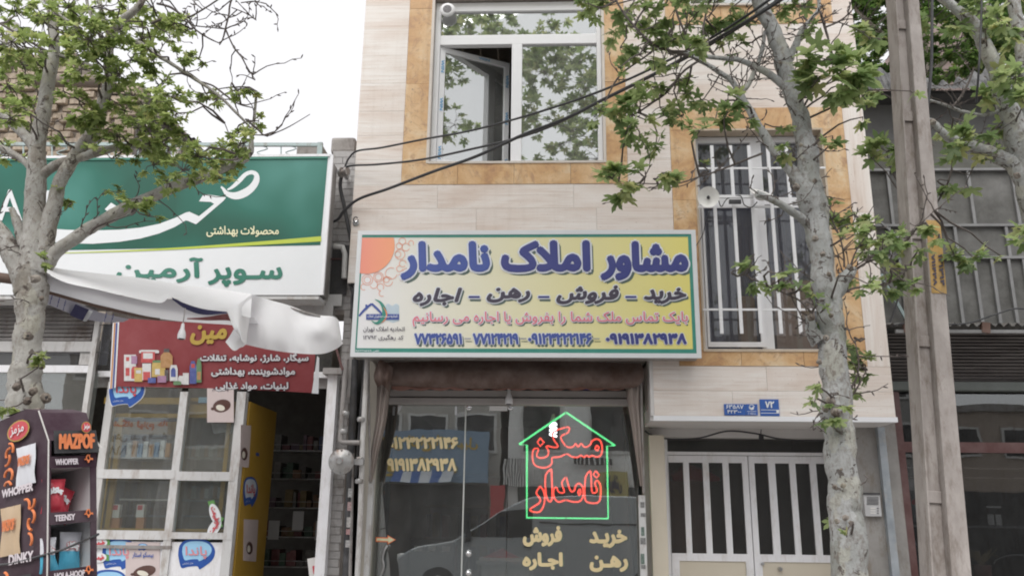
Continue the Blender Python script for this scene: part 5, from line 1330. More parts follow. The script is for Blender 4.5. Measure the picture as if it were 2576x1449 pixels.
for nm, a, b, c_, d_, m_ in (('white_edge', (284, 812), (300, 810), (291, 975), (275, 978), M_SIGNW), ('orange_edge', (287, 812), (291, 812), (281, 977), (277, 978), flat('edge_orange', (.6, .28, .12), .5)), ('blue_edge', (291.5, 812), (296, 812), (287, 976), (282.5, 977), flat('edge_blue', (.06, .09, .3), .5))):
    mb = MB(); mb.poly(quadP([a, b, c_, d_], BY - (.002 if nm == 'white_edge' else .004))); mb.build(nm, m_, bn)
mb = MB(); mb.slab(quadP([(798, 895), (803, 900), (801, 990), (784, 989)], BY - .003), .003); mb.build('folded_edge', M_SIGNW, bn)
bl = lambda s, u0, v0, u1, v1, m_, b=.004, **k: lettering(bn, s, rect(u0, v0, u1, v1, BY - .003), m_, bold=b, lift=.003, **k)
bsh = (M_INK, .003, -.004)
bl('مین', 479, 818, 572, 868, M_GOLD, .009, shear=.2)
bl('سیگار، شارژ، نوشابه، تنقلات', 504, 889, 777, 913, M_GREYT, .003, halo=(M_INK, .004)); bl('موادشوینده، بهداشتی', 532, 924, 743, 948, M_GREYT, .003, halo=(M_INK, .004)); bl('لبنیات، مواد غذایی', 543, 961, 726, 984, M_GREYT, .003, halo=(M_INK, .004))
pc = [('w', (.75, .74, .74)), ('r', (.6, .06, .06)), ('y', (.65, .45, .12)), ('g', (.12, .25, .1)), ('b', (.06, .09, .35)), ('o', (.5, .25, .08)), ('n', (.08, .06, .06)), ('p', (.4, .2, .35))]
pmm = {a: flat('print_' + a, b, .5, var=.25, scale=30) for a, b in pc}
mb = MB(); mats_ = list(pmm.values()); ks = list(pmm)
_pd = [0]
def pr(u0, v0, u1, v1, c_, top=0.0, dy=0):
    _pd[0] += .0004; dy = _pd[0]; mb.m = ks.index(c_); w_ = u1 - u0
    mb.poly([P(u0 + w_ * top, v0, BY - .005 - dy), P(u1 - w_ * top, v0, BY - .005 - dy), P(u1, v0 + (v1 - v0) * .25 * (top > 0), BY - .005 - dy), P(u1, v1, BY - .005 - dy), P(u0, v1, BY - .005 - dy), P(u0, v0 + (v1 - v0) * .25 * (top > 0), BY - .005 - dy)])
for q in ((312, 892, 342, 958, 'w'), (317, 898, 325, 908, 'r'), (316, 925, 326, 945, 'r'), (330, 895, 345, 915, 'p'), (330, 922, 348, 952, 'r', .2), (338, 925, 358, 960, 'y'), (342, 931, 355, 939, 'w'), (350, 880, 400, 888, 'w', .1), (355, 885, 390, 912, 'r'), (360, 888, 384, 902, 'w'), (358, 914, 380, 956, 'w'), (360, 935, 378, 956, 'r'),
          (382, 908, 416, 948, 'y', .08), (384, 906, 414, 912, 'g'), (390, 928, 402, 942, 'w'), (404, 885, 434, 925, 'o', .3), (412, 877, 426, 886, 'n'), (414, 930, 424, 958, 'n'), (427, 918, 447, 958, 'w', .15), (430, 925, 442, 948, 'b', .3), (396, 945, 418, 962, 'p'), (372, 950, 392, 963, 'b'), (448, 945, 464, 966, 'w', .2), (460, 938, 475, 967, 'w'), (477, 908, 494, 965, 'b', .25), (481, 915, 490, 925, 'r'), (478, 940, 493, 955, 'b'), (494, 902, 507, 962, 'g', .3), (496, 935, 505, 955, 'o'), (436, 958, 456, 968, 'g', .3)):
    pr(*q)
mb.build('grocery_print', mats_, bn)

# ---------------------------------------------------------------- white cloth awning tied to the tree
ca_ = thing('cloth_awning', 'sagging white cloth awning tied between the left tree and the grocery', 'awning', P(480, 880, -1.6))
M_CLOTH = flat('awning_cloth', (0.90, 0.90, 0.92), .85, var=.04, scale=3, bmp=.15)
M_CLOTH.node_tree.nodes['Principled BSDF'].inputs['Roughness'].default_value = .8
def thin(m, fac):
    nt = m.node_tree; b = nt.nodes['Principled BSDF']; tl = nt.nodes.new('ShaderNodeBsdfTranslucent'); tl.inputs[0].default_value = (.88, .88, .90, 1)
    ms = nt.nodes.new('ShaderNodeMixShader'); ms.inputs[0].default_value = fac
    nt.links.new(b.outputs[0], ms.inputs[1]); nt.links.new(tl.outputs[0], ms.inputs[2]); nt.links.new(ms.outputs[0], nt.nodes['Material Output'].inputs['Surface'])
thin(M_CLOTH, .16)
M_UNDER = flat('awning_underside', (.44, .42, .45), .9, var=.22, scale=2.5, stretch=(1, 1, 9), bmp=.2)  # greyer copy of the cloth, its shade put into the colour
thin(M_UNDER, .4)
def wr(s, t): return .012 * math.sin(s * 17 + 3 * t) + .007 * math.sin(s * 41 - 5 * t) + .01 * math.sin(t * 9 + s * 5)
mb = MB()   # top surface
cloth(mb, [[(106, 662, -2.9), (150, 676, -2.8), (250, 688, -2.5), (360, 700, -2.2), (460, 716, -1.9), (560, 728, -1.6), (634, 740, -1.4)],
           [(112, 674, -3.0), (158, 694, -2.9), (245, 708, -2.7), (350, 726, -2.5), (440, 738, -2.3), (550, 758, -2.0), (632, 768, -1.7)],
           [(118, 686, -3.05), (166, 710, -2.98), (243, 727, -2.85), (345, 752, -2.65), (405, 762, -2.55), (432, 747, -2.45), (485, 776, -2.3), (541, 784, -2.15), (570, 784, -2.05), (630, 800, -1.9)]], 70, wr, 6)
mb.build('top_cloth', M_CLOTH, ca_)
mb = MB()   # underside, seen from below
cloth(mb, [[(118, 688, -2.98), (166, 711, -2.9), (243, 728, -2.75), (345, 751, -2.55), (420, 752, -2.4), (500, 772, -2.2), (570, 782, -1.95), (640, 800, -1.6)],
           [(120, 712, -2.9), (180, 730, -2.7), (260, 752, -2.4), (350, 775, -2.1), (450, 788, -1.9), (530, 798, -1.7), (600, 806, -1.5), (652, 820, -1.4)],
           [(121, 734, -2.8), (190, 752, -2.55), (270, 774, -2.25), (347, 793, -1.95), (450, 808, -1.65), (520, 813, -1.45), (590, 819, -1.3), (655, 840, -1.2)]], 50, lambda s, t: .012 * math.sin(s * 30 + t * 3), 5)
mb.build('under_cloth', M_UNDER, ca_)
mb = MB(); cloth(mb, [[(432, 748, -2.44), (470, 765, -2.36), (515, 778, -2.28), (569, 784, -2.1)], [(434, 754, -2.42), (468, 778, -2.34), (513, 792, -2.26), (572, 788, -2.1)]], 14, None, 2); mb.build('navy_print', flat('old_navy', (.02, .02, .10), .6), ca_)
mb = MB(); cloth(mb, [[(470, 800, -1.75), (520, 797, -1.8), (572, 789, -1.85), (600, 792, -1.8)], [(470, 803, -1.75), (520, 806, -1.8), (572, 806, -1.85), (602, 812, -1.8)]], 14, None, 2); mb.build('red_print', flat('old_red', (.32, .07, .07), .7, var=.3), ca_)
mb = MB()   # corner flap hanging down
cloth(mb, [[(571, 782, -2.1), (600, 765, -1.9), (634, 740, -1.5)],
           [(580, 806, -2.15), (602, 795, -2.0), (630, 785, -1.6)],
           [(589, 828, -2.15), (604, 830, -2.1), (624, 830, -1.7)],
           [(600, 846, -2.1), (612, 862, -2.1), (619, 868, -1.8)]], 20, lambda s, t: .02 * math.sin(s * 9 + t), 6)
mb.build('corner_flap', M_CLOTH, ca_)
mb = MB(); cloth(mb, [[(588, 828, -2.2), (602, 845, -2.15), (618, 866, -2.0)], [(578, 845, -2.2), (592, 862, -2.15), (612, 872, -2.0)], [(567, 860, -2.2), (588, 882, -2.2), (604, 874, -2.05)]], 10, None, 3); mb.build('flap_tip', M_CLOTH, ca_)
mb = MB()   # right sheet
cloth(mb, [[(632, 740, -1.5), (680, 755, -1.4), (730, 769, -1.3), (790, 791, -1.2), (838, 796, -1.1), (852, 806, -1.0)],
           [(626, 790, -1.45), (690, 805, -1.45), (750, 822, -1.4), (810, 828, -1.3), (845, 828, -1.15), (856, 832, -1.0)],
           [(622, 835, -1.5), (690, 850, -1.5), (750, 862, -1.45), (805, 862, -1.3), (845, 852, -1.2), (860, 856, -1.0)],
           [(616, 866, -1.5), (680, 880, -1.5), (750, 889, -1.45), (810, 890, -1.3), (845, 878, -1.15), (863, 864, -1.0)]], 60, lambda s, t: .016 * math.sin(s * 13 + 2.5 * t) + .008 * math.sin(s * 31 - 3 * t) * t, 6)
mb.build('right_sheet', M_CLOTH, ca_)
MB().tube([P(90, 672, -2.9), P(122, 736, -2.85), P(235, 768, -2.4), P(350, 795, -1.95), P(400, 803, -1.8)], .011, 8).build('wooden_pole', flat('old_wood', (.12, .07, .05), .8), ca_)
MB().tube([P(805, 797, -1.2), P(700, 768, -1.35), P(632, 745, -1.45)], .012, 8).build('edge_rod', M_PIPEG, ca_)
MB().tube([P(-60, 690, -2.95), P(50, 705, -2.95)], .03, 8).build('wooden_pole', flat('old_wood', (.12, .07, .05), .8), ca_)
# strip of old banner hung under the pole
ob = thing('banner', 'pale strip of old banner with handwriting and a navy block under the awning pole', 'banner', P(220, 800, -2.3))
def strip_(pts_t, pts_b, m_, nm, dy=0):
    mb = MB(); cloth(mb, [[(u, v, y - dy) for u, v, y in pts_t], [((a[0] + b[0]) / 2, (a[1] + b[1]) / 2, (a[2] + b[2]) / 2 - dy) for a, b in zip(pts_t, pts_b)], [(u, v, y - dy) for u, v, y in pts_b]], 20, None, 3); mb.build(nm, m_, ob)
M_OLDB = flat('old_banner', (.46, .46, .54), .8, var=.08)
strip_([(116, 730, -2.7), (180, 755, -2.5), (250, 785, -2.3), (325, 803, -2.1)], [(118, 765, -2.7), (175, 788, -2.5), (240, 808, -2.3), (310, 810, -2.1)], M_OLDB, 'strip')
strip_([(190, 765, -2.5), (207, 772, -2.45), (224, 779, -2.4)], [(175, 792, -2.5), (192, 800, -2.45), (208, 806, -2.4)], flat('old_navy', (.02, .02, .10), .6), 'navy_block', .012)
strip_([(224, 779, -2.4), (229, 781, -2.4), (234, 783, -2.4)], [(208, 807, -2.4), (213, 808, -2.4), (218, 808, -2.4)], M_SIGNW, 'white_block', .014)
for k, (u, v) in enumerate(((132, 752), (150, 760), (165, 768), (268, 798), (285, 802))):
    yy = -2.7 + (u - 116) * .0028 - .02
    lettering(ob, 'سوپر', [P(u + 5, v - 12, yy), P(u - 3, v + 14, yy), P(u - 7, v + 13, yy), P(u + 1, v - 13, yy)], flat('hand_blue', (.1, .1, .3), .6), bold=.0008, lift=.004)

# ================================================================ snack display stand
SC = P(122, 1300, -3.55)     # near vertical edge
M_STAND = flat('stand_purple', (0.045, 0.014, 0.030), .65, var=.25, scale=3, spec=.15)
M_SNK = flat('stand_liner', (.70, .70, .71), .6, var=.06); M_EDGE = flat('torn_card', (.6, .58, .56), .8)
yaw1 = R(-52); yaw2 = R(50)
lean = Matrix.Rotation(R(-8.5), 3, 'Y')
dR = lean @ Vector((math.cos(yaw2), math.sin(yaw2), 0)) * .73        # along the open front, to the right and away
dL = lean @ Vector((-math.cos(R(30)), math.sin(R(30)), 0))     # along the printed side, to the left and away
dU = lean @ Vector((0, 0, 1))
sc_ = S(122, 1300, -3.55)
FW = .30; SD = .40
def ST(r_, l, u): return SC + dR * r_ + dL * l + dU * u
st_ = thing('snack_stand', 'dark purple cardboard snack display stand tied in front of the left tree', 'display stand', ST(.15, .2, -1.2))
# heights along dU for picture rows (on the near edge)
def hgt(v): return (1300 - v) * sc_ * 1.0
ht = hgt(1108)
nL = dR.cross(dU).normalized()      # outward normal candidates
if nL.dot(CAM - SC) < 0: nL = -nL
nF = nL
nS = dL.cross(dU).normalized()
if nS.dot(CAM - SC) < 0: nS = -nS
def pan(pts, th, n, name, mat, parent=st_): mb = MB(); mb.slab(pts, th, n); return mb.build(name, mat, parent, smooth=False)
pan([ST(0, 0, -1.3), ST(0, 0, ht), ST(0, SD * .22, ht + .16), ST(0, SD * .5, ht + .19), ST(0, SD + .1, ht + .17), ST(0, SD + .1, -1.3)], .01, tuple(-nS), 'side_panel', M_STAND)
pan([ST(FW, 0, -1.3), ST(FW, 0, ht), ST(FW, SD * .30, ht + .16), ST(FW, SD * .6, ht + .19), ST(FW, SD, ht + .19), ST(FW, SD, -1.3)], .01, tuple(-dR), 'side_panel', M_SNK)
# hood
mb = MB(); hood = [(0, ht), (.03, ht + .04), (SD * .2, ht + .15), (SD * .5, ht + .19), (SD, ht + .19)]
mb.add([ST(0, a, b) for a, b in hood] + [ST(FW, a, b) for a, b in hood], [(k, k + 1, k + 6, k + 5) for k in range(4)]); mb.build('hood', M_STAND, st_)
mb = MB(); mb.tube([ST(-.004, a, b) for a, b in [(0, -1.2), (0, ht), (SD * .22, ht + .16)]], .004, 5); mb.build('worn_edge', M_EDGE, st_)
pan([ST(FW + .004, .02, ht - .02), ST(FW + .004, .12, ht + .15), ST(FW + .03, .16, ht + .13), ST(FW + .035, .0, ht - .04)], .004, tuple(dR), 'bent_flap', M_EDGE)
# header board
hb0, hb1 = ht - .065, ht + .045
pan([ST(.02, -.02, hb0), ST(FW + .005, -.02, hb0), ST(FW - .01, -.012, hb1), ST(.02, -.012, hb1)], .006, tuple(-nF), 'header', M_BLACK)
def front(r0, u0, r1, u1, l=-.012): return [ST(r0, l, u1), ST(r1, l, u1), ST(r1, l, u0), ST(r0, l, u0)]
M_HOT = flat('print_hot', (.85, .22, .05), .4, var=.2, scale=30); M_ROYAL = flat('print_pinkwhite', (.75, .68, .72), .4)
lettering(st_, 'MAZPOF', front(.035, hb0 + .016, .265, hb1 - .018, -.03), M_HOT, bold=.004, arabic=False, lift=.001)
def badge(cen, ex, ez, n, rx, rz, par):
    mb = MB(); mb.m = 0; mb.poly([cen + ex * (rx * math.cos(k * .393)) + ez * (rz * math.sin(k * .393)) + n * .003 for k in range(16)]); mb.m = 1
    mb.poly([cen + ex * (rx * .9 * math.cos(k * .393)) + ez * (rz * .88 * math.sin(k * .393)) + n * .004 for k in range(16)]); mb.build('badge', [M_GOLD, M_LOGORR], par, smooth=False)
    lettering(par, 'مزمز', [cen - ex * rx * .6 + ez * rz * .5 + n * .004, cen + ex * rx * .6 + ez * rz * .5 + n * .004, cen + ex * rx * .6 - ez * rz * .5 + n * .004, cen - ex * rx * .6 - ez * rz * .5 + n * .004], M_SIGNW, bold=.001, lift=.001)
badge(ST(FW - .09, -.03, hb1 + .012), dR, dU, nF, .032, .028, st_)
# label rails, shelves
rails = [(ht - .105, 'WHOPPER'), (ht - .105 - .262, 'TEENSY'), (ht - .105 - .524, 'HOLA-HOOP'), (ht - .105 - .786, 'DINKY')]
def curl(par, cen, ex, ez, n, s_, rot):
    pts = []
    for k in range(7):
        a = rot + (k - 3) * .38; pts.append(cen + ex * (s_ * (math.cos(a) - math.cos(rot) * .8)) + ez * (s_ * (math.sin(a) - math.sin(rot) * .8)) + n * .006)
    mb = MB(); mb.tube(pts, s_ * .20, 6); mb.build('snack_curl', M_HOT, par)
for u_, txt in rails:
    pan(front(.0, u_ - .028, FW, u_ + .028, -.004), .008, tuple(nF * -1), 'label_rail', M_STAND)
    lettering(st_, txt, front(.03, u_ - .015, .03 + .021 * len(txt), u_ + .015, -.006), M_ROYAL, bold=.0015, arabic=False, lift=.002)
    for q in range(4): curl(st_, ST(FW - .07 + (q % 2) * .022, -.008, u_ + .004 + (q // 2) * .012), dR, dU, nF, .016, 1.0 + q)
    pan([ST(.01, .0, u_ - .02), ST(FW - .01, .0, u_ - .02), ST(FW - .01, SD - .02, u_ - .02), ST(.01, SD - .02, u_ - .02)], .006, tuple(dU), 'shelf', M_SNK)
pan([ST(FW - .04, -.002, -1.3), ST(FW, -.002, -1.3), ST(FW, -.002, ht), ST(FW - .04, -.002, ht)], .006, tuple(-nF), 'front_stile', M_STAND)
pan([ST(.012, SD - .01, -1.3), ST(FW - .01, SD - .01, -1.3), ST(FW - .01, SD - .01, ht + .15), ST(.012, SD - .01, ht + .15)], .006, tuple(-nF), 'back_panel', M_SNK)
pan([ST(.0115, .02, -1.3), ST(.0115, SD, -1.3), ST(.0115, SD, ht), ST(.0115, .02, ht)], .002, tuple(dR), 'inner_lining', M_SNK)
# snack bags
def bag(cen, ex, ez, n, w_, h, mats, lab, word, two=False, tilt=0.0, par=None, as_print=False):
    ex2 = ex * math.cos(tilt) + ez * math.sin(tilt); ez2 = ez * math.cos(tilt) - ex * math.sin(tilt)
    t = par or thing('snack_bag', lab, 'snack bag', cen, 'snack bags on the stand')
    N = 8; vs = []; fs = []
    for side in (1, -1):
        for j in range(N + 1):
            for i_ in range(N + 1):
                s_ = i_ / N; q = j / N; bulge = (math.sin(math.pi * s_) ** .6) * (math.sin(math.pi * q) ** .5) * w_ * (.20 if not as_print else .02) * side
                wid = 1 - .10 * math.sin(math.pi * q)
                vs.append(cen + ex2 * ((s_ - .5) * w_ * wid) + ez2 * (q * h) + n * (bulge + .003 * math.sin(i_ * 2.3 + j)))
    M_ = (N + 1) ** 2
    for side in (0, 1):
        for j in range(N):
            for i_ in range(N):
                a = side * M_ + j * (N + 1) + i_; f = (a, a + 1, a + N + 2, a + N + 1); fs.append(f if side == 0 else f[::-1])
    mb = MB(); mb.smooth = True
    if two:
        for f in fs:
            j = (f[0] % M_) // (N + 1); mb.f.append(f); mb.mi.append(0 if j >= N // 2 else 1)
        mb.v = [Vector(v) for v in vs]
    else: mb.add(vs, fs)
    mb.build('bag_body' if par is None else 'printed_bag', mats, t)
    if word:
        o_ = n * (w_ * .2 + .002 if not as_print else w_ * .02 + .003)
        c_ = cen + ez2 * h * .62 + o_
        ara = not word.isascii()
        lettering(t, word, [c_ - ex2 * w_ * .3 + ez2 * h * .12, c_ + ex2 * w_ * .3 + ez2 * h * .12, c_ + ex2 * w_ * .3 - ez2 * h * .12, c_ - ex2 * w_ * .3 - ez2 * h * .12], M_SIGNW if ara else M_HOT, bold=.003, arabic=ara, lift=.001, halo=(M_LOGORR, .003) if ara else None)
    return t
M_BAGR = flat('foil_red', (.62, .03, .06), .22, var=.15, scale=12, bmp=.3); M_BAGB = flat('foil_blue', (.10, .50, .72), .22, var=.1, scale=12, bmp=.3); M_BAGW = flat('foil_white', (.74, .75, .80), .22, var=.05, bmp=.2); M_BAGT = flat('foil_tan', (.60, .44, .28), .3, var=.08, bmp=.2)
b1 = rails[1][0] + .0; b2 = rails[2][0] + .0
bag(ST(.07, .06, b1 + .03), dR, dU, nF, .15, .16, [M_BAGR], 'frontmost red snack bag on the upper shelf of the stand', 'چاکلز', tilt=-.02)
bag(ST(.14, .14, b1 + .0), dR, dU, nF, .15, .17, [M_BAGR], 'red snack bag leaning behind on the upper shelf of the stand', 'چاکلز', tilt=-.35)
bag(ST(.17, .22, b1 + .0), dR, dU, nF, .14, .17, [M_BAGR], 'rearmost red snack bag on the upper shelf of the stand', None, tilt=-.15)
bag(ST(.20, .10, b2 + .02), dR, dU, nF, .14, .18, [M_BAGW, M_BAGB], 'upright blue and white snack bag on the lower shelf of the stand', 'چاکلز', True, -.08)
bag(ST(.10, .09, b2 + .0), dR, dU, nF, .09, .17, [M_BAGW, M_BAGB], 'narrow blue snack bag leaning left on the lower shelf of the stand', None, True, .35)
bag(ST(.035, .05, b2 + .02), dR, dU, nF, .10, .16, [M_BAGW, M_BAGB], 'blue and white snack bag at the left end of the lower shelf', 'چاکلز', True, 0)
# printed side
dLs = -dL   # left to right on the printed side as seen
def side_pt(l, u): return ST(0, l, u) + nS * .012
def side_rect(l0, u0, l1, u1): return [side_pt(l0, u1), side_pt(l1, u1), side_pt(l1, u0), side_pt(l0, u0)]
badge(side_pt(.245, ht + .09), dLs, dU, nS, .10, .052, st_)
bag(side_pt(.175, ht - .185), dLs, dU, nS, .17, .19, [M_BAGW], None, 'MAZPOF', par=st_, as_print=True)
lettering(st_, 'WHOPPER', side_rect(.375, ht - .222, .10, ht - .180), M_ROYAL, bold=.003, arabic=False, lift=.002)
bag(side_pt(.30, ht - .50), dLs, dU, nS, .18, .23, [M_BAGT], None, 'MAZPOF', par=st_, as_print=True)
lettering(st_, 'DINKY', side_rect(.30, ht - .545, .09, ht - .497), M_ROYAL, bold=.003, arabic=False, lift=.002)
bag(side_pt(.20, ht - .84), dLs, dU, nS, .17, .24, [M_BLACK], None, 'MAZPOF', par=st_, as_print=True)
for k, (l, u, r_) in enumerate(((.33, .0, 2.4), (.29, .02, .6), (.32, -.05, -.6), (.33, -.10, 2.0), (.29, -.11, .4), (.32, -.155, 1.5), (.14, -.27, .7), (.10, -.29, -.8), (.09, -.34, .1), (.13, -.38, 3.5), (.11, -.44, .3), (.31, -.60, .3))):
    curl(st_, side_pt(l, ht + u), dLs, dU, nS, .032, r_)
# rope
rp = [ST(FW + .03, .3, -.12), ST(FW + .012, .0, -.10), ST(FW * .6, -.02, -.13), ST(FW * .25, -.02, -.155), ST(0, -.012, -.165), ST(-.02, .12, -.175), ST(-.02, .3, -.18), ST(-.02, .5, -.17)]
MB().tube(rp, .006, 6).build('rope', M_PIPED, label='thin dark rope tied across the snack display stand', cat='rope')

# ================================================================ hoist the railing, rough building behind the grocery
RY = .35
t = thing('roof_railing', 'pale blue iron railing along the grocery roof above the green sign', 'railing', P(450, 395, RY))
M_RAIL = flat('rail_paleblue', (.42, .52, .52), .5, var=.1, dirt=(.25, .2, .15))
MB().bar(P(-100, 363, RY), P(812, 365, RY), .035, .03).build('top_rail', M_RAIL, t); MB().bar(P(806, 360, RY), P(804, 398, RY), .05, .04).build('end_post', M_RAIL, t)
for k, u in enumerate(range(-60, 800, 72)):
    mb = MB(); mb.tube([P(u + 14 * math.sin(q * .9), 368 + q * 3.2, RY) for q in range(9)], .007, 5); mb.build('scroll', M_RAIL, t)
    MB().bar(P(u - 25, 366, RY), P(u - 25, 396, RY), .012).build('baluster', M_RAIL, t)
t = thing('parapet_block', 'crumbling concrete block on the roof edge beside the railing end', 'block', P(770, 392, .5))
MB().box(X(745, 380, .5), X(812, 380, .5), .5, .8, Z(395, 770, .5), Z(366, 770, .5)).build('block', M_CONC, t, bevel=.02)
OY = 3.2
ob_ = thing('brick_building', 'old rough brick building behind the grocery roof at the left', 'building', P(150, 400, OY))
M_BRK = flat('rough_brick', (.52, .41, .29), .95, var=.5, scale=14, bmp=.7, rnd=5., dirt=(.22, .17, .14))
bx0, bx1 = X(-120, 250, OY), X(345, 300, OY); bz0, bz1 = Z(400, 150, OY), Z(128, 100, OY); bx1t = X(185, 160, OY); bzm = Z(208, 200, OY)
MB().box(bx0, bx1, OY + .05, OY + 3, .1, bzm - .05).box(bx0, bx1t, OY + .05, OY + 3, bzm - .05, bz1 - .05).build('mortar_wall', flat('old_mortar', (.33, .28, .23), .95, var=.3, scale=10, bmp=.5), ob_)
n = 0; bh = .105; bw_ = .27; r_ = 0; z = bz0 - .1
while z < bz1 - .1:
    x = bx0 - (bw_ / 2 if r_ % 2 else 0)
    bxe = bx1 if z < bzm - .1 else bx1t
    while x < bxe - .05:
        a = max(x + rs.uniform(-.03, .03), bx0); b = min(x + bw_ - .02 - rs.uniform(0, .05), bxe)
        if b - a > .05 and n < 290: 
            dz_ = rs.uniform(-.014, .014); MB().box(a, b, OY + rs.uniform(-.05, .03), OY + .049, z + .01 + dz_, z + bh - .008 + dz_).build('brick', M_BRK, ob_, bevel=.008); n += 1
        x += bw_
    z += bh; r_ += 1
t = thing('tin_roof', 'dark corrugated tin roof slope beside the old brick building', 'roof', P(420, 360, OY - .2))
mb = MB(); vs = []; nn = 60
for k in range(nn + 1):
    s_ = k / nn; u = 318 + (508 - 318) * s_; v = 262 + (360 - 262) * s_ ** 1.15 + 3.0 * math.sin(k * 1.25); 
    vs += [P(u, v, OY - .1), P(u - 6, max(v + 14, v), OY + .9)]
mb.add(vs, [(2 * k, 2 * k + 2, 2 * k + 3, 2 * k + 1) for k in range(nn)])
mb.build('tin_sheet', flat('tin_dark', (.09, .085, .085), .7, var=.3), t)
mb = MB(); mb.slab([P(325, 268, OY), P(420, 318, OY), P(500, 364, OY), P(500, 400, OY), P(325, 400, OY)], .3); mb.build('gable', flat('gable_plaster', (.11, .09, .08), .9, var=.4, scale=6), t)
for q in ((372, 300), (405, 330), (440, 345)): MB().bar(P(q[0], q[1], OY - .05), P(q[0] + 6, 396, OY - .05), .09).build('timber_post', flat('pale_timber', (.5, .45, .42), .8), t)
MB().tube([P(90, 203, OY - .5), P(278, 206, OY - .5)], .09, 10).build('beam', flat('old_log', (.2, .16, .13), .9), label='round timber beam sticking out in front of the old brick building', cat='beam')
MB().tube([P(-10, 200, OY - .6), P(36, 60, OY - .6)], .07, 8).build('chimney_pipe', M_PIPEW, label='pale blue flue pipe at the far left of the roof', cat='pipe')

# ================================================================ right-hand shop
RY0 = .62
rsx = thing('kitchenware_shopfront', 'dark shopfront with maroon frames and metal screens at the right', 'shopfront', P(2420, 1449, RY0))
X0r = X(2232, 1100, RY0); X1r = X(2800, 1100, RY0)
fx0 = X(2246, 1062, RY0)
def rb(u0, v0, u1, v1, Y=RY0, d=.07, mat=M_MAROON, name='frame', bev=0):
    return blk(u0, v0, u1, v1, Y, Y + d).build(name, mat, rsx, bevel=bev)
MB().box(fx0 - .0, fx0 + .085, RY0, RY0 + .08, .12, Z(985, 2260, RY0)).build('frame_post', M_MAROON, rsx)
MB().box(fx0 - .3, fx0 - .001, RY0 - .05, RY0 + .3, .12, ZB + .02).build('wall_end', M_PLASTER, rsx)
MB().box(fx0 + .085, X1r, RY0, RY0 + .08, Z(1138, 2450, RY0), Z(1112, 2450, RY0)).build('transom', M_MAROON, rsx)
MB().box(fx0 + .086, X1r, RY0 + .03, RY0 + .035, Z(1112, 2450, RY0) + .001, Z(990, 2450, RY0)).build('upper_pane', G_NIGHT, rsx)
MB().box(fx0 + .086, X1r, RY0 + .03, RY0 + .035, .3, Z(1138, 2450, RY0) - .001).build('lower_pane', G_NIGHT, rsx)
MB().box(fx0, X1r, RY0 - .04, RY0 + .1, Z(983, 2450, RY0), Z(962, 2450, RY0)).build('shutter_bar', flat('bar_green', (.16, .18, .17), .6), rsx)
za_, zb_ = Z(962, 2450, RY0), Z(836, 2450, RY0); n = 15
M_SLAT = flat('shutter_dark', (.11, .09, .085), .6, var=.4, scale=3, stretch=(.6, 1, 6))
for k in range(n):
    a = za_ + (zb_ - za_) * k / n; h = (zb_ - za_) / n
    MB().add([(fx0 - .05, RY0, a + .002), (X1r, RY0, a + .002), (X1r, RY0 - .012, a + h * .5), (fx0 - .05, RY0 - .012, a + h * .5), (X1r, RY0 + .004, a + h - .003), (fx0 - .05, RY0 + .004, a + h - .003)], [(0, 1, 2, 3), (3, 2, 4, 5)]).build('shutter_slat', M_SLAT, rsx)
# wall around
MB().box(X(2175, 700, .7), X1r, .7, .9, zb_, Z(232, 2400, .7)).build('upper_wall', flat('dull_render', (.19, .19, .185), .8, var=.15, scale=2), rsx)
MB().box(X(2180, 700, .66), X1r, .66, .699, Z(640, 2400, .66), Z(350, 2400, .66)).build('render_band', flat('olive_render', (.125, .125, .105), .9, var=.25, scale=3), rsx)
MB().box(X1r - .3, X1r, .9, 6, .1, 6).build('side_wall', M_PLASTER, rsx)
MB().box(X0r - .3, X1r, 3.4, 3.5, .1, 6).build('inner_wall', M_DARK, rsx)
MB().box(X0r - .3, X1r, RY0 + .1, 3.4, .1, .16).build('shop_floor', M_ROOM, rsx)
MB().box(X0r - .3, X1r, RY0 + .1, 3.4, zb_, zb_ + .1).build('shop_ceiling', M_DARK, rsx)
# screen of angle iron with dull panels
SYr = .34
M_SCR = flat('screen_panel', (.085, .083, .075), .75, var=.3, scale=4)
M_ANG = flat('angle_iron', (.22, .22, .22), .5, .2, var=.2)
xs0 = X(2190, 600, SYr)
def hz_(v, Y=SYr): return Z(v, 2400, Y)
rows_ = [(427, 567, [2232, 2434, 2545]), (567, 648, [2236, 2330, 2401, 2530]), (648, 816, [2264, 2355, 2402, 2450, 2494, 2536, 2574, 2620])]
for (v0, v1, us) in rows_:
    xs_ = [xs0] + [X(u, v0, SYr) for u in us] + [X1r]
    for a, b in zip(xs_, xs_[1:]): MB().box(a + .004, b - .004, SYr + .03, SYr + .038, hz_(v1) + .004, hz_(v0) - .004).build('screen_panel', M_SCR, rsx)
    for x in xs_[1:-1]: MB().box(x - .014, x + .014, SYr - .004, SYr + .026, hz_(v1) + .013, hz_(v0) - .013).build('screen_bar', M_ANG, rsx)
for v in (427, 567, 648): MB().box(xs0, X1r, SYr - .01, SYr + .028, hz_(v) - .012, hz_(v) + .012).build('screen_rail', M_ANG, rsx)
MB().bar(P(2216, 690, SYr - .03), P(2278, 800, SYr - .03), .028, .02).build('brace', flat('brace_blue', (.30, .38, .38), .5), rsx)
MB().bar(P(2216, 560, SYr - .05), P(2262, 600, SYr - .05), .02, .02).build('brace', M_ANG, rsx)
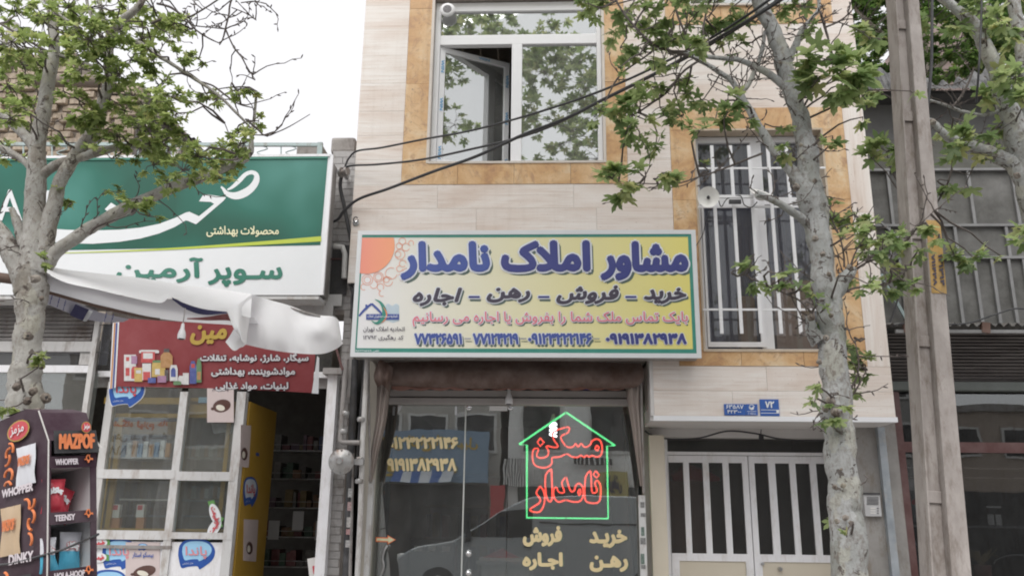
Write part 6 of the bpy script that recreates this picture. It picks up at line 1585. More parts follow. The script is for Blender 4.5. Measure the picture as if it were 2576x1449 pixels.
# corrugated canopy
mb = MB(); vs = []; nn = 90
for k in range(nn + 1):
    x = xs0 - .05 + (X1r - xs0) * k / nn; zz_ = hz_(824, .1) + .02 * math.sin(k * 1.9)
    vs += [(x, -.02, zz_), (x, .62, zz_ + .12)]
mb.add(vs, [(2 * k, 2 * k + 2, 2 * k + 3, 2 * k + 1) for k in range(nn)]); mb.smooth = True
mb.build('canopy_sheet', flat('canopy_grey', (.16, .16, .155), .7, var=.2, dirt=(.10, .07, .05)), rsx)
MB().bar((xs0, .0, hz_(834, .0)), (X1r, .0, hz_(834, .0)), .03, .03).build('canopy_rail', M_ANG, rsx)
for u in (2282, 2478): MB().bar(P(u, 812, .0), P(u, 838, .0), .07, .05).build('canopy_bracket', flat('rust', (.14, .08, .06), .8), rsx)
# top eave, dark tin
mb = MB(); vs = []
for k in range(nn + 1):
    x = X(2176, 230, .4) + (X1r - X(2176, 230, .4)) * k / nn; zt_ = hz_(235, .4); top_ = hz_(186, .4) + .04 * math.sin(k * .9) + .08 * math.sin(k * .13)
    vs += [(x, .30 + .015 * math.sin(k * 1.7), zt_), (x, .45, top_)]
mb.add(vs, [(2 * k, 2 * k + 2, 2 * k + 3, 2 * k + 1) for k in range(nn)]); mb.build('tin_eave', flat('tin_black', (.03, .03, .032), .6, var=.4), rsx)
MB().box(X(2176, 230, .4), X1r, .46, 1.5, hz_(235, .46), hz_(228, .46)).build('eave_board', M_DARK, rsx)
cable('cable', [(2245, 820, .0), (2290, 812, -.05), (2420, 815, -.05), (2500, 792, -.05), (2560, 776, -.05), (2640, 790, -.05)], .007, 'dark cable sagging over the corrugated canopy at the right')
cable('cable', [(2236, 820, .1), (2250, 780, .1), (2262, 740, .1), (2272, 690, .1), (2276, 620, .1)], .008, 'dark cable climbing beside the metal screen brace')
# things inside
def inside(name, lab, cat, fn, *a):
    t = thing(name, lab, cat, P(*a)); fn(t); return t
blk(2280, 1176, 2800, 1181, RY0 + .3, RY0 + .32).build('glass_shelf', M_CHROME, rsx); blk(2282, 1201, 2800, 1204, RY0 + .5, RY0 + .52).build('glass_shelf', M_CHROME, rsx); blk(2290, 1322, 2800, 1328, RY0 + .3, RY0 + .5).build('counter_edge', M_STEEL, rsx)
t = thing('poster', 'printed poster with red flowers behind the glass left of the pole', 'poster', P(2295, 1310, RY0 + .06)); mb = MB(); mb.slab(rect(2266, 1205, 2322, 1312, RY0 + .06), .004); mb.build('sheet', flat('poster_floral', (.26, .22, .26), .6, var=.8, scale=14), t)
mb = MB()
for u, v, r_ in ((2283, 1285, 11), (2312, 1240, 8), (2318, 1278, 9), (2300, 1262, 7), (2275, 1292, 7), (2312, 1290, 8)): disc(mb, u, v, r_, RY0 + .058, 12)
mb.build('flower_print', M_LOGORR, t)
for k, (u0, v0, u1, v1) in enumerate(((2484, 1293, 2503, 1320), (2504, 1293, 2522, 1321), (2405, 1238, 2430, 1268))):
    MB().box(*(lambda a, b: (a.x, b.x, RY0 + .2, RY0 + .21, b.z, a.z))(P(u0, v0, RY0 + .2), P(u1, v1, RY0 + .2))).build('card', M_PAPER, label=['left of two white cards', 'right of two white cards', 'white card close beside the pole'][k] + ' behind the dark glass', cat='card')
blk(2482, 1272, 2518, 1277, RY0 + .2, RY0 + .21).build('strip_label', M_PAPER, label='thin white strip above the two cards behind the dark glass', cat='label')
for k in range(6):
    u = 2292 + (k % 2) * 22; v = 1449 - (k // 2) * 34; c = P(u, v, RY0 + .35)
    MB().lathe(c, (0, 0, 1), [(0, .03), (.01, .045), (.06, .05), (.09, .03), (.10, .014), (.115, .014), (.12, .004)], 14).build('metal_pot', M_CHROME, label='shiny pot stacked behind the glass just left of the pole', cat='pot', group='shiny pots in the right shop')
t = thing('basket', 'dried reed bundle in a reddish pot inside the right shop window', 'plant', P(2475, 1449, RY0 + .3)); c = P(2472, 1440, RY0 + .3)
MB().lathe(c - Vector((0, 0, .15)), (0, 0, 1), [(0, .07), (.22, .08)], 14).build('pot', flat('clay', (.25, .1, .07), .7), t)
mb = MB()
for k in range(40): a = rs.uniform(0, 6.28); rr_ = rs.uniform(.02, .11); mb.tube([c + Vector((0, 0, .06)), c + Vector((rr_ * math.cos(a), rr_ * .5 * math.sin(a), .12 + rs.uniform(0, .08))), c + Vector((rr_ * 1.5 * math.cos(a + .5), rr_ * .6 * math.sin(a), .10 + rs.uniform(0, .12)))], .004, 4)
mb.build('reeds', flat('reed', (.42, .34, .18), .8), t)
mb = MB(); mb.tube([P(2560 - 60 * math.cos(k * .26), 1395 + 22 * math.sin(k * .26 + 3.14) + 22, RY0 + .3) for k in range(13)], .006, 5); mb.build('wire_arch', M_STEEL, label='curved wire frame low behind the dark glass at the far right', cat='wire frame')

# building beyond the right shop (behind foliage), pinkish brick
t = thing('pink_building', 'pinkish brick house wall glimpsed behind the trees at the upper right', 'building', P(2420, 235, 5.5))
MB().box(X(2325, 100, 5.5), X(2500, 100, 5.5), 5.5, 8, 0, Z(30, 2400, 5.5)).build('wall', flat('pink_brick', (.40, .30, .28), .9, var=.25, scale=10), t)

# ================================================================ concrete pole
PY = -2.35
pA = P(2262, -120, PY); pB = P(2385, 1500, PY)
pole = thing('concrete_pole', 'tall rough concrete utility pole with a recessed left side and orange label', 'pole', (pB.x, PY, .12))
t0 = (pB - pA); axis = t0.normalized(); 
rt_ = Vector((1, 0, 0)); rt_ = (rt_ - axis * rt_.dot(axis)).normalized()
def PP(v, s_, dy=0.0):
    """point of the pole at picture row v; s_ 0..1 across"""
    tt = (v + 120) / 1620.0; base = pA.lerp(pB, tt); ww = (50 + (v / 1449.0) * 40) * S(2320, v, PY)
    return base + rt_ * ((s_ - .5) * ww) + Vector((0, dy, 0))
def pseg(v0, v1, s0, s1, y0, y1, name, mat, par=pole, bev=.006):
    q = [PP(v0, s0, y0), PP(v0, s1, y0), PP(v0, s1, y1), PP(v0, s0, y1)]; q2 = [PP(v1, s0, y0), PP(v1, s1, y0), PP(v1, s1, y1), PP(v1, s0, y1)]
    return MB().add(q + q2, [(0, 1, 2, 3), (7, 6, 5, 4), (0, 4, 5, 1), (1, 5, 6, 2), (2, 6, 7, 3), (3, 7, 4, 0)]).build(name, mat, par, bevel=bev)
M_CONC2 = flat('pole_concrete', (.42, .375, .35), .95, var=.3, scale=7, bmp=.6, dirt=(.20, .165, .14), stretch=(1, 1, .5))
pseg(-120, 1760, .46, 1.0, -.09, .12, 'flange', M_CONC2); pseg(-120, 1760, 0.06, .46, -.02, .12, 'web', M_CONC2, bev=.004); pseg(-120, 1760, 0.0, .06, -.05, .12, 'flange', M_CONC2, bev=.004)
for v in (120, 380, 690, 953, 1305): pseg(v - 26, v, .06, .46, -.034, -.019, 'cross_rib', M_CONC2, bev=.004)
pseg(650, 830, .50, 1.002, -.0935, -.0905, 'ochre_label', flat('label_ochre', (.50, .30, .07), .6, var=.2, scale=15, dirt=(.25, .17, .08)), bev=0)
tx = lambda s, s0, s1, va, vb: lettering(pole, s, [PP(va, s1, -.094), PP(vb, s1, -.094), PP(vb, s0, -.094), PP(va, s0, -.094)], M_INK, bold=.003, lift=.0015)
tx('۱۲۱۳۱۴', .80, .95, 735, 812); tx('۷۱۱۴۳۸', .56, .70, 735, 812); tx('۲۲۹', .80, .95, 684, 712)
cable('cable', [(2470, -40, -2.0), (2468, 60, -2.0), (2462, 180, -2.0), (2455, 260, -1.9)], .008, 'dark cable hanging past the upper right trees')
cable('cable', [(2345, -40, -2.2), (2344, 100, -2.2), (2342, 180, -2.2), (2330, 300, -2.2)], .011, 'dark cable hanging close to the right of the concrete pole')

# ================================================================ the other side of the street (seen in the glass)
def house(x0, x1, z1, mat, lab, floors, y=-16.2, win=4, seed=0):
    t = thing('house', lab, 'house', ((x0 + x1) / 2, y - 3, .12)); r2 = random.Random(seed)
    MB().box(x0, x1, y - 6, y, .1, z1).build('wall', mat, t)
    MB().box(x0 - .1, x1 + .1, y - 6.1, y + .12, z1 + .001, z1 + .2).build('roof', M_PIPEG, t)
    fh = (z1 - 3.2) / max(floors, 1)
    for f in range(floors):
        for k in range(win):
            wx = x0 + (x1 - x0) * (k + .5) / win; zz_ = 3.5 + fh * f
            wn = MB().box(wx - .6, wx + .6, y + .001, y + .06, zz_, zz_ + fh * .55).build('window', M_PIPEW, t); MB().box(wx - .53, wx + .53, y + .061, y + .07, zz_ + .07, zz_ + fh * .55 - .07).build('pane', M_DARK, wn)
    MB().box(x0 + .3, x1 - .3, y + .001, y + .05, .12, 2.6).build('opening_shade', M_DARK, t)  # near-black slab, shade of an open shop front put into colour
    return t
house(-14, -7.2, 7.0, flat('h1', (.36, .32, .28), .9), 'brown rendered house across the street with two upper floors', 2, seed=1)
house(-7, -1.4, 5.2, flat('h2', (.42, .40, .37), .9), 'low house across the street carrying a blue shop sign', 1, seed=2)
house(-1.2, 4.6, 5.8, flat('h3', (.75, .74, .73), .9), 'pale house across the street with one upper floor', 1, seed=3, win=3)
house(4.8, 10.5, 6.6, flat('h4', (.35, .34, .33), .9), 'grey house across the street with two upper floors', 2, seed=4)
house(10.7, 18, 4.8, flat('h5', (.40, .33, .28), .9), 'low brown house across the street at the right end', 1, seed=5)
t = thing('shop_sign', 'blue shop sign with gold lettering across the street', 'sign', (-4.2, -16, 2.7)); MB().box(-6.6, -1.7, -16.15, -15.95, 2.65, 4.1).build('board', flat('far_blue', (.20, .29, .40), .5), t)
nq = lambda x0, z0, x1, z1: [Vector((x1, -15.94, z1)), Vector((x0, -15.94, z1)), Vector((x0, -15.94, z0)), Vector((x1, -15.94, z0))]
lettering(t, 'شیشه و نقل انواع اتومبیل', nq(-6.2, 3.5, -2.0, 3.95), M_GOLD, bold=.012, lift=.01); lettering(t, '2 یدک', nq(-5.6, 2.8, -2.6, 3.35), M_GOLD, bold=.02, lift=.01)
a = P(250, 1050, 16.3); b = P(452, 1150, 16.3)
t = thing('shop_sign', 'pale shop sign with red and dark lettering across the street', 'sign', ((a.x + b.x) / 2, -16, b.z)); MB().box(a.x, b.x, -16.15, -15.95, b.z, a.z).build('board', flat('far_pale', (.62, .68, .74), .5), t)
hh = a.z - b.z
lettering(t, 'نمایشگاه لوازم خانگی', nq(a.x + .1, b.z + hh * .68, b.x - .1, b.z + hh * .95), M_LOGORR, bold=.01, lift=.01); lettering(t, 'فروش نقد و اقساط', nq(a.x + .3, b.z + hh * .4, b.x - .3, b.z + hh * .6), M_INK, bold=.006, lift=.01); lettering(t, '۰۹۱۲۹۴۳۸۱۸۰', nq(a.x + .4, b.z + hh * .08, b.x - .4, b.z + hh * .32), M_INK, bold=.006, lift=.01)
def farrect(u0, v0, u1, v1, plane=.42):
    q = 2 * plane + 16.0; return P(u0, v0, q), P(u1, v1, q)
a, b = farrect(992, 1180, 1138, 1216)
t = thing('shop_awning', 'blue and white striped awning under the blue sign across the street', 'awning', ((a.x + b.x) / 2, -15.6, b.z))
for k in range(6):
    xx = a.x + (b.x - a.x) * k / 6; MB().add([(xx, -15.95, a.z), (xx + (b.x - a.x) / 6, -15.95, a.z), (xx + (b.x - a.x) / 6, -15.3, b.z), (xx, -15.3, b.z)], [(0, 1, 2, 3)]).build('stripe', flat(['stripe_blue', 'stripe_pale'][k % 2], [(.05, .12, .35), (.6, .62, .66)][k % 2], .7), t)
a, b = farrect(1236, 1220, 1270, 1318)
MB().box(a.x, b.x, -16.1, -15.98, b.z, a.z).build('shop_sign', flat('far_red', (.45, .05, .05), .6), label='narrow upright red sign on the pale house across the street', cat='sign')
a, b = farrect(1505, 1185, 1580, 1250)
t = thing('shop_sign', 'olive yellow sign with dark lettering across the street', 'sign', ((a.x + b.x) / 2, -16, b.z)); MB().box(a.x, b.x, -16.12, -15.97, b.z, a.z).build('board', flat('far_olive', (.42, .36, .14), .6), t); lettering(t, 'کارواش', nq(a.x + .2, b.z + .1, b.x - .2, a.z - .1), M_INK, bold=.01, lift=.02)
for (u0, v0, u1, v1, lb) in ((1270, 1155, 1320, 1220, 'left'), (1345, 1180, 1372, 1215, 'middle'), (1440, 1150, 1540, 1170, 'right')):
    a, b = farrect(u0, v0, u1, v1); t = thing('window_grille', lb + ' white window grille on the pale house across the street', 'grille', ((a.x + b.x) / 2, -15.95, b.z), 'window grilles across the street')
    MB().box(a.x, b.x, -16.04, -16.0, b.z, a.z).build('dark_pane', M_DARK, t); n_ = 9
    for k in range(n_ + 1): xx = a.x + (b.x - a.x) * k / n_; MB().box(xx - .02, xx + .02, -15.99, -15.95, b.z, a.z).build('bar', M_PIPEW, t)
for k, (x_, lb) in enumerate(((-9.5, 'left'), (6.2, 'right'))):
    MB().tube([(x_, -13.2, 0), (x_ + .1, -13.2, 3), (x_ - .1, -13.2, 7.5)], [.16, .13, .09], 10).build('street_pole', M_PIPEG, label=lb + ' grey pole on the far pavement across the street', cat='pole')
# van parked across the road
van = thing('parked_van', 'grey panel van parked across the road behind the viewer', 'van', (.5, -10.2, 0))
vy0, vy1 = -11.1, -9.3; prof = [(x_ - 1.7, z_) for x_, z_ in [(-1.3, .35), (-1.35, .9), (-1.1, 1.08), (-.2, 1.25), (.95, 1.95), (1.4, 2.12), (4.4, 2.12), (4.5, 1.9), (4.55, .4)]]
M_VAN = flat('van_grey', (.42, .44, .46), .25, .1, var=.03)
k = len(prof); mb = MB(); mb.add([(x, vy0, z) for x, z in prof] + [(x, vy1, z) for x, z in prof], [tuple(range(k)), tuple(reversed(range(k, 2 * k)))] + [(i_, i_ + k, (i_ + 1) % k + k, (i_ + 1) % k) for i_ in range(k)]); mb.build('body', M_VAN, van, bevel=.04)
mb = MB(); mb.slab([(-1.75, vy1 + .002, 1.3), (-.95, vy1 + .002, 1.82), (-.35, vy1 + .002, 1.86), (-.35, vy1 + .002, 1.3)], .01, (0, 1, 0)); mb.build('side_window', flat('van_glass', (.02, .02, .025), .05), van)
for x in (-2.2, 1.9):
    w_ = MB().lathe((x, vy1 - .2, .36), (0, 1, 0), [(0, .35), (.02, .36), (.20, .36), (.22, .33)], 28).build('wheel', M_BLACK, van); MB().lathe((x, vy1 + .025, .36), (0, 1, 0), [(0, .2), (.01, .19), (.02, .05)], 20).build('rim', M_STEEL, w_)
MB().box(-3.06, -2.9, vy1 - .35, vy1 - .05, .82, .98).build('headlight', M_PAPER, van); MB().box(-1.7, -1.58, vy1 + .01, vy1 + .2, 1.2, 1.42).build('wing_mirror', M_BLACK, van); MB().box(-.2, 2.6, vy1 + .001, vy1 + .012, 1.55, 1.58).build('side_moulding', M_BLACK, van)
MB().box(-.5, -.35, vy1 + .001, vy1 + .03, 1.1, 1.14).build('door_handle', M_BLACK, van)
# ================================================================ trees
import numpy as np
rt = random.Random(11)
def leaf_template(seed=0, curl=1.0):
    r0 = random.Random(seed)
    tips = [(-38, .62), (28, .86), (90, 1.0), (152, .86), (218, .62)]
    out = [(0.0, 0.0)]
    for k, (a, r_) in enumerate(tips):
        r_ *= r0.uniform(.9, 1.08); c = (0, .18)
        def pt(ang, rr): return (c[0] + rr * math.cos(R(ang)), c[1] + rr * math.sin(R(ang)))
        if k == 0: out.append(pt(a - 26, .26))
        out += [pt(a - 20, r_ * .58), pt(a - 19, r_ * .70), pt(a - 9, r_ * .80), pt(a, r_), pt(a + 9, r_ * .80), pt(a + 19, r_ * .70), pt(a + 20, r_ * .58)]
        if k < 4: out.append(pt((a + tips[k + 1][0]) / 2, .36))
        else: out.append(pt(a + 26, .26))
    pts = [(0, .22, 0.04)]
    for x, y in out:
        rr = math.hypot(x, y - .18); pts.append((x, y, curl * (-.20 * rr * rr + .05 * math.sin(5 * math.atan2(y - .18, x)))))
    n = len(out); f = [(0, 1 + i_, 1 + (i_ + 1) % n) for i_ in range(n)]
    return np.array(pts), f
TEMPL = [leaf_template(k, [.8, 1.5, .4][k]) for k in range(3)]
def frame_from(d, up_hint):
    y = d.normalized(); x = y.cross(up_hint)
    if x.length < 1e-3: x = y.orthogonal()
    x.normalize(); z = x.cross(y); return Matrix((x, y, z)).transposed()
def inframe(p):
    q = p - CAM; zc = q.dot(cz)
    if zc < .1: return False
    return abs(q.dot(cx) / zc * FD) < 1320 and abs(q.dot(cy) / zc * FD) < 760
M_TWIG = flat('twig', (.085, .062, .052), .9, var=.3)
def make_tree(name, lab, base, limbs, clusters, extra, barkm, leafm, leafpx, parts=290, seed=1, ybase=-2.7, bare=0):
    rr = random.Random(seed)
    t = thing(name, lab, 'tree', base)
    samples = []
    for li, (nm, pts, wob) in enumerate(limbs):
        P3 = []; rad = []
        L = [tuple(list(q) + [ybase] * (4 - len(q))) for q in pts]
        sp = smoothpath(L, 7)
        ph = rr.uniform(0, 6)
        for k, (u, v, r_, Y) in enumerate(sp):
            p = P(u, v, Y); s_ = S(u, v, Y); 
            P3.append(p + Vector((math.sin(k * .5 + ph) * .08, 0, math.cos(k * .7 + ph) * .05)) * r_ * s_); rad.append(r_ * s_ * (1 + .035 * math.sin(k * .55 + ph) + .02 * math.sin(k * 1.3)))
        if nm == 'trunk' and pts[0][1] > 1000:
            P3.insert(0, Vector((base[0], base[1], .0))); rad.insert(0, rad[0] * 1.15)
        MB().tube(P3, rad, 16 if rad[0] > .03 else 8, wob=wob).build(nm, barkm if max(rad) > .012 else M_TWIG, t)
        samples += [(p, r_) for p, r_ in zip(P3, rad)]
    # knots and cut stubs
    tw = MB(); ros = []
    for (u, v, rad_, n, *opt) in clusters:
        Y = opt[0] if opt else ybase + rr.uniform(-.45, .45); lp = opt[1] if len(opt) > 1 else leafpx
        c = P(u, v, Y); s_ = S(u, v, Y)
        ros.append((c, rad_ * s_, n, lp * s_))
    ros += [(Vector(c), r_, n, l) for c, r_, n, l in extra]
    leaves = []
    for c, r_, n, l in ros:
        # twig from nearest limb
        bp, br = min(samples, key=lambda q: (q[0] - c).length - q[1] * .5)
        mid = bp.lerp(c, .5) + Vector((rr.uniform(-.06, .06), rr.uniform(-.06, .06), rr.uniform(-.02, .10)))
        if (bp - c).length < 1.6: tw.tube([bp, bp.lerp(mid, .5) + Vector((rr.uniform(-.02, .02), 0, rr.uniform(-.02, .02))), mid, mid.lerp(c, .5) + Vector((rr.uniform(-.02, .02), 0, rr.uniform(-.02, .02))), c], [.008, .0068, .0055, .0045, .0035], 5, cap=False)
        for k in range(n):
            # tips in a flattened ball
            while True:
                q = Vector((rr.uniform(-1, 1), rr.uniform(-1, 1), rr.uniform(-1, 1)))
                if q.length < 1: break
            tip = c + Vector((q.x, q.y * 1.2, q.z * .8)) * r_
            m_ = c.lerp(tip, .5) + Vector((rr.uniform(-.15, .15), rr.uniform(-.15, .15), rr.uniform(-.15, .1))) * r_
            tw.tube([c, m_, tip], [.0034, .0026, .0018], 4, cap=False)
            out = (tip - c).normalized() if (tip - c).length > 1e-4 else Vector((1, 0, 0))
            for j in range(rr.randint(4, 7)):
                d = (out * .6 + Vector((rr.uniform(-1, 1), rr.uniform(-1, 1), rr.uniform(-.75, .35)))).normalized()
                nrm = Vector((rr.uniform(-.6, .6), rr.uniform(-.8, .5), 1)).normalized()
                sz = l * rr.choice([.45, .6, .75, .9, 1.0, 1.15])
                st0 = tip + d * sz * .25
                leaves.append((st0, frame_from(d, nrm), sz, (sz / max((st0 - CAM).length, .5)) if inframe(st0) else 0))
    thin_ = [q for q in samples if q[1] < 15 and inframe(q[0])]
    for k in range(bare):
        p, r_ = rr.choice(thin_); d = Vector((rr.uniform(-1, 1), rr.uniform(-.7, .7), rr.uniform(-.6, .9))).normalized(); L_ = rr.uniform(.10, .34); q = [p]
        for j in range(6):
            d = (d + Vector((rr.uniform(-.45, .45), rr.uniform(-.3, .3), rr.uniform(-.3, .4)))).normalized(); q.append(q[-1] + d * L_ / 6)
            if rr.random() < .6:
                e_ = (d + Vector((rr.uniform(-1, 1), rr.uniform(-1, 1), rr.uniform(-1, 1)))).normalized(); tw.tube([q[-1], q[-1] + e_ * .014, q[-1] + e_ * .028], [.0028, .0048, .0012], 5)
        tw.tube(q, [.0042, .0038, .0034, .003, .0027, .0023, .002], 5, cap=False)
    tw.build('twigs', M_TWIG, t, kind='stuff')
    leaves.sort(key=lambda q: -q[3])
    meshes = []
    for k, (tv, tf) in enumerate(TEMPL):
        me = bpy.data.meshes.new('leaf'); me.from_pydata([tuple(q) for q in tv], [], tf); me.materials.append(leafm); me.polygons.foreach_set('use_smooth', [True] * len(tf)); meshes.append(me)
    w0 = W[t.name]
    vis = [q for q in leaves if q[3] > 0]
    own = set()
    for k in range(min(parts, len(vis))):
        p, M_, sz, _ = leaves[k]
        o = bpy.data.objects.new('leaf', meshes[k % 3]); COL.objects.link(o); o.parent = t
        o.matrix_local = Matrix.Translation(p - w0) @ M_.to_4x4() @ Matrix.Scale(sz * .8, 4)
    V = []; F = []; off = 0
    for k, (p, M_, sz, _) in enumerate(leaves[min(parts, len(vis)):]):
        tv, tf = TEMPL[k % 3]; A = np.array(M_) * (sz * .8)
        V.append(tv @ A.T + np.array(p - w0)); F += [tuple(i_ + off for i_ in f) for f in tf]; off += len(tv)
    if V:
        me = bpy.data.meshes.new('foliage'); me.from_pydata(np.concatenate(V).tolist(), [], F); me.materials.append(leafm)
        me.polygons.foreach_set('use_smooth', [True] * len(F))
        o = bpy.data.objects.new('foliage', me); COL.objects.link(o); o.parent = t; o['kind'] = 'stuff'; W[o.name] = w0
    print(name, 'leaves', len(leaves), 'visible', len(vis))
    return t
def knot(t, u, v, r_, Y, hole=False):
    c = P(u, v, Y); s_ = S(u, v, Y); q = r_ * s_ * .66; d = (CAM - c).normalized(); d = (d + Vector((rt.uniform(-.5, .5), 0, rt.uniform(-.4, .4)))).normalized()
    for rep in range(1 if hole else 2):
        cc = c + Vector((rt.uniform(-.4, .4), 0, rt.uniform(-.4, .4))) * q * rep; qq = q * (1 if rep == 0 else .6)
        m_ = MB().lathe(cc - d * qq * .8, d, [(0, qq * 1.35), (qq * .45, qq * 1.15), (qq * .8, qq * .8), (qq * (.95 if not hole else .85), qq * .45), (qq * (1.0 if not hole else .3), qq * .12)], 10)
        for i_ in range(len(m_.v)): m_.v[i_] += Vector((rt.uniform(-1, 1), rt.uniform(-1, 1), rt.uniform(-1, 1))) * qq * .22
        m_.build('knot', M_KNOT, t)
    if hole: MB().lathe(c - d * q * .1, d, [(0, q * .5), (q * .02, q * .48)], 12).build('knot_hollow', M_BLACK, t)
M_BARKL = m_bark('bark_left', (0.42, 0.41, 0.38), (0.25, 0.22, 0.175)); M_BARKR = m_bark('bark_right', (0.42, 0.43, 0.425), (0.27, 0.28, 0.25))
M_KNOT = m_bark('bark_knot', (.28, .24, .20), (.10, .075, .06))
M_LEAF1 = m_leaf('leaf_light', (.115, .155, .05), (.21, .27, .085), (.31, .36, .14))
M_LEAF2 = m_leaf('leaf_mid', (.10, .15, .06), (.19, .255, .10), (.30, .35, .16))
M_LEAF3 = m_leaf('leaf_deep', (.03, .06, .014), (.06, .11, .025), (.11, .17, .045))

# --- left plane tree
YL = -2.95
LL = [('trunk', [(42, 1500, 48), (50, 1300, 46), (58, 1100, 43), (61, 1000, 42), (64, 950, 38), (69, 900, 35), (72, 840, 33), (77, 790, 34), (80, 745, 36), (78, 700, 39), (84, 645, 32)], .05),
      ('limb', [(84, 690, 40), (86, 600, 30), (90, 500, 25), (92, 400, 21), (103, 317, 18), (117, 233, 17), (133, 150, 14), (136, 90, 12), (128, 20, 10), (120, -60, 8)], .04),
      ('limb', [(98, 690, 28), (110, 620, 24), (128, 550, 20), (143, 483, 17), (160, 440, 16), (187, 395, 16), (233, 333, 15), (257, 267, 14), (275, 200, 14), (273, 133, 12), (279, 90, 13), (310, 50, 11), (350, 15, 8), (380, -40, 6)], .04),
      ('limb', [(105, 680, 22, YL), (130, 645, 18, YL), (180, 605, 16, YL), (230, 572, 16, YL + .05), (330, 518, 15, YL + .1), (430, 474, 15, YL + .15), (520, 440, 13, YL + .2), (590, 412, 11, YL + .22), (622, 398, 9, YL + .25)], .05),
      ('limb', [(618, 400, 8, YL + .25), (630, 380, 8, YL + .25), (634, 340, 5, YL + .25), (640, 290, 4, YL + .25), (646, 232, 3.4, YL + .25)], .1),
      ('limb', [(72, 740, 32), (52, 680, 28), (22, 625, 24), (-10, 575, 22), (-60, 510, 20)], .04),
      ('limb', [(78, 660, 16), (60, 615, 13), (46, 570, 11), (30, 525, 7)], .15),
      ('limb', [(105, 440, 13), (150, 412, 12), (200, 398, 11), (250, 383, 10), (317, 368, 8), (380, 372, 5)], .05),
      ('limb', [(92, 380, 15), (70, 350, 13), (30, 310, 12), (-20, 275, 12), (-60, 262, 12)], .04),
      ('limb', [(75, 420, 9), (50, 398, 8), (0, 372, 9), (-50, 365, 9)], .04),
      ('limb', [(278, 108, 8), (315, 104, 6.5), (352, 110, 6), (390, 136, 5.5), (420, 154, 5), (460, 180, 4.5), (500, 206, 4.2), (545, 236, 4), (575, 265, 3.6), (605, 295, 3.2), (630, 322, 2.6)], .05),
      ('limb', [(500, 206, 2.6), (535, 216, 2.4), (567, 240, 2.2), (600, 262, 1.8), (636, 272, 1.4)], .1),
      ('limb', [(257, 178, 3.5), (180, 150, 3.5), (120, 130, 3.5), (60, 95, 3), (0, 60, 3)], .1),
      ('limb', [(255, 177, 5), (200, 155, 4.5), (130, 135, 4), (60, 125, 3.4), (-20, 95, 3)], .1),
      ('limb', [(205, 75, 5), (165, 50, 4.5), (140, 30, 4), (95, -20, 4)], .1), ('limb', [(255, 95, 6), (240, 60, 5), (222, 20, 4), (215, -30, 4)], .1),
      ('limb', [(268, 80, 6), (258, 40, 6), (245, -20, 6)], .1),
      ('limb', [(620, -60, 2.6), (583, 0, 2.4), (575, 40, 2.3), (567, 74, 2.2), (560, 100, 1.8), (552, 114, 1.4)], .12), ('limb', [(567, 74, 2), (587, 117, 2), (608, 145, 2), (622, 170, 1.6), (642, 202, 1.2)], .12),
      ('limb', [(380, 60, 3.4), (430, 42, 3), (470, 45, 2.6), (510, 25, 2.2), (560, -8, 1.8)], .12), ('limb', [(395, 10, 3), (430, 20, 3), (470, 50, 3), (490, 74, 2.4), (525, 97, 2), (553, 110, 1.4)], .12),
      ('limb', [(490, 66, 1.6), (530, 70, 1.5), (567, 74, 1.4)], .1), ('limb', [(583, 20, 1.4), (620, 35, 1.3), (645, 52, 1.1)], .1), ('limb', [(606, 8, 1.4), (640, 4, 1.2), (665, 10, 1)], .1),
      ('limb', [(645, 322, 2.4), (668, 342, 1.8), (700, 332, 1.6), (735, 315, 1.3), (780, 288, 1)], .1), ('limb', [(565, 310, 1.2), (580, 345, 1.4), (600, 372, 1.8), (612, 395, 2)], .1),
      ('limb', [(225, 590, 4), (245, 570, 3), (330, 540, 1.4)], .1)]
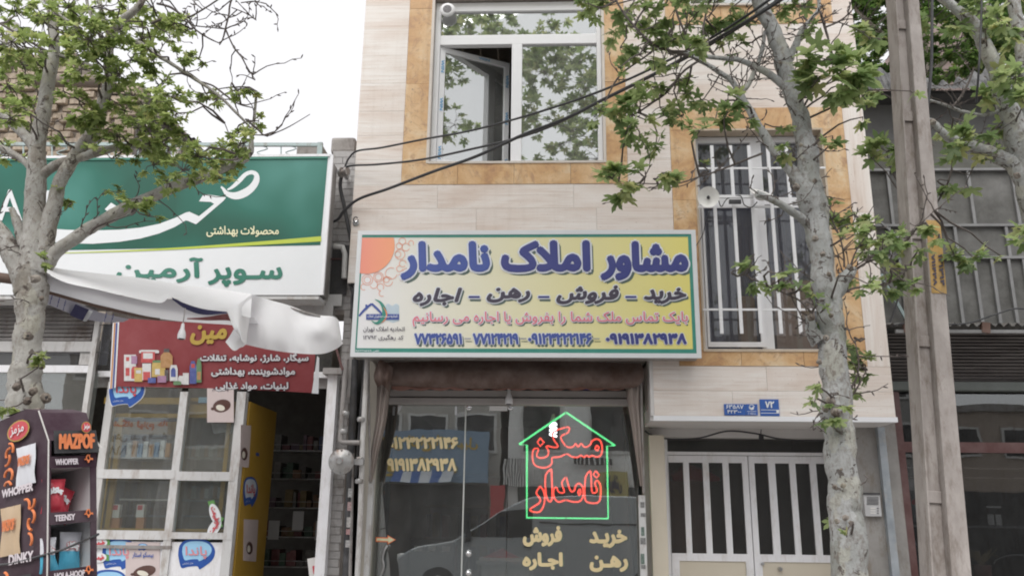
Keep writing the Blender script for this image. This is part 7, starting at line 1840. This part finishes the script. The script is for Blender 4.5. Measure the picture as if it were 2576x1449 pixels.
CL = [(40, 30, 55, 9), (110, 55, 45, 7), (30, 105, 50, 9), (130, 15, 45, 6), (205, 50, 45, 7), (255, 20, 40, 6), (60, 165, 48, 9), (20, 215, 45, 8), (95, 235, 34, 5), (200, 95, 42, 7), (330, 40, 48, 9), (385, 20, 40, 6), (410, 70, 34, 5), (355, 100, 45, 8), (330, 150, 40, 7),
      (385, 150, 36, 6), (300, 190, 40, 7), (215, 130, 34, 5), (235, 80, 36, 6), (400, 215, 36, 6), (335, 245, 42, 8), (430, 245, 36, 6), (385, 285, 42, 8), (445, 285, 30, 5), (345, 320, 42, 8), (405, 335, 42, 8), (460, 345, 30, 5), (300, 345, 32, 5), (350, 370, 36, 6), (430, 375, 36, 6),
      (500, 395, 38, 7), (560, 380, 38, 7), (615, 360, 30, 5), (590, 410, 36, 6), (385, 415, 38, 7), (460, 430, 36, 6), (520, 440, 28, 4), (420, 455, 30, 4), (555, 450, 24, 3), (225, 100, 46, 9), (205, 175, 34, 6), (212, 290, 28, 7, -3.2, 34), (195, 240, 26, 4), (150, 60, 40, 6), (640, 340, 16, 2), (632, 235, 9, 1), (525, 245, 14, 2), (545, 225, 10, 1), (585, 235, 8, 1),
      (452, 150, 22, 3), (345, 500, 24, 3, -3.1, 30), (380, 545, 22, 2, -3.1, 30), (150, 490, 20, 2), (300, 485, 22, 2), (25, 300, 42, 7), (75, 330, 28, 4), (110, 350, 24, 3), (20, 385, 36, 5), (55, 270, 30, 4), (5, 150, 40, 6), (85, 120, 36, 5), (170, 20, 36, 5), (500, 150, 14, 2), (540, 250, 12, 1), (440, 60, 26, 4), (470, 60, 20, 3), (315, 280, 34, 5), (260, 330, 24, 3), (280, 400, 20, 2), (240, 360, 20, 2),
      (300, 75, 40, 6), (265, 125, 36, 5), (180, 130, 30, 4), (120, 180, 26, 3), (160, 230, 22, 2), (380, 250, 36, 5), (600, 335, 18, 2), (650, 305, 8, 1), (430, 320, 30, 4), (375, 330, 40, 6), (95, 925, 12, 1, -3.3), (110, 895, 8, 1, -3.3), (20, 1025, 16, 2, -3.3), (110, 650, 12, 1, -3.25)]
tb = P(30, 1300, YL)
CL = [((u, v, r_ * 1.05, int(n * 1.5 + .5)) + tuple(o)) for u, v, r_, n, *o in CL]
left_tree = make_tree('plane_tree', 'plane tree with pale knobbly trunk and small spring leaves at the left edge', (tb.x, tb.y, .12), LL, CL, [], M_BARKL, M_LEAF1, 23, 295, 5, YL, 110)
for u, v, r_, h in ((70, 845, 13, True), (85, 700, 14, False), (106, 920, 9, False), (40, 975, 12, False), (85, 985, 13, False), (117, 1000, 15, True), (70, 1010, 12, False), (104, 750, 7, False), (95, 1035, 12, False), (118, 245, 7, False), (125, 110, 12, False), (280, 105, 12, False), (285, 215, 9, False), (98, 400, 5, False)):
    knot(left_tree, u, v, r_, YL - .24 if v > 650 else YL - .04, h)

# --- right plane tree
YR = -2.7
LR = [('trunk', [(2146, 1500, 46), (2140, 1440, 45), (2130, 1330, 43), (2126, 1265, 41), (2120, 1200, 39), (2113, 1130, 38), (2108, 1065, 38), (2104, 1000, 37), (2098, 920, 34), (2094, 850, 32), (2090, 790, 31), (2082, 740, 31), (2070, 690, 29), (2064, 620, 29), (2054, 560, 31), (2042, 500, 34), (2036, 460, 30)], .03),
      ('limb', [(2044, 520, 30), (2038, 460, 28), (2033, 400, 26), (2024, 350, 23), (2014, 300, 22), (1998, 250, 21), (1982, 200, 22), (1972, 160, 22), (1962, 125, 21), (1948, 85, 19), (1931, 50, 18), (1912, 15, 18), (1895, -40, 18), (1870, -120, 17), (1835, -230, 15), (1800, -330, 13), (1740, -450, 11)], .03),
      ('limb', [(2030, 500, 22), (2018, 470, 18), (1998, 440, 15), (1975, 410, 13), (1951, 384, 12), (1930, 352, 11.5), (1910, 322, 11), (1893, 290, 10), (1875, 262, 10), (1862, 240, 10), (1857, 222, 9)], .06),
      ('limb', [(1857, 230, 8), (1840, 203, 7.5), (1818, 188, 7), (1790, 170, 6), (1761, 152, 5.5), (1735, 142, 4.5)], .06), ('limb', [(1858, 235, 7), (1882, 215, 6.5), (1898, 180, 6), (1911, 150, 5.5), (1920, 110, 5), (1924, 80, 4)], .06),
      ('limb', [(1975, 218, 12), (1950, 198, 9.5), (1924, 180, 9), (1900, 170, 8), (1877, 158, 7), (1850, 150, 6), (1800, 146, 5.5), (1760, 140, 5), (1717, 132, 5), (1680, 135, 3)], .06),
      ('limb', [(1976, 165, 12), (1990, 140, 10), (2000, 118, 9), (2010, 95, 8.5), (2022, 72, 7), (2034, 58, 6)], .06), ('limb', [(2030, 60, 5), (2048, 40, 5), (2060, 20, 4.5), (2060, -20, 4.5), (2070, -90, 4)], .06), ('limb', [(2064, 30, 3.5), (2075, 70, 3.5), (2084, 100, 3), (2086, 118, 2)], .1), ('limb', [(2075, 70, 2.5), (2100, 60, 2.5), (2125, 45, 2.2), (2145, 25, 1.6)], .15),
      ('limb', [(2052, 610, 16), (2040, 575, 12), (2012, 546, 11, YR - .05), (1985, 528, 9.5, YR - .1), (1950, 506, 8.5, YR - .15), (1904, 487, 8.5, YR - .2)], .08),
      ('limb', [(2088, 760, 26), (2105, 730, 21), (2120, 707, 18), (2136, 688, 15), (2146, 674, 12)], .05),
      ('limb', [(2060, 860, 22), (2045, 835, 16), (2038, 808, 11), (2034, 795, 7)], .12),
      ('limb', [(2124, 672, 2.6), (2122, 640, 2.4), (2114, 600, 2.2), (2098, 565, 2), (2088, 540, 1.6)], .1), ('limb', [(2140, 668, 2.6), (2150, 640, 2), (2170, 605, 1.8), (2200, 570, 1.6)], .1), ('limb', [(2146, 682, 3), (2180, 660, 2.6), (2215, 628, 2.2), (2280, 590, 1.8), (2330, 550, 1.4), (2350, 530, 1)], .1), ('limb', [(2110, 745, 3.5), (2140, 728, 3), (2180, 720, 2.6), (2230, 715, 2), (2280, 680, 1.6)], .1),
      ('limb', [(2040, 785, 3), (2010, 755, 2.6), (1975, 738, 2.3), (1935, 722, 2), (1900, 705, 1.6), (1870, 690, 1.2)], .1), ('limb', [(1918, 386, 3), (1870, 405, 2.8), (1820, 425, 2.4), (1760, 445, 2), (1700, 462, 1.7), (1620, 462, 1.4), (1550, 456, 1)], .1),
      ('limb', [(2110, 1015, 5), (2150, 960, 2.5), (2160, 920, 2), (2155, 880, 1.6), (2150, 850, 1.2)], .1), ('limb', [(2115, 1030, 3), (2140, 1000, 2.4), (2165, 960, 2), (2180, 930, 1.4)], .1), ('limb', [(2095, 1030, 3), (2075, 990, 2), (2055, 965, 1.4)], .1),
      ('limb', [(1735, 142, 4, -2.8), (1690, 130, 3.6, -2.9), (1640, 110, 3.2, -3), (1590, 60, 3, -3), (1560, 20, 2.6, -3), (1530, -40, 2.6, -3)], .1),
      ('limb', [(1761, 152, 3), (1720, 180, 3), (1680, 230, 3), (1640, 260, 2.6), (1590, 290, 2), (1540, 290, 1.5)], .1), ('limb', [(1700, 60, 2.6), (1640, 130, 2.6), (1560, 190, 2.4), (1520, 260, 2), (1500, 280, 1.4)], .1),
      ('limb', [(1740, 140, 3), (1725, 90, 3), (1705, 40, 3), (1690, -20, 3)], .1), ('limb', [(1800, 146, 2.6), (1770, 90, 2.6), (1775, 40, 2.4), (1790, -20, 2.2)], .1)]
CR = [(2080, 150, 42, 5, -3.0, 52), (2125, 175, 45, 6, -3.0, 56), (2060, 200, 36, 4, -3.0, 50), (2110, 215, 38, 4, -3.0, 50), (2150, 190, 25, 2, -3.0, 46), (2020, 18, 34, 4), (2045, 70, 18, 2), (1960, 15, 22, 3), (1900, 55, 20, 2), (1985, 60, 12, 1),
      (1530, 15, 40, 6), (1590, 20, 40, 6), (1650, 25, 38, 6), (1700, 20, 38, 6), (1565, 70, 36, 5), (1620, 80, 38, 5), (1680, 85, 38, 5), (1730, 65, 36, 5), (1790, 35, 40, 6), (1840, 20, 36, 5), (1870, 65, 34, 4), (1560, 120, 32, 4), (1610, 140, 34, 4), (1670, 150, 30, 4), (1740, 110, 34, 4), (1490, 30, 28, 3), (1480, 10, 24, 3), (1800, 90, 30, 3), (1850, 120, 26, 3),
      (1510, 280, 28, 4, -2.9, 34), (1560, 285, 32, 5, -2.9, 34), (1610, 275, 34, 5, -2.9, 36), (1660, 270, 30, 4), (1720, 290, 32, 4), (1770, 250, 30, 4), (1800, 300, 28, 4, -2.8, 36), (1830, 285, 24, 3), (1760, 330, 24, 3), (1610, 345, 30, 4), (1650, 365, 26, 3), (1580, 320, 24, 3), (1720, 240, 28, 3), (1640, 220, 26, 3), (1700, 190, 24, 3), (1860, 260, 24, 3), (1600, 210, 24, 2), (1560, 170, 24, 2),
      (1540, 450, 26, 3, -2.9, 42), (1575, 475, 26, 3, -2.9, 42), (1620, 445, 28, 3, -2.9, 42), (1665, 435, 28, 3, -2.9, 42), (1700, 455, 16, 1, -2.9, 34), (1770, 420, 14, 1), (1990, 370, 20, 2), (2085, 370, 18, 3, -2.95, 34), (1970, 320, 12, 1), (1880, 300, 14, 1),
      (2090, 520, 30, 4), (2110, 560, 32, 4), (2150, 590, 26, 3), (2200, 560, 30, 4), (2220, 610, 34, 5), (2190, 640, 34, 5), (2240, 650, 36, 5), (2260, 600, 26, 3), (2275, 685, 32, 5), (2235, 715, 28, 4), (2185, 715, 26, 3), (2145, 700, 14, 1), (2310, 630, 28, 3), (2330, 560, 24, 3), (2360, 590, 14, 1), (2400, 640, 20, 2, -2.5), (2450, 650, 26, 4, -2.5), (2520, 645, 14, 1, -2.5), (2300, 720, 18, 2),
      (1900, 700, 18, 2), (1880, 660, 18, 2), (1855, 680, 14, 1), (1945, 715, 20, 2), (1990, 700, 22, 3), (1965, 680, 16, 1), (2010, 730, 14, 1), (2040, 740, 12, 1), (2060, 800, 14, 1), (2085, 770, 10, 1),
      (2150, 860, 14, 1), (2165, 925, 18, 2), (2180, 940, 18, 2), (2150, 975, 22, 3), (2120, 1020, 22, 3), (2060, 960, 14, 1), (2040, 1015, 14, 1), (2100, 1045, 16, 2), (2190, 900, 10, 1), (2110, 880, 12, 1), (2060, 1060, 8, 1), (2105, 1300, 8, 1), (2130, 1350, 7, 1), (2075, 855, 12, 1), (2290, 230, 14, 1), (2185, 260, 22, 3), (2170, 295, 14, 1)]
extra = []
r3 = random.Random(21)
for k in range(110):
    c = (r3.uniform(-2.0, 2.1), r3.uniform(-4.6, -1.9), r3.uniform(5.6, 9.4))
    if any(inframe(Vector(c) + Vector((a, 0, b))) for a in (-.4, .4) for b in (-.3, .3)): continue
    extra.append((c, .34, 12, .125))
tb = P(2150, 1449, YR)
right_tree = make_tree('plane_tree', 'plane tree with smooth pale grey trunk in front of the white gate', (tb.x, tb.y, .12), LR, CR, extra, M_BARKR, M_LEAF2, 31, 295, 8, YR, 230)
for u, v, r_, h in ((2052, 600, 9, False), (2070, 640, 8, False), (2085, 690, 7, False), (2078, 850, 9, True), (2060, 910, 8, False), (2090, 1010, 14, False), (2105, 1040, 14, False), (2075, 1030, 10, False), (2120, 1220, 8, False), (2100, 1225, 7, False), (2128, 1300, 9, False), (2105, 1310, 8, False), (2140, 1315, 7, False), (2115, 1180, 5, False), (2140, 672, 10, False), (2005, 470, 12, False), (1858, 225, 11, False), (2002, 190, 6, True), (1963, 158, 5, False), (2050, 455, 7, False), (2092, 795, 7, False), (2038, 800, 11, False), (1906, 487, 7, False), (2014, 365, 6, False)):
    knot(right_tree, u, v, r_, YR - .12, h)

# --- third tree at the right edge
Y3 = -1.6
L3 = [('trunk', [(2730, 1500, 50), (2700, 1200, 46), (2672, 900, 42), (2640, 650, 40), (2610, 520, 38), (2588, 440, 36), (2566, 370, 32), (2545, 300, 26), (2520, 225, 22), (2498, 160, 19), (2470, 100, 17), (2440, 52, 15), (2400, 20, 12), (2360, -12, 10), (2300, -60, 8)], .03),
      ('limb', [(2592, 470, 28), (2570, 440, 24), (2545, 412, 21), (2510, 394, 18), (2470, 378, 16), (2435, 366, 14), (2400, 352, 12), (2372, 335, 10), (2352, 312, 8), (2335, 302, 6)], .05),
      ('limb', [(2600, 400, 20), (2590, 250, 18), (2570, 120, 17), (2550, 0, 15), (2540, -80, 14)], .04),
      ('limb', [(2530, 270, 5), (2480, 290, 4.5), (2420, 280, 4), (2370, 262, 3.5), (2330, 250, 3)], .1), ('limb', [(2395, 270, 3), (2420, 240, 3), (2440, 200, 2.5), (2450, 170, 2)], .1),
      ('limb', [(2400, 365, 3), (2395, 420, 2.6), (2380, 470, 2.4), (2350, 520, 2), (2330, 540, 1.5)], .12), ('limb', [(2480, 380, 3), (2500, 330, 2.6), (2530, 300, 2)], .1)]
C3 = [(2555, 195, 42, 6), (2520, 215, 34, 4), (2575, 120, 44, 7), (2530, 60, 44, 7), (2480, 30, 44, 7), (2560, 20, 40, 6), (2500, 240, 24, 2), (2395, 330, 28, 4), (2410, 360, 26, 3), (2430, 310, 16, 1), (2455, 340, 22, 3), (2480, 375, 22, 3), (2400, 400, 18, 2), (2515, 320, 26, 3), (2560, 330, 26, 3), (2230, 382, 34, 5, -1.9), (2270, 375, 28, 3, -1.9), (2195, 400, 20, 2, -1.9), (2385, 455, 24, 2), (2430, 462, 16, 1), (2570, 600, 20, 2), (2565, 570, 14, 1), (2300, 300, 18, 1), (2340, 40, 30, 3), (2420, 60, 26, 3), (2200, 70, 26, 3, -1.5), (2575, 260, 30, 3), (2210, 230, 16, 1, -2)]
tb = P(2735, 1500, Y3)
right3 = make_tree('plane_tree', 'plane tree at the far right edge with a thick limb reaching left', (tb.x, tb.y, .12), L3, C3, [], M_BARKR, M_LEAF2, 40, 150, 9, Y3, 60)
knot(right3, 2475, 105, 9, Y3 - .1, True); knot(right3, 2345, 308, 10, Y3 - .05); knot(right3, 2560, 440, 10, Y3 - .15)

# --- dense dark tree behind the right shop
Y4 = 3.6
L4 = [('trunk', [(2330, 1100, 26), (2330, 400, 24), (2325, 200, 18), (2310, 80, 14), (2290, -60, 12)], .05), ('limb', [(2326, 200, 10), (2400, 130, 8), (2460, 60, 6), (2500, -20, 5)], .08), ('limb', [(2320, 160, 9), (2250, 110, 7), (2190, 60, 5), (2150, 20, 4)], .08), ('limb', [(2328, 230, 8), (2420, 190, 6), (2500, 160, 5), (2580, 140, 4)], .08)]
r4 = random.Random(4); C4 = []
for k in range(230):
    u = r4.uniform(2150, 2620); v = r4.uniform(-70, 205)
    if (u - 2232) ** 2 / 500 + (v - 30) ** 2 / 1400 < 1 or (abs(u - 2225) < 22 and 110 < v < 165) or (2400 < u < 2450 and 60 < v < 110 and r4.random() < .7): continue
    C4.append((u, v, 24, 5, Y4 + r4.uniform(-1.2, 1.2), 22))
tb = P(2330, 1100, Y4)
make_tree('tree', 'dense dark green tree rising behind the tin roof of the right shop', (tb.x, tb.y, .12), L4, C4, [], M_KNOT, M_LEAF3, 24, 250, 10, Y4)
